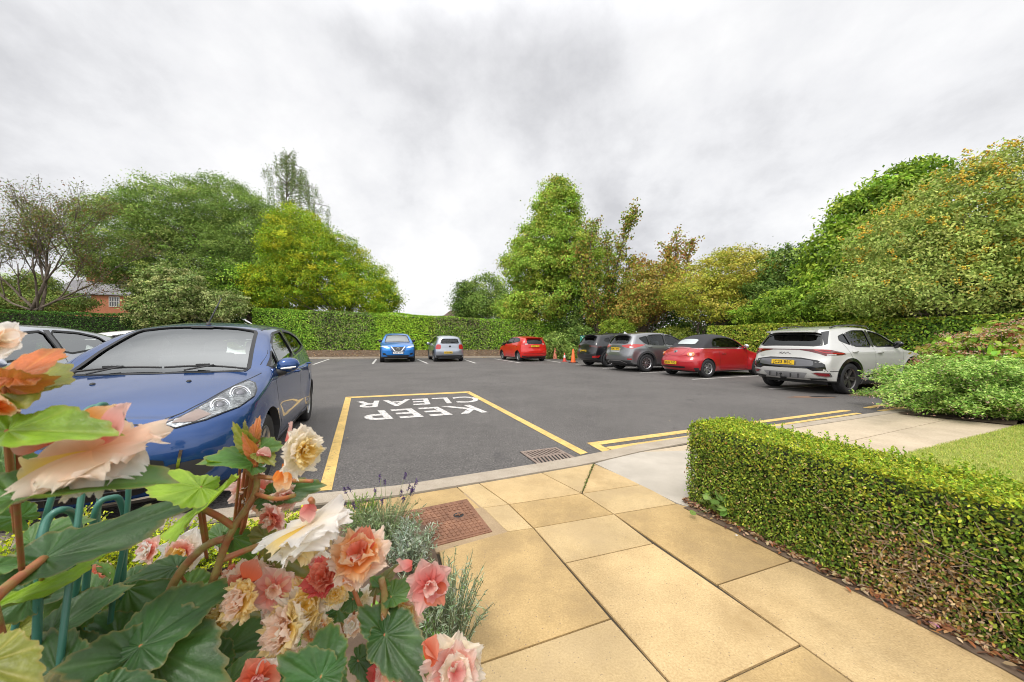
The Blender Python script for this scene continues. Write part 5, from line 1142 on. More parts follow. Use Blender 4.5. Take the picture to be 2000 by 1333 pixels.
def roofhouse(label, px, py0, Y, w_, h, rh):
    c = cp(px, 640, Y); r = empty('bungalow', (c.x, c.y, 0), .2); tag(r, label, 'house')
    mb = MB(); mb.box((0, 0, h/2), (w_, 8, h)); mb.build('wall', brick, r)
    mb = MB(); mb.add([(-w_/2-.4, -4.4, h), (w_/2+.4, -4.4, h), (w_/2+.4, 4.4, h), (-w_/2-.4, 4.4, h), (-w_/2+2.8, 0, h+rh), (w_/2-2.8, 0, h+rh)], [(0, 1, 5, 4), (2, 3, 4, 5), (0, 4, 3), (1, 2, 5), (0, 3, 2, 1)]); mb.build('roof', tileroof, r)
roofhouse('brown hipped roof of a house just showing over the hedge by the distant trees', 900, 610, 75, 10, 4.7, 2.9)
roofhouse('low flat brown roof line far beyond the hedge next to the yellow green tree', 762, 612, 95, 9, 5.2, 2.9)
tree('garden_shrubs', 'mixed green garden bushes behind the left hedge, in front of the brick houses', (-32.5, 30, 0), [E_(100, 592, 75, 24, 29.5, 1.5), E_(20, 585, 60, 26, 29.5, 1.5), E_(60, 560, 50, 26, 30, 1.2)], 620, 50, .26, .14, G['mid']+G['cherry'], r0=.08, cat='shrub', n=14)
# broad trees behind the back hedge, left group
tree('feathery_tree', 'large feathery green tree rising behind the left part of the back hedge', (-20.5, 33, 0), [E_(265, 470, 88, 88, 32, 4), E_(350, 430, 95, 75, 33, 4), E_(440, 430, 85, 78, 34, 4), E_(222, 522, 52, 36, 31, 3), E_(400, 520, 110, 80, 33, 4), E_(500, 500, 70, 95, 34, 4)], 2700, 80, .42, .155, G['mid'], r0=.32, elong=(1, 1, .42), up=.8, split=.4, n=60, inner=.3)
rng_state = None
tree('yellow_leaved_tree', 'bright yellow green bushy tree right of the feathery tree, sloping down to the right', (-13.2, 31.5, 0), [E_(585, 480, 62, 72, 31, 3), E_(640, 530, 75, 78, 31, 3), E_(710, 565, 58, 52, 31, 2.5), E_(560, 560, 70, 60, 31, 3), E_(752, 590, 26, 28, 31, 2)], 1900, 70, .30, .165, G['yel'], r0=.2, aspect=.42, up=.5, n=30)
tree('dark_green_tree', 'dark green shaded tree under the feathery one, behind the ivy mound', (-18.5, 32, 0), [E_(470, 560, 80, 55, 31.5, 2.5), E_(390, 580, 60, 40, 31, 2)], 500, 70, .34, .16, G['fresh']+G['dark'], r0=.18, n=20)
bw = cp(560, 600, 46)
root = empty('weeping_birch', (bw.x, bw.y, 0)); tag(root, 'tall thin weeping birch showing above the other trees on the left', 'tree')
mb = MB(); T = []; hT = HC+(666-305)*46/FOC
mb.tube([(0, 0, 0), (.1, 0, 8), (-.1, 0, 16), (.05, 0, hT)], [.25, .18, .1, .02], 8)
for k in range(150):
    z = rnd.uniform(15, hT-.3); s = (hT-z)/(hT-15); q = rnd.uniform(0, 6.28); L = .4+s**.7*6.2*rnd.uniform(.3, 1)
    a = Vector((0, 0, z)); bq = Vector((math.cos(q)*L*.85+1.6*s, math.sin(q)*L, z+rnd.uniform(.2, 1.1))); e_ = bq+Vector((.1, 0, -rnd.uniform(1.0, 3.6)))
    mb.tube([a, a.lerp(bq, .6)+Vector((0, 0, .4)), bq, bq.lerp(e_, .5)+Vector((.12, 0, 0)), e_], [.035, .025, .015, .01, .006], 4)
    for t in np.linspace(0, 1, 12): T.append(bq.lerp(e_, t))
mb.build('trunk', MT['bark'], root, smooth=True)
T = np.array([t[:] for t in T]); Q = np.repeat(T, 7, 0)+rng.normal(0, 1, (len(T)*7, 3))*np.array([.16, .16, .22])
leaves('crown', Q, rng.normal(0, 1, Q.shape), .17, pal([(.20, .28, .08), (.28, .36, .12), (.13, .20, .05)], len(Q)), parent=root)
# mound of variegated ivy at the hedge corner
tree('ivy_mound', 'rounded mass of pale variegated ivy spilling over the hedge', (-18.2, 25.6, 0), [E_(335, 580, 72, 62, 25.0, 1.6), E_(430, 600, 50, 32, 25.6, 1.0), E_(300, 610, 40, 35, 24.6, 1.2)], 1100, 40, .16, .13, G['vari'], r0=.08, cat='shrub', aspect=.7, up=.3, n=12, inner=.1)
# distant trees, centre
for i, (px, py, rx, ry, Y, lab, cc) in enumerate(((912, 585, 24, 34, 62, 'round dark green distant tree just right of the brown hipped roof', 'dark'), (955, 578, 36, 40, 60, 'mid green distant tree between the small dark one and the tall sweetgum', 'mid'), (1010, 600, 34, 34, 55, 'low distant tree half hidden by the tall sweetgum', 'dark'))):
    c = cp(px, 660, Y); cc_ = G[cc]+G['mid']
    tree('distant_tree', lab, (c.x, c.y, 0), [E_(px, py, rx, ry, Y), E_(px-rx*.4, py+ry*.5, rx*.7, ry*.7, Y), E_(px+rx*.4, py+ry*.3, rx*.7, ry*.8, Y)], 330, 45, .55, .30, cc_, r0=.3, n=20)
# tall tree, centre right
tree('sweetgum_tree', 'tallest conical light green tree in the middle distance', (4.9, 32, 0), [E_(1088, 415, 44, 58, 31, 2.2), E_(1085, 480, 78, 55, 31, 3), E_(1045, 520, 62, 50, 31, 3), E_(1120, 520, 70, 60, 31, 3), E_(1075, 590, 82, 42, 31, 3.2), E_(1010, 600, 40, 26, 31, 2), E_(1092, 375, 20, 26, 31, 1)], 1500, 70, .30, .15, G['liq'], r0=.26, up=.6, n=50, split=.5, aspect=.8)
def upright(label, base, arms, nleaf, size, cols, Y, name='tree', r0=.10, ls=.22):
    b = cp(*base); root = empty(name, b); tag(root, label, 'tree'); mb = MB(); T = []
    for arm in arms:
        P = [cp(*a)-b for a in arm]; P = [P[0]]+[P[0].lerp(P[1], .5)+Vector((0, .1, 0))]+P[1:]
        mb.tube(P, list(np.linspace(r0, .012, len(P))), 7)
        for i in range(len(P)-1):
            for t in np.linspace(0, 1, 9)[:-1]:
                q = P[i].lerp(P[i+1], t)
                if i+t < 1.0: continue
                for k in range(4):
                    e_ = q+Vector((rnd.uniform(-1, 1), rnd.uniform(-1, 1), rnd.uniform(-.1, .9)))*ls*rnd.uniform(.8, 3.2); mb.tube([q, e_], [.012, .005], 4); T += [e_, q.lerp(e_, .6)]
    mb.build('trunk', MT['bark'], root, smooth=True)
    T = np.array([t[:] for t in T]); Q = np.repeat(T, nleaf, 0)+rng.normal(0, ls*.55, (len(T)*nleaf, 3)); leaves('crown', Q, rng.normal(0, 1, Q.shape)+[0, 0, .6], size, pal(cols, len(Q)), parent=root, aspect=.75); return root
upright('slender open tree with several upright bronze tipped stems beside the tall sweetgum', (1172, 668, 27), [[(1172, 668, 27), (1150, 600, 27), (1150, 520, 27), (1158, 425, 27)], [(1172, 668, 27), (1190, 590, 27.5), (1205, 520, 27), (1222, 450, 27), (1244, 410, 27)], [(1172, 668, 27), (1160, 590, 26), (1140, 540, 26.5), (1130, 470, 27)], [(1172, 668, 27), (1185, 600, 28), (1190, 540, 27), (1182, 455, 27)], [(1172, 668, 27), (1200, 620, 27), (1225, 570, 27), (1232, 500, 27)]], 11, .17, G['liq2'], 27, 'slender_tree', .13, .26)
upright('small tree with a red brown top standing up behind the golden tree', (1250, 660, 26), [[(1250, 660, 26), (1285, 600, 26), (1315, 540, 26), (1322, 455, 26)], [(1250, 660, 26), (1300, 590, 26), (1338, 530, 26.4), (1352, 465, 26)], [(1250, 660, 26), (1295, 560, 25.8), (1310, 520, 26), (1300, 480, 26)], [(1250, 660, 26), (1245, 600, 26), (1245, 550, 26), (1248, 505, 26)], [(1250, 660, 26), (1262, 600, 26), (1270, 560, 26), (1272, 515, 26)]], 11, .15, G['red'], 26, 'red_tipped_tree', .10, .24)
tree('orange_leaved_tree', 'low orange and green maple behind the grey crossover', (cp(1258, 668, 24)[0], 24, 0), [E_(1262, 570, 48, 48, 24, 1.6), E_(1300, 560, 40, 46, 24, 1.5), E_(1235, 610, 30, 26, 23.6, 1)], 430, 30, .24, .13, G['red']+G['liq2'], r0=.07, trunks=3, spread=.7, aspect=.7, n=24, inner=.3)
tree('golden_leaved_tree', 'wide golden yellow tree with several leaning stems behind the red convertible', (cp(1345, 668, 21.5)[0], 21.5, 0), [E_(1360, 570, 62, 40, 21, 1.6), E_(1430, 535, 80, 42, 21.5, 1.8), E_(1400, 600, 70, 28, 20.5, 1.5), E_(1480, 540, 48, 45, 21.5, 1.5), E_(1440, 500, 45, 18, 22, 1)], 950, 34, .24, .13, G['gold'], r0=.11, trunks=4, spread=.8, split=.5, aspect=.5, up=.9, elong=(1, 1, .35), n=44, inner=.3)
tree('green_understorey_tree', 'dark green low tree filling the gap behind the black crossover', (cp(1180, 668, 29)[0], 29.5, 0), [E_(1170, 610, 60, 40, 29.5, 1.5), E_(1225, 600, 50, 45, 29, 1.5), E_(1130, 640, 40, 22, 29, 1.2)], 520, 38, .36, .18, G['dark']+G['mid'], r0=.12, n=20)
tree('dark_backdrop_tree', 'dark evergreen mass behind the golden and orange trees', (cp(1380, 668, 27)[0], 27.5, 0), [E_(1290, 620, 70, 50, 28, 1.5), E_(1370, 610, 80, 55, 27.5, 1.5), E_(1450, 600, 70, 60, 26, 1.5), E_(1520, 590, 60, 60, 25, 1.5)], 950, 40, .36, .18, G['dark'], r0=.15, n=20)
tree('dark_laurel_tree', 'dark glossy evergreen between the golden tree and the tall bright laurel', (cp(1545, 668, 19)[0], 19.5, 0), [E_(1540, 545, 50, 62, 19.5, 1.3), E_(1500, 590, 45, 45, 19.5, 1.2), E_(1575, 600, 50, 45, 18.5, 1.2)], 750, 36, .22, .15, G['dark']+G['mid'], r0=.1, n=20)
tree('bright_laurel_tree', 'tall bright green large leaved tree leaning up to the right', (cp(1700, 668, 16)[0], 16.5, 0), [E_(1640, 520, 62, 85, 16, 1.2), E_(1690, 440, 58, 72, 16, 1.2), E_(1745, 400, 55, 62, 16, 1.2), E_(1795, 355, 38, 40, 16, 1), E_(1620, 600, 60, 45, 15.5, 1.2), E_(1780, 480, 80, 90, 16.5, 1.4)], 1500, 32, .20, .20, G['laurel'], r0=.14, aspect=.42, up=.4, n=44, shell=.2)
root = tree('crab_apple_tree', 'wide crab apple tree dotted with yellow fruit at the right edge', (cp(1900, 668, 11)[0], 12.0, 0), [E_(1790, 500, 120, 100, 12, 1.3), E_(1900, 440, 120, 125, 11.5, 1.3), E_(2000, 400, 120, 130, 11, 1.4), E_(1860, 560, 150, 50, 11.5, 1.2), E_(2060, 480, 120, 130, 11, 1.4), E_(1700, 560, 50, 45, 12, 1)], 1900, 44, .20, .095, G['crab'], r0=.14, trunks=3, spread=.6, aspect=.5, droop=.15, inner=.3, n=60)
P, d = crown_pts([E_(1790, 500, 122, 102, 12, 1.35), E_(1900, 440, 122, 127, 11.5, 1.35), E_(2000, 400, 122, 132, 11, 1.4), E_(1860, 560, 150, 50, 11.5, 1.2)], 420, .05, 0)
Q = (P[:, None, :]+rng.normal(0, .055, (len(P), 13, 3))).reshape(-1, 3)
def beads(name, Q, r, cols, parent, m='leaf'):
    V = []; F = []; ico = [(0, 0, 1), (.9, 0, .3), (.2, .9, .3), (-.8, .5, .3), (-.8, -.5, .3), (.2, -.9, .3), (0, 0, -1)]
    fc = [(0, 1, 2), (0, 2, 3), (0, 3, 4), (0, 4, 5), (0, 5, 1), (6, 2, 1), (6, 3, 2), (6, 4, 3), (6, 5, 4), (6, 1, 5)]
    for i, q in enumerate(Q):
        V += [(q[0]+a*r, q[1]+b*r, q[2]+c*r) for a, b, c in ico]; F += [(a+7*i, b+7*i, c+7*i) for a, b, c in fc]
    me = bpy.data.meshes.new(name); me.from_pydata(V, [], F); at = me.color_attributes.new('Col', 'FLOAT_COLOR', 'POINT')
    cc = np.ones((len(Q), 7, 4)); cc[:, :, :3] = pal(cols, len(Q))[:, None, :]; at.data.foreach_set('color', cc.ravel()); me.polygons.foreach_set('use_smooth', [True]*len(me.polygons))
    me.materials.append(MT[m]); o = bpy.data.objects.new(name, me); C.objects.link(o); o.parent = parent; return o
b = Vector(root.location); fr = beads('fruit', Q-np.array(b), .030, [(.80, .58, .07), (.85, .66, .12), (.74, .42, .05)], root); fr['kind'] = 'stuff'
# leafy slope of laurel above the right hedge
tree('laurel_bank', 'bank of bright glossy laurel growing above the clipped right hand hedge', tuple(rrow(0, 2.2)), [E_(1560, 600, 75, 34, 16.5, 1.0), E_(1660, 595, 75, 48, 14.5, 1.0), E_(1480, 618, 50, 20, 18, .8), E_(1750, 610, 70, 30, 13.2, .8)], 1000, 36, .14, .13, G['laurel'], r0=.06, cat='shrub', aspect=.45, n=12, inner=.1)
tree('dark_shrub_bank', 'shaded dark undergrowth beneath the crab apple above the hedge', tuple(rrow(-4, 2.6)), [E_(1800, 600, 90, 30, 13.2, .8), E_(1930, 590, 110, 40, 12, .8), E_(2080, 580, 120, 60, 11.5, 1)], 650, 34, .18, .11, G['dark'], r0=.05, cat='shrub', n=10)
# clipped hedges -------------------------------------------------
def hedge(name, label, a, b, depth, h0, h1, size, dens, cols, base=0.0, wts=None, var=.25, aspect=.5, noise=.06, fine=False, patchcol=None, toptilt=0, hf=None, cat='hedge', wood=True, jitter=.6, corecol=None):
    a = Vector(a); b = Vector(b); L = (b-a).length; d = (b-a)/L; nrm = Vector((d.y, -d.x))     # nrm faces the camera
    root = empty(name, (a.x, a.y, base)); tag(root, label, cat)
    H = hf or (lambda t: h0+(h1-h0)*t)
    nf = int(L*max(h0, h1)*dens); nt_ = int(L*depth*dens); ne = int(depth*max(h0, h1)*dens)
    t = np.concatenate([rng.random(nf), rng.random(nt_), np.zeros(ne)+rng.random(ne)*.004, np.ones(ne)-rng.random(ne)*.004])
    s = np.concatenate([np.zeros(nf), rng.random(nt_), rng.random(2*ne)]); z = np.concatenate([rng.random(nf), np.ones(nt_), rng.random(2*ne)])
    Nn = np.concatenate([np.tile([nrm.x, nrm.y, .25], (nf, 1)), np.tile([0., 0, 1], (nt_, 1)), np.tile([-d.x, -d.y, .2], (ne, 1)), np.tile([d.x, d.y, .2], (ne, 1))])
    hh = np.array([H(q) for q in t]); edge = noise*1.2*np.clip((z-.93)/.07, 0, 1)**2
    bul = noise*(np.sin(t*L*1.7+z*3)+np.sin(t*L*.63+1.3)*.8+np.sin(z*7+t*L*3.1)*.5)+rng.normal(0, noise*.5, len(t))
    off = -(s*depth)+np.where(s == 0, bul-edge*2, 0)
    zz = z*hh+np.where(z == 1, bul*.5, 0)
    P = np.stack([d.x*t*L+nrm.x*off, d.y*t*L+nrm.y*off, zz], 1); col = pal(cols, len(P), wts, var)
    if patchcol is not None: col = patchcol(t, z, s, col)
    P = P-np.where(((s > 0) & (z == 1))[:, None], np.array([0, 0, 1.]), np.array([nrm.x, nrm.y, 0])*(s == 0)[:, None])*(rng.random(len(P))**2*size*1.6)[:, None]
    lf = leaves('foliage', P, Nn, size, col, parent=root, aspect=aspect, fine=fine, jitter=jitter)
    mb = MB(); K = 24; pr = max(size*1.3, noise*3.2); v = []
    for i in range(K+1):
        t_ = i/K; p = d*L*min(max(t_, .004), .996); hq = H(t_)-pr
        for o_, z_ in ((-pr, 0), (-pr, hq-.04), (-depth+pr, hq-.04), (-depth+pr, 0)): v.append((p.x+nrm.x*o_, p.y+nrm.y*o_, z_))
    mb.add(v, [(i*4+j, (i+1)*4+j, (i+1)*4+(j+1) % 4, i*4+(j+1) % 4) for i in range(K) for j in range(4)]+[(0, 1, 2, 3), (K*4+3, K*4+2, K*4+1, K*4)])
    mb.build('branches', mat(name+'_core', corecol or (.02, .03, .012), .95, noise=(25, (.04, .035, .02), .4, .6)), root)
    return root
def pc_back(t, z, s, col):
    n = len(t); v = pal([(.16, .23, .06), (.30, .34, .14), (.09, .15, .035), (.36, .33, .17)], n, None, .3); br = pal([(.22, .17, .09), (.34, .28, .17), (.15, .18, .05)], n)
    wv = np.sin(t*40)*.012+np.sin(z*5+t*23)*.02+rng.normal(0, .012, n)
    m1 = ((t+wv > .16) & (t+wv < .30) & (rng.random(n) < .55)) | ((t+wv > .50) & (t < .80) & (z < .95) & (rng.random(n) < .45-.2*(t > .66)))
    m2 = (t > .50) & (t < .63) & (z > .72) & (rng.random(n) < .35)
    col = col.copy(); col[m1] = v[m1]; col[m2] = br[m2]; y_ = (t < .50) & (t > .33); col[y_] *= np.array([1.25, 1.15, .9]); dk = t > .82; col[dk] *= np.array([.75, .8, .8]); return col
ha = bk0.lerp(bk1, .505)+bn*2.3; hb = bk1+bn*1.9
def tfx(px): # parameter of the hedge line for a photo column
    m = (px-1000)/FOC; A0, B0 = ha, hb; return (m*A0.y-A0.x)/((B0.x-A0.x)-m*(B0.y-A0.y))
def hback(t):
    p = ha.lerp(hb, t); pxx = 1000+FOC*p.x/p.y; py = np.interp(pxx, [380, 600, 780, 900, 1000, 1130], [598, 606, 613, 620, 625, 634]); return HC+(666.5-py)*p.y/FOC-.45+.03*math.sin(t*37)
hedge('back_hedge', 'long tall clipped hedge of mixed green and ivy running behind the back row of cars', (ha.x, ha.y), (hb.x, hb.y), 1.1, 3.6, 2.3, .12, 420, G['hedge'], base=.45, patchcol=pc_back, hf=hback, noise=.05)
la = Vector((-46, 18.6)); lb = Vector((ha.x-.2, ha.y-.9))
def hleft(t):
    p = la.lerp(lb, t); pxx = 1000+FOC*p.x/p.y; py = np.interp(pxx, [-200, 0, 120, 280, 400], [597, 604, 610, 614, 618]); return HC+(666.5-py)*p.y/FOC-.3
hedge('left_hedge', 'lower dark green hedge at the left behind the silver cars', la, lb, 1.0, 3.2, 2.9, .11, 300, [(.05, .12, .018), (.08, .17, .025), (.035, .08, .015)], base=.3, hf=hleft, patchcol=lambda t, z, s, col: np.where((z > .985)[:, None], col*2.0, col))  # shade painted in: front leaves coloured dark, top leaves lightened as if lit
r0_, r1_ = rrow(-6.5, .25), rrow(7.6, .25)
def pc_r(t, z, s, col):
    n = len(t); y_ = pal([(.42, .48, .05), (.33, .42, .04), (.20, .31, .03), (.52, .52, .09)], n); k = rng.random(n) < np.clip((t-.42)/.25, 0, 1)*(.9)
    col = col.copy(); col[k] = y_[k]; k2 = (z > .96) & (rng.random(n) < .55); col[k2] = y_[k2]; return col
# hedge(): a->b with the camera side at (d.y,-d.x): run from far end to near end
hedge('laurel_hedge', 'clipped waist high laurel hedge behind the right hand row of cars', (r1_.x, r1_.y), (r0_.x, r0_.y), 1.2, 2.0, 2.0, .105, 900, G['laurel'][:3]+G['dark'][1:2], aspect=.45, patchcol=lambda t, z, s, col: pc_r(1-t, z, s, col), noise=.04) if False else None
def hedge_right():
    a, b = r1_, r0_
    d = (b-a).normalized(); nrm = Vector((d.y, -d.x))
    cam_side = nrm.dot(Vector((-a.x, -a.y))) > 0
    if cam_side: hedge('laurel_hedge', 'clipped laurel hedge, head high, behind the right hand row of cars', (a.x, a.y), (b.x, b.y), 1.2, 1.98, 1.98, .105, 1100, G['laurel'][:3]+G['dark'][1:2], aspect=.45, patchcol=lambda t, z, s, col: pc_r(1-t, z, s, col), noise=.04)
    else: hedge('laurel_hedge', 'clipped laurel hedge, head high, behind the right hand row of cars', (b.x, b.y), (a.x, a.y), 1.2, 1.98, 1.98, .105, 1100, G['laurel'][:3]+G['dark'][1:2], aspect=.45, patchcol=pc_r, noise=.04)
hedge_right()
# rounded shrubs by the cones and behind the grey car
def dome(name, label, px, py, rx, ry, Y, n, size, cols, rd=None, **k):
    c = cp(px, py, Y); base = (c.x, c.y, 0); r = empty(name, base); tag(r, label, 'shrub')
    e = (np.array(c)-np.array(base), np.array([rx*Y/FOC, rd or rx*Y/FOC, ry*Y/FOC])); o, P = foliage('foliage', [e], n, 10, size*.9, size, cols, parent=r, inner=.05, shell=.06, up=.3, **k)
    mb = MB(); cc = e[0]
    for p in P[::max(1, len(P)//12)]: mb.tube([(0, 0, 0), tuple(Vector(cc)*.6), tuple(p)], [.04, .025, .008], 5)
    mb.build('stems', MT['bark'], r); return r
dome('round_shrub', 'clipped yellow green dome shrub between the grey crossover and the red convertible', 1318, 668, 42, 28, 22, 900, .10, [(.26, .33, .04), (.18, .27, .03), (.34, .38, .07)])
dome('round_shrub', 'small round clipped shrub right behind the bright orange cone', 1116, 690, 12, 17, 23.5, 300, .09, G['mid'])
dome('loose_shrub', 'loose leafy shrub between the red hatchback and the cones', 1086, 678, 26, 26, 25.5, 500, .14, G['mid']+G['vari'][:1])
dome('loose_shrub', 'dark leafy shrub behind the small green sign', 1135, 665, 30, 26, 26.5, 500, .14, G['dark']+G['mid'])
dome('yellow_green_shrub', 'bright yellow green low shrub behind the grey crossover roof', 1205, 645, 30, 20, 23, 500, .12, [(.30, .38, .04), (.22, .32, .03), (.12, .2, .02)])
# cones
def cone(label, px, py, h, cols, name='traffic_cone', group=None):
    g_ = gp(px, py); r = empty(name, g_, rnd.uniform(0, 1)); tag(r, label, 'traffic cone', group); s = h/.75
    mb = MB(); mb.box((0, 0, .02*s), (.40*s, .40*s, .04*s)); mb.build('base', cols[1], r, bevel=.008)
    mb = MB(); mb.lathe([(.15*s, .03*s), (.14*s, .06*s), (.125*s, .10*s), (.035*s, h), (.02*s, h), (.02*s, h-.02), (.0, h-.02)], 24, 'Z'); mb.build('cone', cols[0], r, smooth=True)
    if len(cols) > 2:
        mb = MB(); z0, z1 = .45*h, .75*h; rr = lambda z: .125*s+(.035*s-.125*s)*(z-.1*s)/(h-.1*s)+.003; mb.lathe([(rr(z0), z0), (rr(z1), z1)], 24, 'Z'); mb.build('reflective_band', cols[2], r, smooth=True)
org = mat('orange_plastic', (.80, .13, .02), .45); fad = mat('faded_orange_plastic', (.60, .20, .12), .7); rd_ = mat('red_plastic', (.60, .06, .035), .5)
cone('bright orange traffic cone, tallest looking and nearest of the three', 1119.5, 709.3, .80, (org, MT['plastic']))
cone('small red traffic cone with a white band, in the middle of the three', 1102.5, 706.5, .53, (rd_, rd_, MT['whitelens']))
cone('faded orange traffic cone, farthest of the three and next to the red hatchback', 1084, 702, .78, (fad, MT['plastic']))
c = cp(1141, 663, 25); r = empty('assembly_sign', (c.x, c.y, 0), -.1); tag(r, 'small green square sign with white arrows on a post beside the black crossover', 'sign')
gs = mat('sign_green', (.02, .22, .14), .5); mb = MB(); mb.box((0, 0, c.z), (.56, .02, .56)); sgn = mb.build('panel', gs, r); mb = MB()
for sx_, sz_ in ((1, 1), (1, -1), (-1, 1), (-1, -1)):
    p0 = Vector((sx_*.22, -.014, c.z+sz_*.22)); p1 = Vector((sx_*.10, -.014, c.z+sz_*.10)); mb.tube([p0, p1], .018, 4); mb.add([p1+Vector((-sx_*.03, 0, -sz_*.03)), p1+Vector((sx_*.05, 0, -sz_*.02)), p1+Vector((-sx_*.02, 0, sz_*.05))], [(0, 1, 2)])
for k in (-.05, 0, .05): mb.lathe([(0, .02), (.018, .012), (.018, -.012), (0, -.02)], 8, 'Z', (k, -.016, c.z+.03)); mb.box((k, -.014, c.z-.035), (.032, .008, .07))
mb.build('symbols', MT['whitelens'], sgn); mb = MB(); mb.tube([(0, .04, 0), (0, .04, c.z+.2)], .03, 8); mb.build('post', MT['alloy'], r)
# right foreground: arching shrub with small pink flowers, and a pink hydrangea behind it
def arching(name, label, base, n, L, size, cols, lean, fl=None, hmax=.9, sprays=()):
    r = empty(name, base); tag(r, label, 'shrub'); mb = MB(); T = []; A_ = []; tips = []
    for k in range(n):
        q = rnd.uniform(0, 6.283); l = L*rnd.uniform(.55, 1.1); st = Vector((rnd.uniform(-1, 1)*lean[0], rnd.uniform(-1, 1)*lean[1], 0)); out = Vector((math.cos(q)*.8+.25*st.x/lean[0], math.sin(q)*.6+.2*st.y/lean[1], 0)); hz = hmax*rnd.uniform(.4, 1.05)
        hz *= rnd.choice((.3, .5, .8, 1, 1, 1.2)); P = [st+out*l*t+Vector((0, 0, hz*math.sin(min(t*2.1, 2.6)))) for t in np.linspace(0, 1, 8)]; mb.tube(P, list(np.linspace(.008, .0025, 8)), 4)
        for i in range(1, 7):
            for t in np.linspace(0, 1, 5)[:-1]:
                p = P[i].lerp(P[i+1], t); T.append(p); A_.append((P[i+1]-P[i]).normalized())
                for kk in range(2):
                    sd_ = Vector((rnd.uniform(-1, 1), rnd.uniform(-1, 1), rnd.uniform(-.2, .6))); T.append(p+sd_*.07); A_.append(sd_.normalized()); T.append(p+sd_*.13); A_.append(sd_.normalized())
        tips.append(P[-1]); tips.append(P[-2])
    for tx, ty, tz in sprays:
        e_ = cp(tx, ty, tz)-Vector(base); s0 = Vector((rnd.uniform(-.4, .0), rnd.uniform(-.2, .2), .1)); P = [s0.lerp(e_, t)+Vector((0, 0, .28*math.sin(math.pi*t))) for t in np.linspace(0, 1, 14)]; mb.tube(P, list(np.linspace(.007, .002, 14)), 4)
        for i in range(3, 13):
            for t in np.linspace(0, 1, 5)[:-1]:
                p = P[i].lerp(P[i+1], t); a0 = (P[i+1]-P[i]).normalized(); T.append(p); A_.append(a0)
                for kk in range(2): sd_ = Vector((rnd.uniform(-1, 1), rnd.uniform(-1, 1), rnd.uniform(-.3, .6))); T.append(p+sd_*.05); A_.append(sd_.normalized())
        tips.append(P[-1])
    mb.build('stems', MT['bark'], r); T = np.array([t[:] for t in T]); A_ = np.array([a[:] for a in A_]); Q = np.repeat(T, 6, 0)+rng.normal(0, .028, (len(T)*6, 3)); k = Q[:, 2] > .02; Q = Q[k]; AA = np.repeat(A_, 6, 0)[k]
    leaves('foliage', Q, np.tile([0., -.3, .8], (len(Q), 1)), size, pal(cols, len(Q)), parent=r, aspect=.42, axis=AA, fine=False, jitter=.5)
    if fl is not None:
        tp = np.array([t[:] for t in tips]); Q = (tp[:, None, :]+rng.normal(0, .04, (len(tp), 7, 3))-np.array([0, 0, .03])).reshape(-1, 3); o = leaves('flowers', Q, rng.normal(0, 1, Q.shape), .04, pal(fl, len(Q)), material=MT['petal'], parent=r, aspect=.35); o['kind'] = 'stuff'
    return r
fu = [(.26, .44, .07), (.38, .56, .12), (.15, .30, .045), (.50, .64, .18)]
b1 = gp(1885, 802, .05)
arching('arching_shrub', 'fresh green arching shrub with small pink flowers at the corner of the tan paving', (b1[0], b1[1]-.35, .05), 300, .85, .042, fu, (.75, .5), [(.70, .42, .36), (.75, .55, .45)], .70, sprays=[(1700, 768, 5.3), (1720, 722, 5.6), (1725, 790, 5.0), (1718, 774, 5.1), (1752, 755, 5.2), (1762, 735, 5.4), (1800, 700, 5.6)])
b2 = gp(1990, 800, .05)
arching('arching_shrub', 'second green arching shrub with pale pink bells at the right edge above the lawn', (b2[0]+.6, b2[1]-.4, .05), 260, .95, .042, fu, (.9, .5), [(.70, .42, .36), (.75, .55, .45)], .58)
b3 = cp(1960, 740, 6.9); r = empty('hydrangea', (b3.x, b3.y, 0)); tag(r, 'broad hydrangea with faded pink flower heads behind the arching shrubs at the right', 'shrub'); e = [E_(1940, 700, 95, 50, 7.0, .8), E_(2040, 690, 110, 62, 7.0, .9), E_(1870, 725, 50, 34, 7.1, .6)]
e = [(c_-np.array([b3.x, b3.y, 0]), rr_) for c_, rr_ in e]
foliage('foliage', e, 420, 12, .09, .12, [(.18, .36, .04), (.32, .50, .05), (.42, .38, .08), (.50, .16, .08)], [4, 4, 2, 1.6], parent=r, aspect=.6, inner=.15, fine=True)
P, d = crown_pts(e, 700, .03, 0); P = P[d[:, 2] > .0][:300]; d = d[d[:, 2] > .0][:300]
Q = (P[:, None, :]+rng.normal(0, 1, (len(P), 26, 3))*np.array([.075, .075, .02])+np.array([0, 0, .03])).reshape(-1, 3); o = leaves('flower_heads', Q, np.tile([0., 0, 1.], (len(Q), 1)), .030, pal([(.74, .40, .30), (.82, .58, .46), (.62, .24, .16), (.74, .62, .40)], len(Q)), parent=r, aspect=.8, material=MT['petal']); o['kind'] = 'stuff'
mb = MB()
for p in P[::8]: mb.tube([(0, 0, 0), (p[0]*.6, p[1]*.6, p[2]*.5), tuple(p)], [.012, .009, .005], 5)
mb.build('stems', MT['bark'], r)
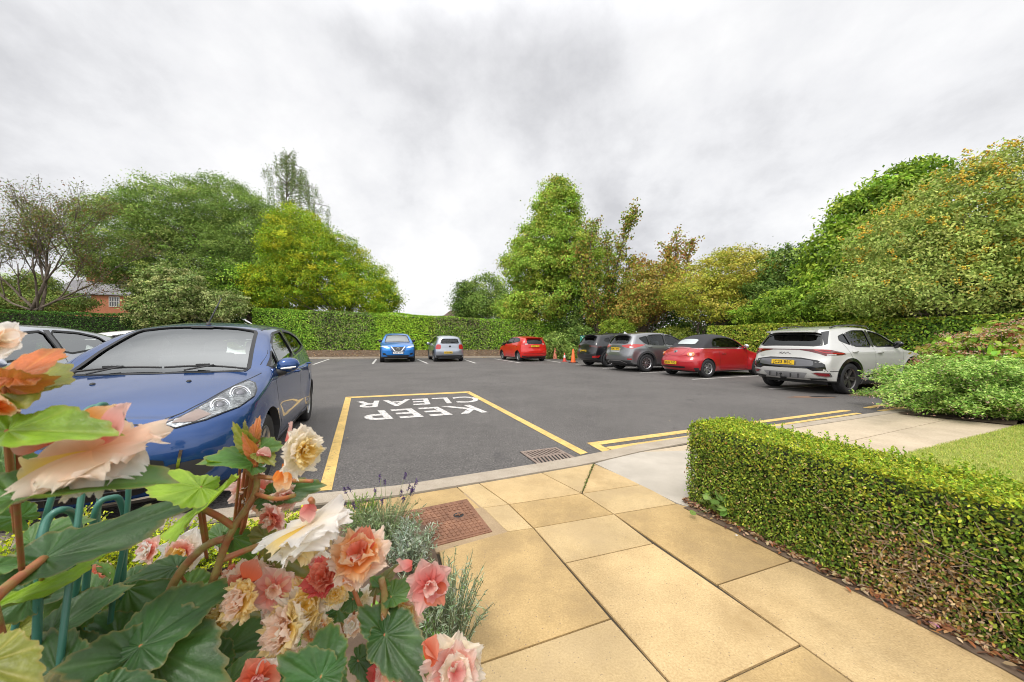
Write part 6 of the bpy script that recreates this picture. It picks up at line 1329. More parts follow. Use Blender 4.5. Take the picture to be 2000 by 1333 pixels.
# box hedge, near right
def pc_box(t, z, s, col):
    n = len(t); col = col.copy(); yl = pal([(.48, .52, .04), (.60, .58, .07), (.36, .46, .03), (.24, .36, .03)], n); k = ((z > .97) & (rng.random(n) < .75)) | ((z > .7) & (rng.random(n) < .22)); col[k] = yl[k]
    br = pal([(.46, .26, .08), (.56, .40, .17), (.34, .19, .09), (.60, .46, .26)], n, None, .3); dd = ((t-.385)/.07)**2+((z-.20)/.33)**2; k = (dd < 1+rng.normal(0, .4, n)) & (rng.random(n) < .75) & (s == 0) & (z < .9); col[k] = br[k]
    k = (z < .9) & (rng.random(n) < .07); col[k] = br[k]; return col
ba, bb = Vector((1.33, 2.72)), Vector((1.33+.387*3.2, 2.72-.92*3.2))
rb = hedge('box_hedge', 'low clipped box hedge with yellow tips and a brown bare patch beside the buff path', (ba.x+.02, ba.y), (bb.x, bb.y), .44, .575, .575, .016, 26000, [(.19, .29, .035), (.12, .21, .025), (.28, .38, .045), (.07, .12, .02), (.40, .44, .06)], base=.05, aspect=.55, patchcol=pc_box, noise=.020, fine=True, jitter=.9) if (Vector((bb.y-ba.y, -(bb.x-ba.x))).dot(Vector((-ba.x, -ba.y))) > 0) else None
if rb is None: print('BOX HEDGE ORIENTATION')
# young shoots on the top, dead twigs in the brown patch
d_ = (bb-ba).normalized(); nr_ = Vector((d_.y, -d_.x))
n = 520; t = rng.random(n)*3.1; s = rng.random(n)*.46-.02; P = []; AX = []; Cc_ = []
for i in range(n):
    p = np.array([d_.x*t[i]-nr_.x*s[i], d_.y*t[i]-nr_.y*s[i], .575]); h_ = rng.uniform(.02, .055)
    for q in range(9):
        P.append(p+np.array([0, 0, h_*q/8])+rng.normal(0, .004, 3)); a = rng.normal(0, 1, 3); a[2] = abs(a[2])+.5; AX.append(a)
P = np.array(P); leaves('young_shoots', P, rng.normal(0, 1, P.shape), .017, pal([(.30, .44, .04), (.42, .50, .05), (.22, .36, .03)], len(P)), parent=rb, aspect=.5, axis=np.array(AX), fine=True)['kind'] = 'stuff'
mb = MB()
for k in range(260):
    t_ = 1.24+rnd.gauss(0, .15); z = abs(rnd.gauss(.17, .10)); p = Vector((d_.x*t_+nr_.x*.0, d_.y*t_+nr_.y*.0, z)); e1 = p+Vector((nr_.x*rnd.uniform(.0, .05)+rnd.uniform(-.08, .08), nr_.y*rnd.uniform(.0, .05)+rnd.uniform(-.08, .08), rnd.uniform(-.04, .12)))
    mb.tube([p-Vector((nr_.x, nr_.y, 0))*.03, p.lerp(e1, .5)+Vector((rnd.uniform(-.02, .02), 0, rnd.uniform(-.01, .02))), e1], [.0024, .0018, .001], 4)
tw = mb.build('dead_twigs', mat('dead_wood', (.30, .22, .15), .85), rb)
# litter along its foot
n = 2200; t = rng.uniform(.0, 3.2, n); o_ = rng.normal(.02, .035, n); P = np.stack([ba.x+d_.x*t+nr_.x*o_, ba.y+d_.y*t+nr_.y*o_, np.full(n, .052)+rng.uniform(0, .012, n)], 1)
g = leaves('leaf_litter', P, np.tile([0., 0, 1.], (n, 1)), .030, pal([(.30, .12, .05), (.42, .26, .12), (.2, .1, .06), (.45, .33, .2)], n), fine=True, aspect=.5, jitter=.35); tag(g, 'dry brown leaves and twigs along the foot of the box hedge', 'leaf litter', kind='stuff')
# round-leaved weed at the hedge corner
wr = empty('round_leaved_weed', gp(1395, 995, .05)); tag(wr, 'small light green round leaved weed at the foot of the box hedge corner', 'weed')
n = 75; mb = MB(); P = np.stack([rng.normal(0.03, .07, n), rng.normal(-.06, .05, n)-.02, rng.uniform(.03, .15, n)], 1)
def disc(name, P, r, cols, parent, nrm=(0, -.4, 1), m='leaf', notch=True):
    V = []; F = []; CC = []; cl = pal(cols, len(P), None, .15)
    for i, p in enumerate(P):
        nn_ = (Vector(nrm)+Vector(rng.normal(0, .35, 3))).normalized(); u = nn_.cross(Vector((rnd.random(), rnd.random(), .1))).normalized(); v = nn_.cross(u); R_ = r*rnd.uniform(.6, 1.25); b_ = len(V); V.append(tuple(Vector(p)-nn_*R_*.15)); CC.append(cl[i]*1.3)
        for k in range(14):
            q = 2*math.pi*(k+.5)/14; rr_ = R_*(1 if not notch else (1-.35*math.exp(-((min(q, 6.283-q))/.35)**2))); V.append(tuple(Vector(p)+(u*math.cos(q)+v*math.sin(q))*rr_*(1+.05*math.sin(7*q)))); CC.append(cl[i])
        F += [(b_, b_+1+k, b_+1+(k+1) % 14) for k in range(14)]
    me = bpy.data.meshes.new(name); me.from_pydata(V, [], F); at = me.color_attributes.new('Col', 'FLOAT_COLOR', 'POINT'); at.data.foreach_set('color', np.concatenate([np.array(CC), np.ones((len(CC), 1))], 1).ravel()); me.materials.append(MT[m]); me.polygons.foreach_set('use_smooth', [True]*len(me.polygons))
    o = bpy.data.objects.new(name, me); C.objects.link(o); o.parent = parent; return o
disc('leaves', P, .026, [(.20, .30, .07), (.27, .37, .10), (.14, .22, .05)], wr)
for p in P: mb.tube([(p[0]*.3, p[1]*.3, 0), tuple(p)], .0015, 4)
mb.build('stems', mat('green_stem', (.2, .3, .08), .6), wr)
# ================= low planting in the left bed =================
def sprigs(name, label, c, n, h, spread, size, cols, aspect=.14, per=26, lean=.5, cat='plant', heads=None, fine=False, vary=.35, leafang=.9, up=1.0):
    r = empty(name, (c[0], c[1], .05)); tag(r, label, cat); mb = MB(); P = []; A = []; tips = []
    for k in range(n):
        q = rnd.uniform(0, 6.283); rr = spread*rnd.random()**.6; b = Vector((math.cos(q)*rr*.35, math.sin(q)*rr*.35, 0)); l = h*rnd.uniform(1-vary, 1.05)
        e_ = Vector((math.cos(q)*rr, math.sin(q)*rr, l*up)); m_ = b.lerp(e_, .5)+Vector((0, 0, l*.12)); pts = [b, b.lerp(m_, .5), m_, m_.lerp(e_, .5)+Vector((0, 0, .01)), e_]; mb.tube(pts, [.0022, .002, .0018, .0014, .001], 4); tips.append((m_, e_))
        for i in range(per):
            t = (i+rnd.random())/per; s_ = min(3, int(t*4)); p = pts[s_].lerp(pts[s_+1], t*4-s_); d = (pts[s_+1]-pts[s_]).normalized(); a = (d+Vector(rng.normal(0, leafang*.6, 3))).normalized(); P.append(p+a*size*.4); A.append(a)
    mb.build('stems', mat(name+'_stem', (.16, .18, .09), .8), r); P = np.array([p[:] for p in P]); A = np.array([p[:] for p in A])
    leaves('foliage', P, rng.normal(0, 1, P.shape), size, pal(cols, len(P)), parent=r, aspect=aspect, axis=A*3, fine=fine)
    if heads:
        Q = []; mb = MB()
        for k in range(heads[0]):
            q = rnd.uniform(0, 6.283); b = Vector((math.cos(q)*spread*.3, math.sin(q)*spread*.3, h*.4)); e_ = b+Vector((math.cos(q)*spread*.55+rnd.uniform(-.06, .06), math.sin(q)*.05, h*heads[1]*rnd.uniform(.6, 1.05))); mb.tube([b, b.lerp(e_, .5)+Vector((0, 0, .01)), e_], .0012, 4)
            for j in range(46): t = 1-.05*rnd.choice((0, .25, .5, .7, 1.3, 1.5, 2.2)); p = b.lerp(e_, t); Q.append((p.x+rng.normal(0, .004), p.y+rng.normal(0, .004), p.z+rng.normal(0, .006)))
        mb.build('flower_stalks', mat('stalk', (.22, .25, .12), .8), r); Q = np.array(Q); leaves('flower_spikes', Q, rng.normal(0, 1, Q.shape), .010, pal([(.10, .05, .22), (.16, .08, .30), (.07, .05, .12)], len(Q)), parent=r, material=MT['petal'])['kind'] = 'stuff'
    return r
lime = [(.56, .62, .02), (.66, .68, .06), (.42, .52, .02), (.26, .36, .03)]
for i, (px, py, nn_, hh, sp_, lab) in enumerate(((60, 1200, 260, .24, .36, 'lime yellow small leaved shrub at the far left in front of the blue car'), (300, 1150, 260, .20, .34, 'lime yellow small leaved shrub behind the large begonia leaves'), (520, 1100, 200, .19, .26, 'lime yellow shrub beside the lavender and the kerb'), (-80, 1290, 200, .40, .42, 'lime yellow shrub nearest the camera at the left edge'))):
    g_ = gp(px, py, .05); sprigs('lime_shrub', lab, g_, int(nn_*2.6), hh, sp_, .017, lime, aspect=.55, per=34, cat='shrub', fine=False, leafang=1.3)
g_ = gp(745, 1075, .05); sprigs('lavender', 'grey green lavender clump with thin purple flower spikes beside the manhole cover', g_, 150, .22, .24, .030, [(.24, .32, .14), (.34, .42, .23), (.17, .24, .09)], heads=(15, 1.35))
g_ = gp(715, 1060, .05); sprigs('rosemary', 'small bright green upright sprigs left of the lavender', (g_[0]-.06, g_[1]+.05), 60, .24, .13, .022, [(.16, .28, .04), (.24, .36, .06)], aspect=.2)
g_ = gp(800, 1110, .05); sprigs('silver_lavender', 'silvery narrow leaved lavender clump overlapping the manhole surround', g_, 120, .20, .17, .030, [(.36, .43, .32), (.46, .52, .41), (.25, .32, .2)], aspect=.15)
g_ = gp(870, 1275, .05); sprigs('curry_plant', 'silvery green needle leaved plant leaning over the edge of the buff path', (g_[0], g_[1], 0), 130, .30, .19, .030, [(.30, .37, .22), (.42, .49, .33), (.20, .27, .13)], aspect=.12, heads=None)
wr2 = empty('round_leaved_plant', gp(815, 1250, .05)); tag(wr2, 'bright green round leaved seedlings between the begonia and the silvery plant', 'plant')
n = 90; P = np.stack([rng.normal(0, .07, n), rng.normal(0, .06, n), rng.uniform(.02, .15, n)], 1); disc('leaves', P, .020, [(.16, .34, .05), (.24, .42, .08)], wr2, notch=False)
mb = MB()
for p in P: mb.tube([(p[0]*.3, p[1]*.3, 0), tuple(p)], .0013, 4)
mb.build('stems', mat('seedling_stem', (.2, .3, .08), .6), wr2)
# ================= begonias close to the lens =================
m, nt, b = principled('begonia_leaf_surface'); L_ = nt.links.new
a = nt.nodes.new('ShaderNodeAttribute'); a.attribute_name = 'Col'; ge = nt.nodes.new('ShaderNodeNewGeometry')
hs = nt.nodes.new('ShaderNodeMix'); hs.data_type = 'RGBA'; hs.blend_type = 'MIX'; mu = nt.nodes.new('ShaderNodeMix'); mu.data_type = 'RGBA'; mu.blend_type = 'ADD'; mu.inputs[0].default_value = 1
L_(a.outputs['Color'], mu.inputs[6]); mu.inputs[7].default_value = (.16, .23, .015, 1)
L_(ge.outputs['Backfacing'], hs.inputs[0]); L_(a.outputs['Color'], hs.inputs[6]); L_(mu.outputs[2], hs.inputs[7])
tcb = nt.nodes.new('ShaderNodeTexCoord'); nb = nt.nodes.new('ShaderNodeTexNoise'); nb.inputs['Scale'].default_value = 28; nb.inputs['Detail'].default_value = 6; L_(tcb.outputs['Object'], nb.inputs['Vector'])
rb_ = nt.nodes.new('ShaderNodeValToRGB'); L_(nb.outputs[0], rb_.inputs[0]); rb_.color_ramp.elements[0].position = .3; rb_.color_ramp.elements[0].color = (.55, .60, .5, 1); rb_.color_ramp.elements[1].position = .7; rb_.color_ramp.elements[1].color = (1.35, 1.3, 1.2, 1)
mb_ = nt.nodes.new('ShaderNodeMix'); mb_.data_type = 'RGBA'; mb_.blend_type = 'MULTIPLY'; mb_.inputs[0].default_value = 1; L_(hs.outputs[2], mb_.inputs[6]); L_(rb_.outputs[0], mb_.inputs[7]); L_(mb_.outputs[2], b.inputs['Base Color']); b.inputs['Roughness'].default_value = .46; b.inputs['Specular IOR Level'].default_value = .55
tc = nt.nodes.new('ShaderNodeTexCoord'); t1 = nt.nodes.new('ShaderNodeTexNoise'); t1.inputs['Scale'].default_value = 260; L_(tc.outputs['Object'], t1.inputs['Vector'])
bp = nt.nodes.new('ShaderNodeBump'); bp.inputs['Strength'].default_value = .35; bp.inputs['Distance'].default_value = .002; L_(t1.outputs[0], bp.inputs['Height']); L_(bp.outputs[0], b.inputs['Normal'])
tr = nt.nodes.new('ShaderNodeBsdfTranslucent'); L_(mu.outputs[2], tr.inputs[0]); ms = nt.nodes.new('ShaderNodeMixShader'); ms.inputs[0].default_value = .26
L_(b.outputs[0], ms.inputs[1]); L_(tr.outputs[0], ms.inputs[2]); L_(ms.outputs[0], nt.nodes['Material Output'].inputs[0]); MT['bleaf'] = m
def colmesh(name, V, F, CC, m, parent):
    me = bpy.data.meshes.new(name); me.from_pydata([tuple(v) for v in V], [], F); at = me.color_attributes.new('Col', 'FLOAT_COLOR', 'POINT')
    at.data.foreach_set('color', np.concatenate([np.clip(np.array(CC), .002, .95), np.ones((len(CC), 1))], 1).ravel()); me.materials.append(m); me.polygons.foreach_set('use_smooth', [True]*len(me.polygons))
    o = bpy.data.objects.new(name, me); C.objects.link(o); o.parent = parent; return o
SIDE = {'dark': ((.030, .092, .022), (.075, .15, .05)), 'mid': ((.06, .15, .03), (.15, .27, .07)), 'light': ((.15, .27, .018), (.26, .36, .05)), 'bronze': ((.12, .12, .035), (.28, .18, .06)), 'red': ((.40, .10, .025), (.55, .22, .05)), 'olive': ((.20, .22, .025), (.34, .30, .06))}
def bleaf(parent, at, tip, nrm, wr=.95, kind='dark', cup=.12, asym=1, wave=.05, fold=.10, tear=False, off=None):
    A_ = cp(*at); T_ = cp(*tip); D = T_-A_; L = D.length; X = D.normalized(); Z_ = Vector(nrm); Z_ = (Z_-X*Z_.dot(X)).normalized(); Y_ = Z_.cross(X)
    na, nr_ = 112, 12; V = [A_]; base, vein = SIDE[kind]; base = np.array(base)*rnd.uniform(.8, 1.25); vein = np.array(vein); CC = [vein*1.3]; ph = rnd.uniform(0, 6.28)
    for i in range(1, nr_+1):
        r = i/nr_
        for k in range(na):
            th = 2*math.pi*k/na-math.pi; at_ = abs(th)/math.pi
            R = .46+.54*math.exp(-(at_/.19)**1.3); R *= 1-.42*max(0, (at_-.45)/.55)**1.4; R *= 1-.55*max(0, (at_-.88)/.12)**1.5
            R *= (1+.13*asym*math.copysign(1, th)*min(1, at_*3)) ; lob = 9
            R *= 1+.13*(abs(math.cos(lob*th*.5))**.8-.6)*(1 if at_ > .05 else 0)
            tri = abs(((k*30.0/na) % 1)-.5)*2; R *= 1+.075*(tri-.5)*(r > .9)+.012*rnd.uniform(-1, 1)*(r > .9)
            if tear and -2.4 < th < -1.9: R *= .45
            x = math.cos(th)*R*r; y = math.sin(th)*R*r*wr
            vn = abs(math.cos(lob*th*.5)); z = -.045*(vn**8)*min(1, r*2)*(1-r*.5)+.012*math.sin(th*23+r*17)*math.sin(r*21)*r
            z += -cup*(x*x+y*y)-cup*.8*max(0, x)**3+fold*abs(y)+wave*r*r*math.sin(4*th+ph)
            V.append(A_+X*x*L+Y_*y*L+Z_*z*L)
            vv = .55*vn**30 if r < .97 else .0; fine_ = .5+.5*math.sin(r*30+abs(math.sin(lob*th*.5))*14); c_ = base*(1+.07*fine_*(1-vv))*(.9+.2*rnd.random())*(1-vv)+vein*vv
            if r > .96: c_ = c_*.55+np.array((.30, .20, .06))*.45
            CC.append(c_)
    F = [(0, 1+k, 1+(k+1) % na) for k in range(na)]
    for i in range(nr_-1):
        for k in range(na): a_, b_ = 1+i*na+k, 1+i*na+(k+1) % na; F.append((a_, a_+na, b_+na, b_))
    o = colmesh('leaf', V, F, CC, MT['bleaf'], None)
    o.data.transform(Matrix.Translation(-Vector(off))); o.parent = parent; return A_
PAL = {'cream': ((.90, .80, .42), (.94, .87, .68), (.95, .86, .74)), 'peach': ((.90, .50, .24), (.93, .68, .50), (.95, .80, .68)), 'pink': ((.90, .30, .22), (.92, .50, .42), (.94, .76, .68)),
       'coral': ((.78, .16, .06), (.80, .20, .11), (.82, .36, .25)), 'yellow': ((.90, .58, .06), (.94, .70, .18), (.94, .80, .48)), 'orange': ((.86, .22, .03), (.92, .40, .10), (.94, .70, .46)), 'red': ((.66, .04, .03), (.72, .08, .07), (.78, .20, .18)), 'salmonpink': ((.78, .18, .15), (.82, .38, .34), (.85, .58, .52)), 'white': ((.93, .84, .60), (.95, .90, .82), (.95, .92, .88))}
def petal(V, F, CC, c, out, up, L, W, palette, curl=.35, ruffle=.10, frill=.05, fr=4):
    nu, nv = 24, 10; b0 = len(V); side = up.cross(out).normalized(); c0, c1, c2 = [np.array(q) for q in palette]; ph = rnd.uniform(0, 6.28); ph2 = rnd.uniform(0, 6.28); jit = [.6*math.sin(q_*1.35+ph)+.5*rnd.uniform(-1, 1) for q_ in range(nu+1)]; br = rnd.uniform(.9, 1.06)
    for j in range(nv+1):
        v = j/nv
        for i in range(nu+1):
            u = i/nu*2-1; w = (math.sin(math.pi*min(1, (v*.80+.09)))**.75); x = v*(1-.22*u*u*v)+frill*jit[i]*v**3
            z = curl*v*v-curl*.3*v+ruffle*v*v*math.sin(fr*u*1.0+ph)+ruffle*.42*v**4*math.sin(fr*u*3.1+ph2)+.16*u*u*(1-v)
            V.append(c+out*x*L+side*u*w*W*.5+up*z*L)
            st_ = .985+.02*math.sin(u*24+ph)*(1-v*.5); col = (c0*(1-v/.45)+c1*v/.45) if v < .45 else (c1*(1-(v-.45)/.55)+c2*(v-.45)/.55); CC.append(col*st_*br)
    for j in range(nv):
        for i in range(nu): a_ = b0+j*(nu+1)+i; F.append((a_, a_+1, a_+nu+2, a_+nu+1))
def flower(parent, px, py, Z, R, axis, pals, layers=4, off=None, ruffle=.12, frill=.05, curl=.25, squash=1.0, seedp=8, opening=1.0):
    c = cp(px, py, Z); A = Vector(axis).normalized(); u = A.cross(Vector((.31, .17, .9))).normalized(); v = A.cross(u); V = []; F = []; CC = []
    for l in range(layers):
        t = l/max(1, layers-1); n = max(4, seedp-l); L = R*(1-.52*t)
        for k in range(n):
            q = 2*math.pi*(k+.5*(l % 2)+rnd.uniform(-.2, .2))/n; elev = opening*(-.12+.92*t)+rnd.uniform(-.11, .11); out = (u*math.cos(q)+v*math.sin(q)); o_ = (out*math.cos(elev)+A*math.sin(elev)).normalized(); up = (A*math.cos(elev)-out*math.sin(elev)).normalized()
            petal(V, F, CC, c+A*R*.07*l, o_, up, L*rnd.uniform(.85, 1.12), L*rnd.uniform(.85, 1.2)*squash, PAL[pals[min(l, len(pals)-1)] if rnd.random() < .8 else rnd.choice(pals)], curl*rnd.uniform(.4, 1.5), ruffle, frill)
    o = colmesh('flower', [q-Vector(off) for q in V], F, CC, MT['petal'], parent); return c
def bud(parent, px, py, Z, R, axis, pal_, off):
    c = cp(px, py, Z); A = Vector(axis).normalized(); u = A.cross(Vector((.3, .1, .9))).normalized(); V = []; F = []; CC = []
    for s in (1, -1):
        up = A.cross(u).normalized()*s; petal(V, F, CC, c, A, up, R*1.7, R*1.7, PAL[pal_], -.42, .03, .01)
    colmesh('bud', [q-Vector(off) for q in V], F, CC, MT['petal'], parent)
stemm = mat('begonia_stem', (.30, .11, .045), .45, noise=(45, (.28, .26, .08), .38, .66), bump=.3, bscale=120); petm = mat('begonia_petiole', (.36, .12, .045), .45, noise=(60, (.26, .22, .05), .45, .75))
def plantroot(px, Z, label):
    x = (px-1000)*Z/FOC; r = empty('begonia', (x, Z, .46)); tag(r, label, 'plant', 'begonias in the planter close to the camera'); return r
def stem(parent, pts, r0, r1, m=None, name='stem'):
    P = [cp(*p) for p in pts]; Q = []
    for i in range(len(P)-1):
        for t in np.linspace(0, 1, 5)[:-1]:
            p0 = P[max(i-1, 0)]; p1, p2 = P[i], P[i+1]; p3 = P[min(i+2, len(P)-1)]; t2, t3 = t*t, t*t*t
            Q.append(.5*((2*p1)+(-p0+p2)*t+(2*p0-5*p1+4*p2-p3)*t2+(-p0+3*p1-3*p2+p3)*t3))
    Q.append(P[-1]); off = parent.location; mb = MB(); mb.tube([q-off for q in Q], list(np.linspace(r0, r1, len(Q))), 10); return mb.build(name, m or stemm, parent, smooth=True)
# --- three plants: far left (nearest the lens), centre, right
pl = plantroot(60, .34, 'begonia at the far left with the largest pale peach bloom and edge on leaves')
pc = plantroot(430, .44, 'tall middle begonia with thick red stems, cream and pink blooms and big dark leaves')
pr = plantroot(700, .50, 'right hand begonia with orange, yellow and pink frilled blooms leaning over the path')
bpy.context.view_layer.update()
oL, oC, oR = pl.location, pc.location, pr.location
cam_up = (0, -.35, 1)
LV = [ # plant, attach, tip, normal, width, kind, cup, fold
 (pl, (15, 842, .262), (212, 828, .262), (.02, -.55, .8), .62, 'light', .05, .20), (pl, (32, 972, .255), (335, 912, .29), (-.05, -.30, 1), .7, 'mid', .06, .30),
 (pl, (85, 1092, .36), (385, 955, .44), (-.15, -.55, 1), .62, 'dark', .10, .10), (pl, (-30, 1195, .34), (235, 1090, .42), (0, -.02, -1), .55, 'light', .10, -.12), (pl, (-20, 1108, .34), (110, 1082, .38), (0, -.4, 1), .7, 'mid', .1, .1),
 (pl, (5, 770, .27), (125, 700, .34), (.1, .2, 1), .7, 'olive', .05, .18), (pl, (30, 735, .27), (108, 672, .31), (.3, -.9, .6), .7, 'red', .05, .1), (pl, (10, 755, .27), (95, 745, .27), (0, -.9, -.4), .8, 'red', .1, .1),
 (pl, (10, 1240, .40), (10, 1120, .42), (.3, -1, .3), .8, 'olive', .1, .1), (pl, (100, 1236, .42), (240, 1135, .46), (-.2, -.8, .8), .85, 'dark', .1, .12), (pl, (105, 1262, .40), (15, 1268, .38), (0, -.6, .9), .6, 'dark', .15, .1), (pl, (-40, 1300, .24), (70, 1330, .24), (.4, -.5, .6), .9, 'olive', .1, .1),
 (pl, (120, 1330, .36), (60, 1240, .38), (0, -.8, .6), .8, 'dark', .1, .1), (pl, (60, 1380, .34), (175, 1290, .36), (0, -.8, .6), .8, 'bronze', .1, .1),
 (pc, (392, 952, .42), (268, 935, .40), (.0, .45, -1), .85, 'light', .08, .12), (pc, (388, 990, .42), (472, 948, .40), (-.1, .5, -1), 1.05, 'light', .12, .12), (pc, (495, 905, .46), (402, 888, .42), (0, -.6, 1), .95, 'mid', .10, .10), (pc, (470, 905, .46), (400, 912, .42), (0, -.1, -1), .6, 'light', .1, .1),
 (pc, (533, 965, .47), (626, 940, .47), (.05, -.8, .9), .62, 'dark', .10, .08), (pc, (500, 880, .46), (545, 868, .45), (0, -.8, .7), .8, 'mid', .1, .1), (pc, (490, 880, .46), (450, 830, .45), (.1, -.9, .3), .6, 'olive', .1, .15), (pc, (495, 870, .46), (505, 812, .47), (.4, -.9, .1), .45, 'red', .1, .25), (pc, (485, 860, .46), (472, 822, .46), (-.4, -.9, .1), .45, 'bronze', .1, .25), (pc, (505, 885, .45), (535, 905, .44), (0, -.4, 1), .8, 'olive', .1, .15), (pc, (500, 895, .45), (470, 850, .44), (.2, -.9, .3), .5, 'red', .1, .2),
 (pc, (275, 1262, .38), (452, 1120, .44), (-.25, -.85, .75), .95, 'dark', .10, .08), (pc, (262, 1285, .38), (120, 1300, .34), (.15, -.75, .8), .95, 'dark', .14, .08), (pc, (300, 1270, .39), (420, 1330, .37), (.1, -.8, .7), .9, 'dark', .15, .08),
 (pc, (345, 1108, .46), (238, 1128, .43), (.1, -.5, 1), .65, 'dark', .12, .12), (pc, (430, 1050, .50), (478, 1010, .52), (0, -.8, .6), 1.2, 'mid', .1, .1), (pc, (520, 1052, .48), (588, 1142, .45), (-.6, -.9, .3), .50, 'bronze', .14, .20),
 (pc, (455, 1050, .50), (500, 1110, .50), (-.3, -.9, .4), .8, 'dark', .1, .1), (pc, (430, 1280, .46), (548, 1195, .50), (0, -.8, .7), .8, 'dark', .12, .1), (pc, (420, 1300, .44), (350, 1230, .46), (.1, -.8, .7), .8, 'dark', .12, .1), (pc, (450, 1330, .42), (500, 1260, .46), (0, -.8, .7), .9, 'mid', .12, .1),
 (pc, (360, 1160, .50), (455, 1170, .50), (0, -.8, .6), .8, 'mid', .12, .1), (pc, (200, 1360, .34), (330, 1350, .36), (0, -.8, .7), .9, 'dark', .12, .1), (pc, (220, 1150, .52), (150, 1100, .52), (0, -.8, .5), .8, 'mid', .12, .1), (pc, (290, 1180, .52), (330, 1120, .52), (0, -.8, .5), .8, 'dark', .12, .1),
 (pr, (628, 1322, .38), (640, 1212, .42), (-.05, -.9, .6), 1.25, 'dark', .10, .08), (pr, (624, 1330, .38), (540, 1290, .37), (.1, -.9, .6), .9, 'dark', .12, .08), (pr, (752, 1240, .44), (825, 1338, .40), (.1, -.85, .7), .85, 'dark', .12, .08), (pr, (748, 1235, .45), (700, 1190, .45), (0, -.8, .7), 1.0, 'dark', .12, .10),
 (pr, (765, 1165, .46), (832, 1135, .47), (0, -.75, .9), .72, 'mid', .12, .12), (pr, (748, 1150, .46), (722, 1128, .46), (0, -.9, .5), .9, 'mid', .1, .1), (pr, (690, 1170, .48), (655, 1140, .5), (0, -.8, .7), .8, 'dark', .1, .1), (pr, (735, 1145, .46), (780, 1100, .48), (-.2, -.9, .3), .5, 'bronze', .1, .2), (pr, (640, 1200, .52), (600, 1160, .54), (0, -.8, .7), .9, 'dark', .1, .1),
 (pr, (560, 1260, .50), (500, 1230, .5), (0, -.8, .7), .8, 'mid', .1, .1), (pr, (700, 1290, .46), (740, 1340, .45), (0, -.8, .7), .8, 'dark', .1, .1), (pr, (660, 1180, .54), (720, 1200, .54), (0, -.8, .7), .8, 'dark', .1, .1), (pr, (600, 1080, .60), (560, 1050, .62), (0, -.8, .7), .9, 'dark', .1, .1), (pr, (800, 1330, .44), (760, 1290, .46), (0, -.8, .7), .8, 'mid', .1, .1)]
for i, (p, a_, t_, nn_, w_, kd, cu_, fo) in enumerate(LV):
    A_ = bleaf(p, a_, t_, nn_, w_, kd, cu_, 1 if i % 2 else -1, fold=fo, off=p.location)
    # petiole down towards the plant
    f0 = {pl: (60, 1250, .36), pc: (430, 1180, .46), pr: (700, 1290, .48)}[p]
    q = (a_[0]*.62+f0[0]*.38, a_[1]*.55+f0[1]*.45+14, a_[2]*.6+f0[2]*.4+.02)
    stem(p, [(q[0], q[1], q[2]+.015), ((a_[0]+q[0])/2, (a_[1]+q[1])/2+6, (a_[2]+q[2])/2+.012), (a_[0], a_[1], a_[2])], .0021, .0017, petm, 'petiole')
for (a_, t_, kd) in (((60, 1060, .42), (170, 1010, .44), 'mid'), ((20, 1180, .44), (130, 1150, .45), 'dark'), ((170, 1180, .46), (90, 1130, .47), 'mid'), ((150, 1290, .43), (30, 1230, .42), 'dark'), ((230, 1250, .47), (130, 1210, .47), 'dark'), ((40, 1010, .40), (-40, 960, .38), 'dark'), ((0, 900, .33), (95, 935, .34), 'mid'), ((250, 1150, .5), (330, 1190, .5), 'dark'), ((60, 1160, .38), (-20, 1090, .38), 'dark')):
    bleaf(pl, a_, t_, (rnd.uniform(-.2, .2), -.75, .8), rnd.uniform(.75, .95), kd, .12, 1, off=pl.location)
# filler leaves lower down and deeper in the plants
for i in range(46):
    px = rnd.uniform(-60, 800); py = rnd.uniform(1200, 1420)+max(0, (px-560)*.25); Z = rnd.uniform(.46, .60); p = pl if px < 200 else (pc if px < 520 else pr); q = rnd.uniform(0, 6.28)
    bleaf(p, (px, py, Z), (px+math.cos(q)*90, py+math.sin(q)*60-10, Z+rnd.uniform(-.04, .04)), (rnd.uniform(-.3, .3), -.8, .8), rnd.uniform(.7, 1), rnd.choice(('dark', 'dark', 'mid', 'bronze')), .12, 1, off=p.location)
# main stems
stem(pl, [(60, 2200, .36), (40, 1500, .34), (-20, 1180, .31), (-60, 1000, .29), (-40, 860, .28), (-15, 770, .27)], .006, .003)
stem(pl, [(-20, 1180, .31), (10, 1150, .32), (85, 1092, .36)], .005, .004, petm); stem(pl, [(-60, 1000, .29), (-20, 1000, .29), (32, 968, .30)], .004, .0035, petm); stem(pl, [(-50, 900, .285), (-20, 862, .29), (20, 835, .30)], .0035, .003, petm)
stem(pc, [(430, 1900, .44), (425, 1400, .45), (405, 1200, .46), (430, 1095, .45), (457, 1030, .45), (498, 965, .46), (500, 915, .46), (486, 858, .46)], .0056, .003)
stem(pc, [(290, 1330, .46), (320, 1190, .455), (352, 1118, .45), (400, 1068, .45), (440, 1052, .45)], .0052, .0045); stem(pc, [(500, 930, .46), (560, 938, .46), (610, 940, .45)], .003, .0022, petm); stem(pc, [(498, 965, .46), (540, 975, .45), (575, 968, .44)], .003, .0025, petm)
stem(pc, [(457, 1030, .45), (428, 1010, .44), (388, 990, .42)], .004, .0035, petm); stem(pc, [(500, 935, .46), (480, 915, .46), (500, 905, .46)], .003, .003, petm)
stem(pc, [(430, 1095, .45), (500, 1068, .47), (575, 1045, .45), (608, 990, .41), (606, 975, .40)], .004, .003, petm)
stem(pr, [(700, 1800, .50), (690, 1400, .49), (740, 1260, .46), (752, 1180, .46), (745, 1130, .46)], .0075, .004); stem(pr, [(745, 1200, .46), (800, 1150, .48), (815, 1110, .48)], .003, .0025, petm); stem(pr, [(740, 1260, .46), (690, 1150, .47), (688, 1085, .46)], .003, .0025, petm)
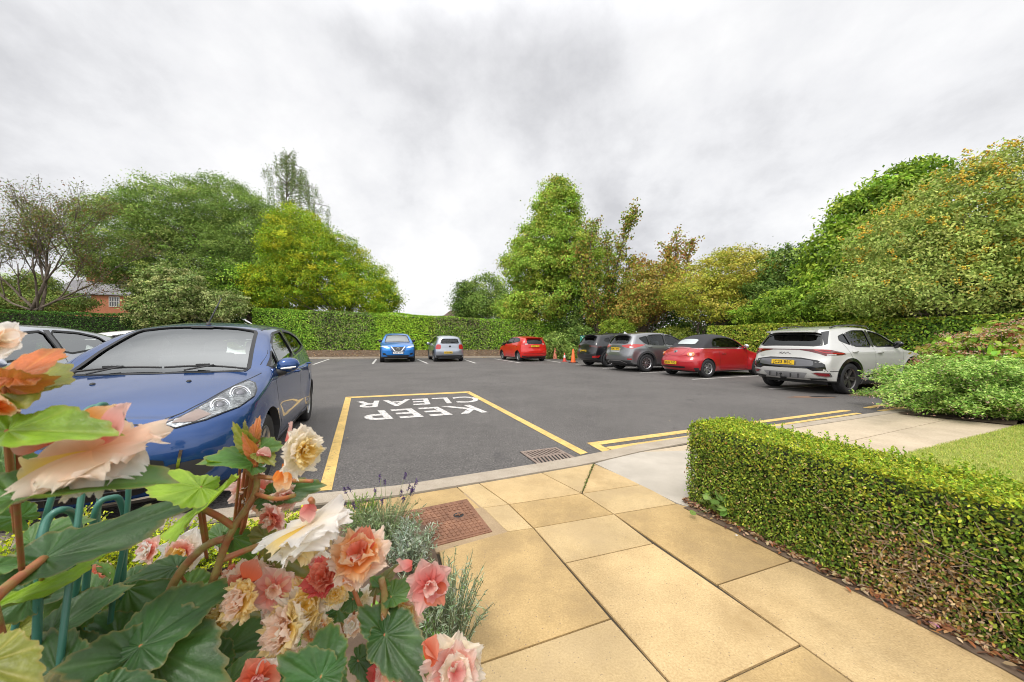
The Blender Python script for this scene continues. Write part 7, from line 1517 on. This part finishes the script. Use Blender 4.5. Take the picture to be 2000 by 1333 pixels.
# blooms: plant, px, py, depth, radius, facing, petal colours, layers
FLW = [
 (pl, 178, 880, .285, .046, (.06, .42, -1), ('peach', 'white', 'cream', 'yellow'), 4, .10, .09), (pl, -8, 668, .25, .017, (.3, -.8, .3), ('white', 'peach'), 2, .08, .02), (pl, -12, 790, .25, .015, (.2, -.7, -.6), ('orange', 'peach'), 2, .1, .03),
 (pl, 55, 1245, .46, .034, (.2, -.8, .5), ('coral', 'red', 'white'), 3, .1, .03), (pl, 110, 1190, .48, .030, (.3, -.8, .4), ('white', 'pink', 'peach'), 3, .12, .04), (pl, 185, 1140, .52, .026, (.2, -.8, .4), ('pink', 'coral'), 3, .12, .04),
 (pc, 588, 880, .40, .028, (.92, -.30, .10), ('cream', 'cream', 'yellow'), 4, .14, .06), (pc, 500, 962, .50, .036, (.1, -.8, -.4), ('pink', 'peach', 'white'), 3, .12, .04), (pc, 560, 970, .47, .020, (.5, -.7, -.2), ('peach', 'pink'), 3, .12, .05),
 (pc, 600, 1025, .40, .048, (.35, .10, -.95), ('white', 'white', 'cream', 'yellow', 'yellow'), 5, .08, .06), (pc, 360, 1078, .52, .032, (.2, -.9, .2), ('white', 'pink', 'yellow'), 3, .1, .04), (pc, 290, 1075, .58, .022, (-.2, -.8, .3), ('pink', 'white'), 3, .1, .04), (pc, 535, 1010, .45, .022, (-.3, -.8, -.2), ('pink', 'coral', 'peach'), 3, .12, .04),
 (pr, 492, 1140, .46, .036, (.1, -.85, .1), ('peach', 'coral', 'pink'), 3, .10, .04), (pr, 470, 1172, .43, .024, (-.2, -.9, .4), ('yellow', 'yellow', 'peach'), 5, .20, .09), (pr, 428, 1210, .43, .017, (-.3, -.8, .5), ('yellow',), 4, .2, .09), (pr, 535, 1150, .45, .028, (.4, -.8, .2), ('pink', 'peach'), 2, .1, .03),
 (pr, 700, 1088, .44, .038, (.1, -.55, .80), ('peach', 'orange', 'orange', 'coral'), 4, .15, .06), (pr, 632, 1128, .45, .024, (.0, -.7, .6), ('red', 'coral'), 4, .16, .07), (pr, 622, 1102, .50, .022, (.0, -.9, .3), ('white', 'pink'), 3, .1, .04), (pr, 600, 1180, .45, .030, (.3, -.9, .5), ('yellow', 'cream', 'yellow'), 5, .20, .09), (pr, 560, 1230, .43, .032, (-.4, -.8, .4), ('cream', 'yellow', 'peach'), 5, .20, .09), (pr, 575, 1155, .47, .026, (-.1, -.8, .5), ('orange', 'yellow', 'orange'), 3, .14, .05),
 (pr, 838, 1140, .46, .030, (.3, -.8, .1), ('salmonpink', 'pink', 'coral'), 2, .10, .03), (pr, 785, 1205, .47, .027, (.4, -.7, .4), ('peach', 'peach', 'yellow'), 5, .20, .09), (pr, 885, 1312, .42, .037, (.3, -.7, .5), ('cream', 'pink', 'cream', 'salmonpink'), 4, .12, .05), (pr, 760, 1320, .44, .025, (.1, -.8, .5), ('red', 'pink', 'peach'), 3, .12, .05), (pr, 500, 1325, .38, .022, (.6, -.7, .1), ('coral', 'salmonpink', 'white'), 2, .06, .02), (pr, 712, 1168, .50, .015, (.2, -.9, .3), ('white',), 1, .06, .02), (pc, 390, 1300, .42, .020, (0, -.8, .4), ('peach', 'orange'), 3, .1, .05),
 (pr, 520, 1120, .47, .022, (.2, -.8, .5), ('white', 'peach', 'pink'), 3, .1, .05), (pr, 655, 1160, .46, .018, (.3, -.8, .5), ('cream', 'yellow'), 4, .16, .07), (pr, 450, 1130, .48, .018, (-.3, -.8, .4), ('coral', 'peach'), 3, .1, .04), (pr, 540, 1200, .47, .020, (.1, -.8, .6), ('pink', 'white', 'peach'), 3, .12, .06),
 (pr, 620, 1230, .46, .018, (.2, -.8, .5), ('yellow', 'orange', 'cream'), 4, .18, .08), (pc, 440, 1050, .54, .018, (0, -.8, .5), ('white', 'pink'), 3, .1, .05), (pr, 690, 1220, .49, .016, (0, -.8, .6), ('peach', 'white'), 3, .1, .05), (pr, 590, 1290, .45, .018, (.1, -.8, .5), ('cream', 'peach'), 4, .14, .07)]
for (p, px, py, Z, R, ax, ps, ly, rf_, frl) in FLW: flower(p, px, py, Z, R, ax, ps, ly, off=p.location, ruffle=rf_, frill=frl)
for (p, px, py, Z, L_p, W_p, out, up, pp) in ((pl, 205, 862, .275, .034, .030, (.55, .1, .85), (-.3, -.9, .2), 'salmonpink'), (pl, 110, 860, .275, .034, .032, (-.8, 0, .25), (0, -.9, .3), 'salmonpink'), (pl, 150, 850, .28, .03, .04, (.3, .3, .3), (0, -.7, .7), 'orange'), (pc, 565, 865, .41, .026, .020, (.25, -.1, .9), (-.8, -.6, .1), 'salmonpink'), (pc, 560, 905, .42, .022, .018, (.1, -.1, -.9), (-.6, -.8, 0), 'orange'), (pr, 487, 1130, .43, .026, .030, (.3, 0, .8), (0, -1, .2), 'coral')):
    V = []; F = []; CC = []; petal(V, F, CC, cp(px, py, Z), Vector(out).normalized(), Vector(up).normalized(), L_p, W_p, PAL[pp], .15, .05, .01); colmesh('petal', [q-p.location for q in V], F, CC, MT['petal'], p)
for (p, px, py, Z, R, ax, pp) in ((pc, 604, 985, .40, .011, (0, -.3, -1), 'salmonpink'), (pc, 552, 918, .43, .014, (.2, -.3, -1), 'orange'), (pr, 805, 1105, .46, .013, (-.8, -.3, .2), 'salmonpink'), (pr, 842, 1290, .40, .016, (0, -.2, 1), 'coral'), (pr, 690, 1115, .43, .012, (0, -.5, -.8), 'orange'), (pc, 515, 895, .45, .010, (.3, -.4, .6), 'salmonpink')): bud(p, px, py, Z, R, ax, pp, p.location)
# planter (below the frame, it carries the begonias)
r = empty('planter', (-.44, .42, 0)); tag(r, 'wooden planter trough holding the begonias, mostly below the picture edge', 'planter')
wood = mat('planter_wood', (.16, .09, .05), .8, noise=(8, (.24, .15, .09), .3, .7)); mb = MB()
for k in range(4):
    z = .10+k*.115; mb.box((0, -.25, z), (.90, .025, .105)); mb.box((0, .25, z), (.90, .025, .105)); mb.box((-.44, 0, z), (.025, .47, .105)); mb.box((.44, 0, z), (.025, .47, .105))
for sx_ in (-.42, .42):
    for sy_ in (-.225, .225): mb.box((sx_, sy_, .25), (.05, .05, .49))
mb.build('box', wood, r, bevel=.003); mb = MB(); mb.box((0, 0, .44), (.86, .47, .03)); mb.build('compost', MT['soil'], r)
# green wire plant support
r = empty('wire_plant_support', (cp(150, 1300, .47).x, .47, .46)); tag(r, 'green plastic coated wire plant support with crossing hoops among the begonia leaves', 'plant support')
wm = mat('green_wire', (.045, .17, .125), .4, coat=.2); off = r.location
def wire(pts, rad=.0030, name='wire'):
    P = [cp(*p) for p in pts]; Q = []
    for i in range(len(P)-1):
        for t in np.linspace(0, 1, 7)[:-1]:
            p0 = P[max(i-1, 0)]; p1, p2 = P[i], P[i+1]; p3 = P[min(i+2, len(P)-1)]; t2, t3 = t*t, t*t*t
            Q.append(.5*((2*p1)+(-p0+p2)*t+(2*p0-5*p1+4*p2-p3)*t2+(-p0+3*p1-3*p2+p3)*t3))
    Q.append(P[-1]); mb = MB(); mb.tube([q-off for q in Q], rad, 10); mb.build(name, wm, r, smooth=True)
wire([(-30, 1600, .40), (20, 1265, .40), (107, 952, .42), (150, 830, .44), (172, 800, .45), (198, 794, .46), (228, 803, .47), (246, 840, .48), (252, 930, .48), (242, 1060, .48), (215, 1217, .48), (200, 1500, .48)])
wire([(110, 1550, .36), (118, 1290, .37), (160, 962, .41), (178, 830, .43), (188, 798, .445), (200, 790, .455), (208, 800, .47), (205, 860, .50), (195, 957, .53), (186, 1150, .54), (210, 1240, .54), (215, 1400, .54)])
wire([(70, 1500, .38), (72, 1250, .38), (80, 1085, .38), (92, 1018, .39), (122, 996, .40), (147, 1012, .42), (158, 1080, .44), (140, 1200, .45), (120, 1400, .45)], .0036)
wire([(150, 1300, .46), (178, 1060, .46), (190, 990, .46), (215, 973, .47), (236, 982, .48), (244, 1060, .49), (225, 1300, .50)], .0036)
for o in list(C.objects):      # tidy: the camera and sun keep plain names
    pass
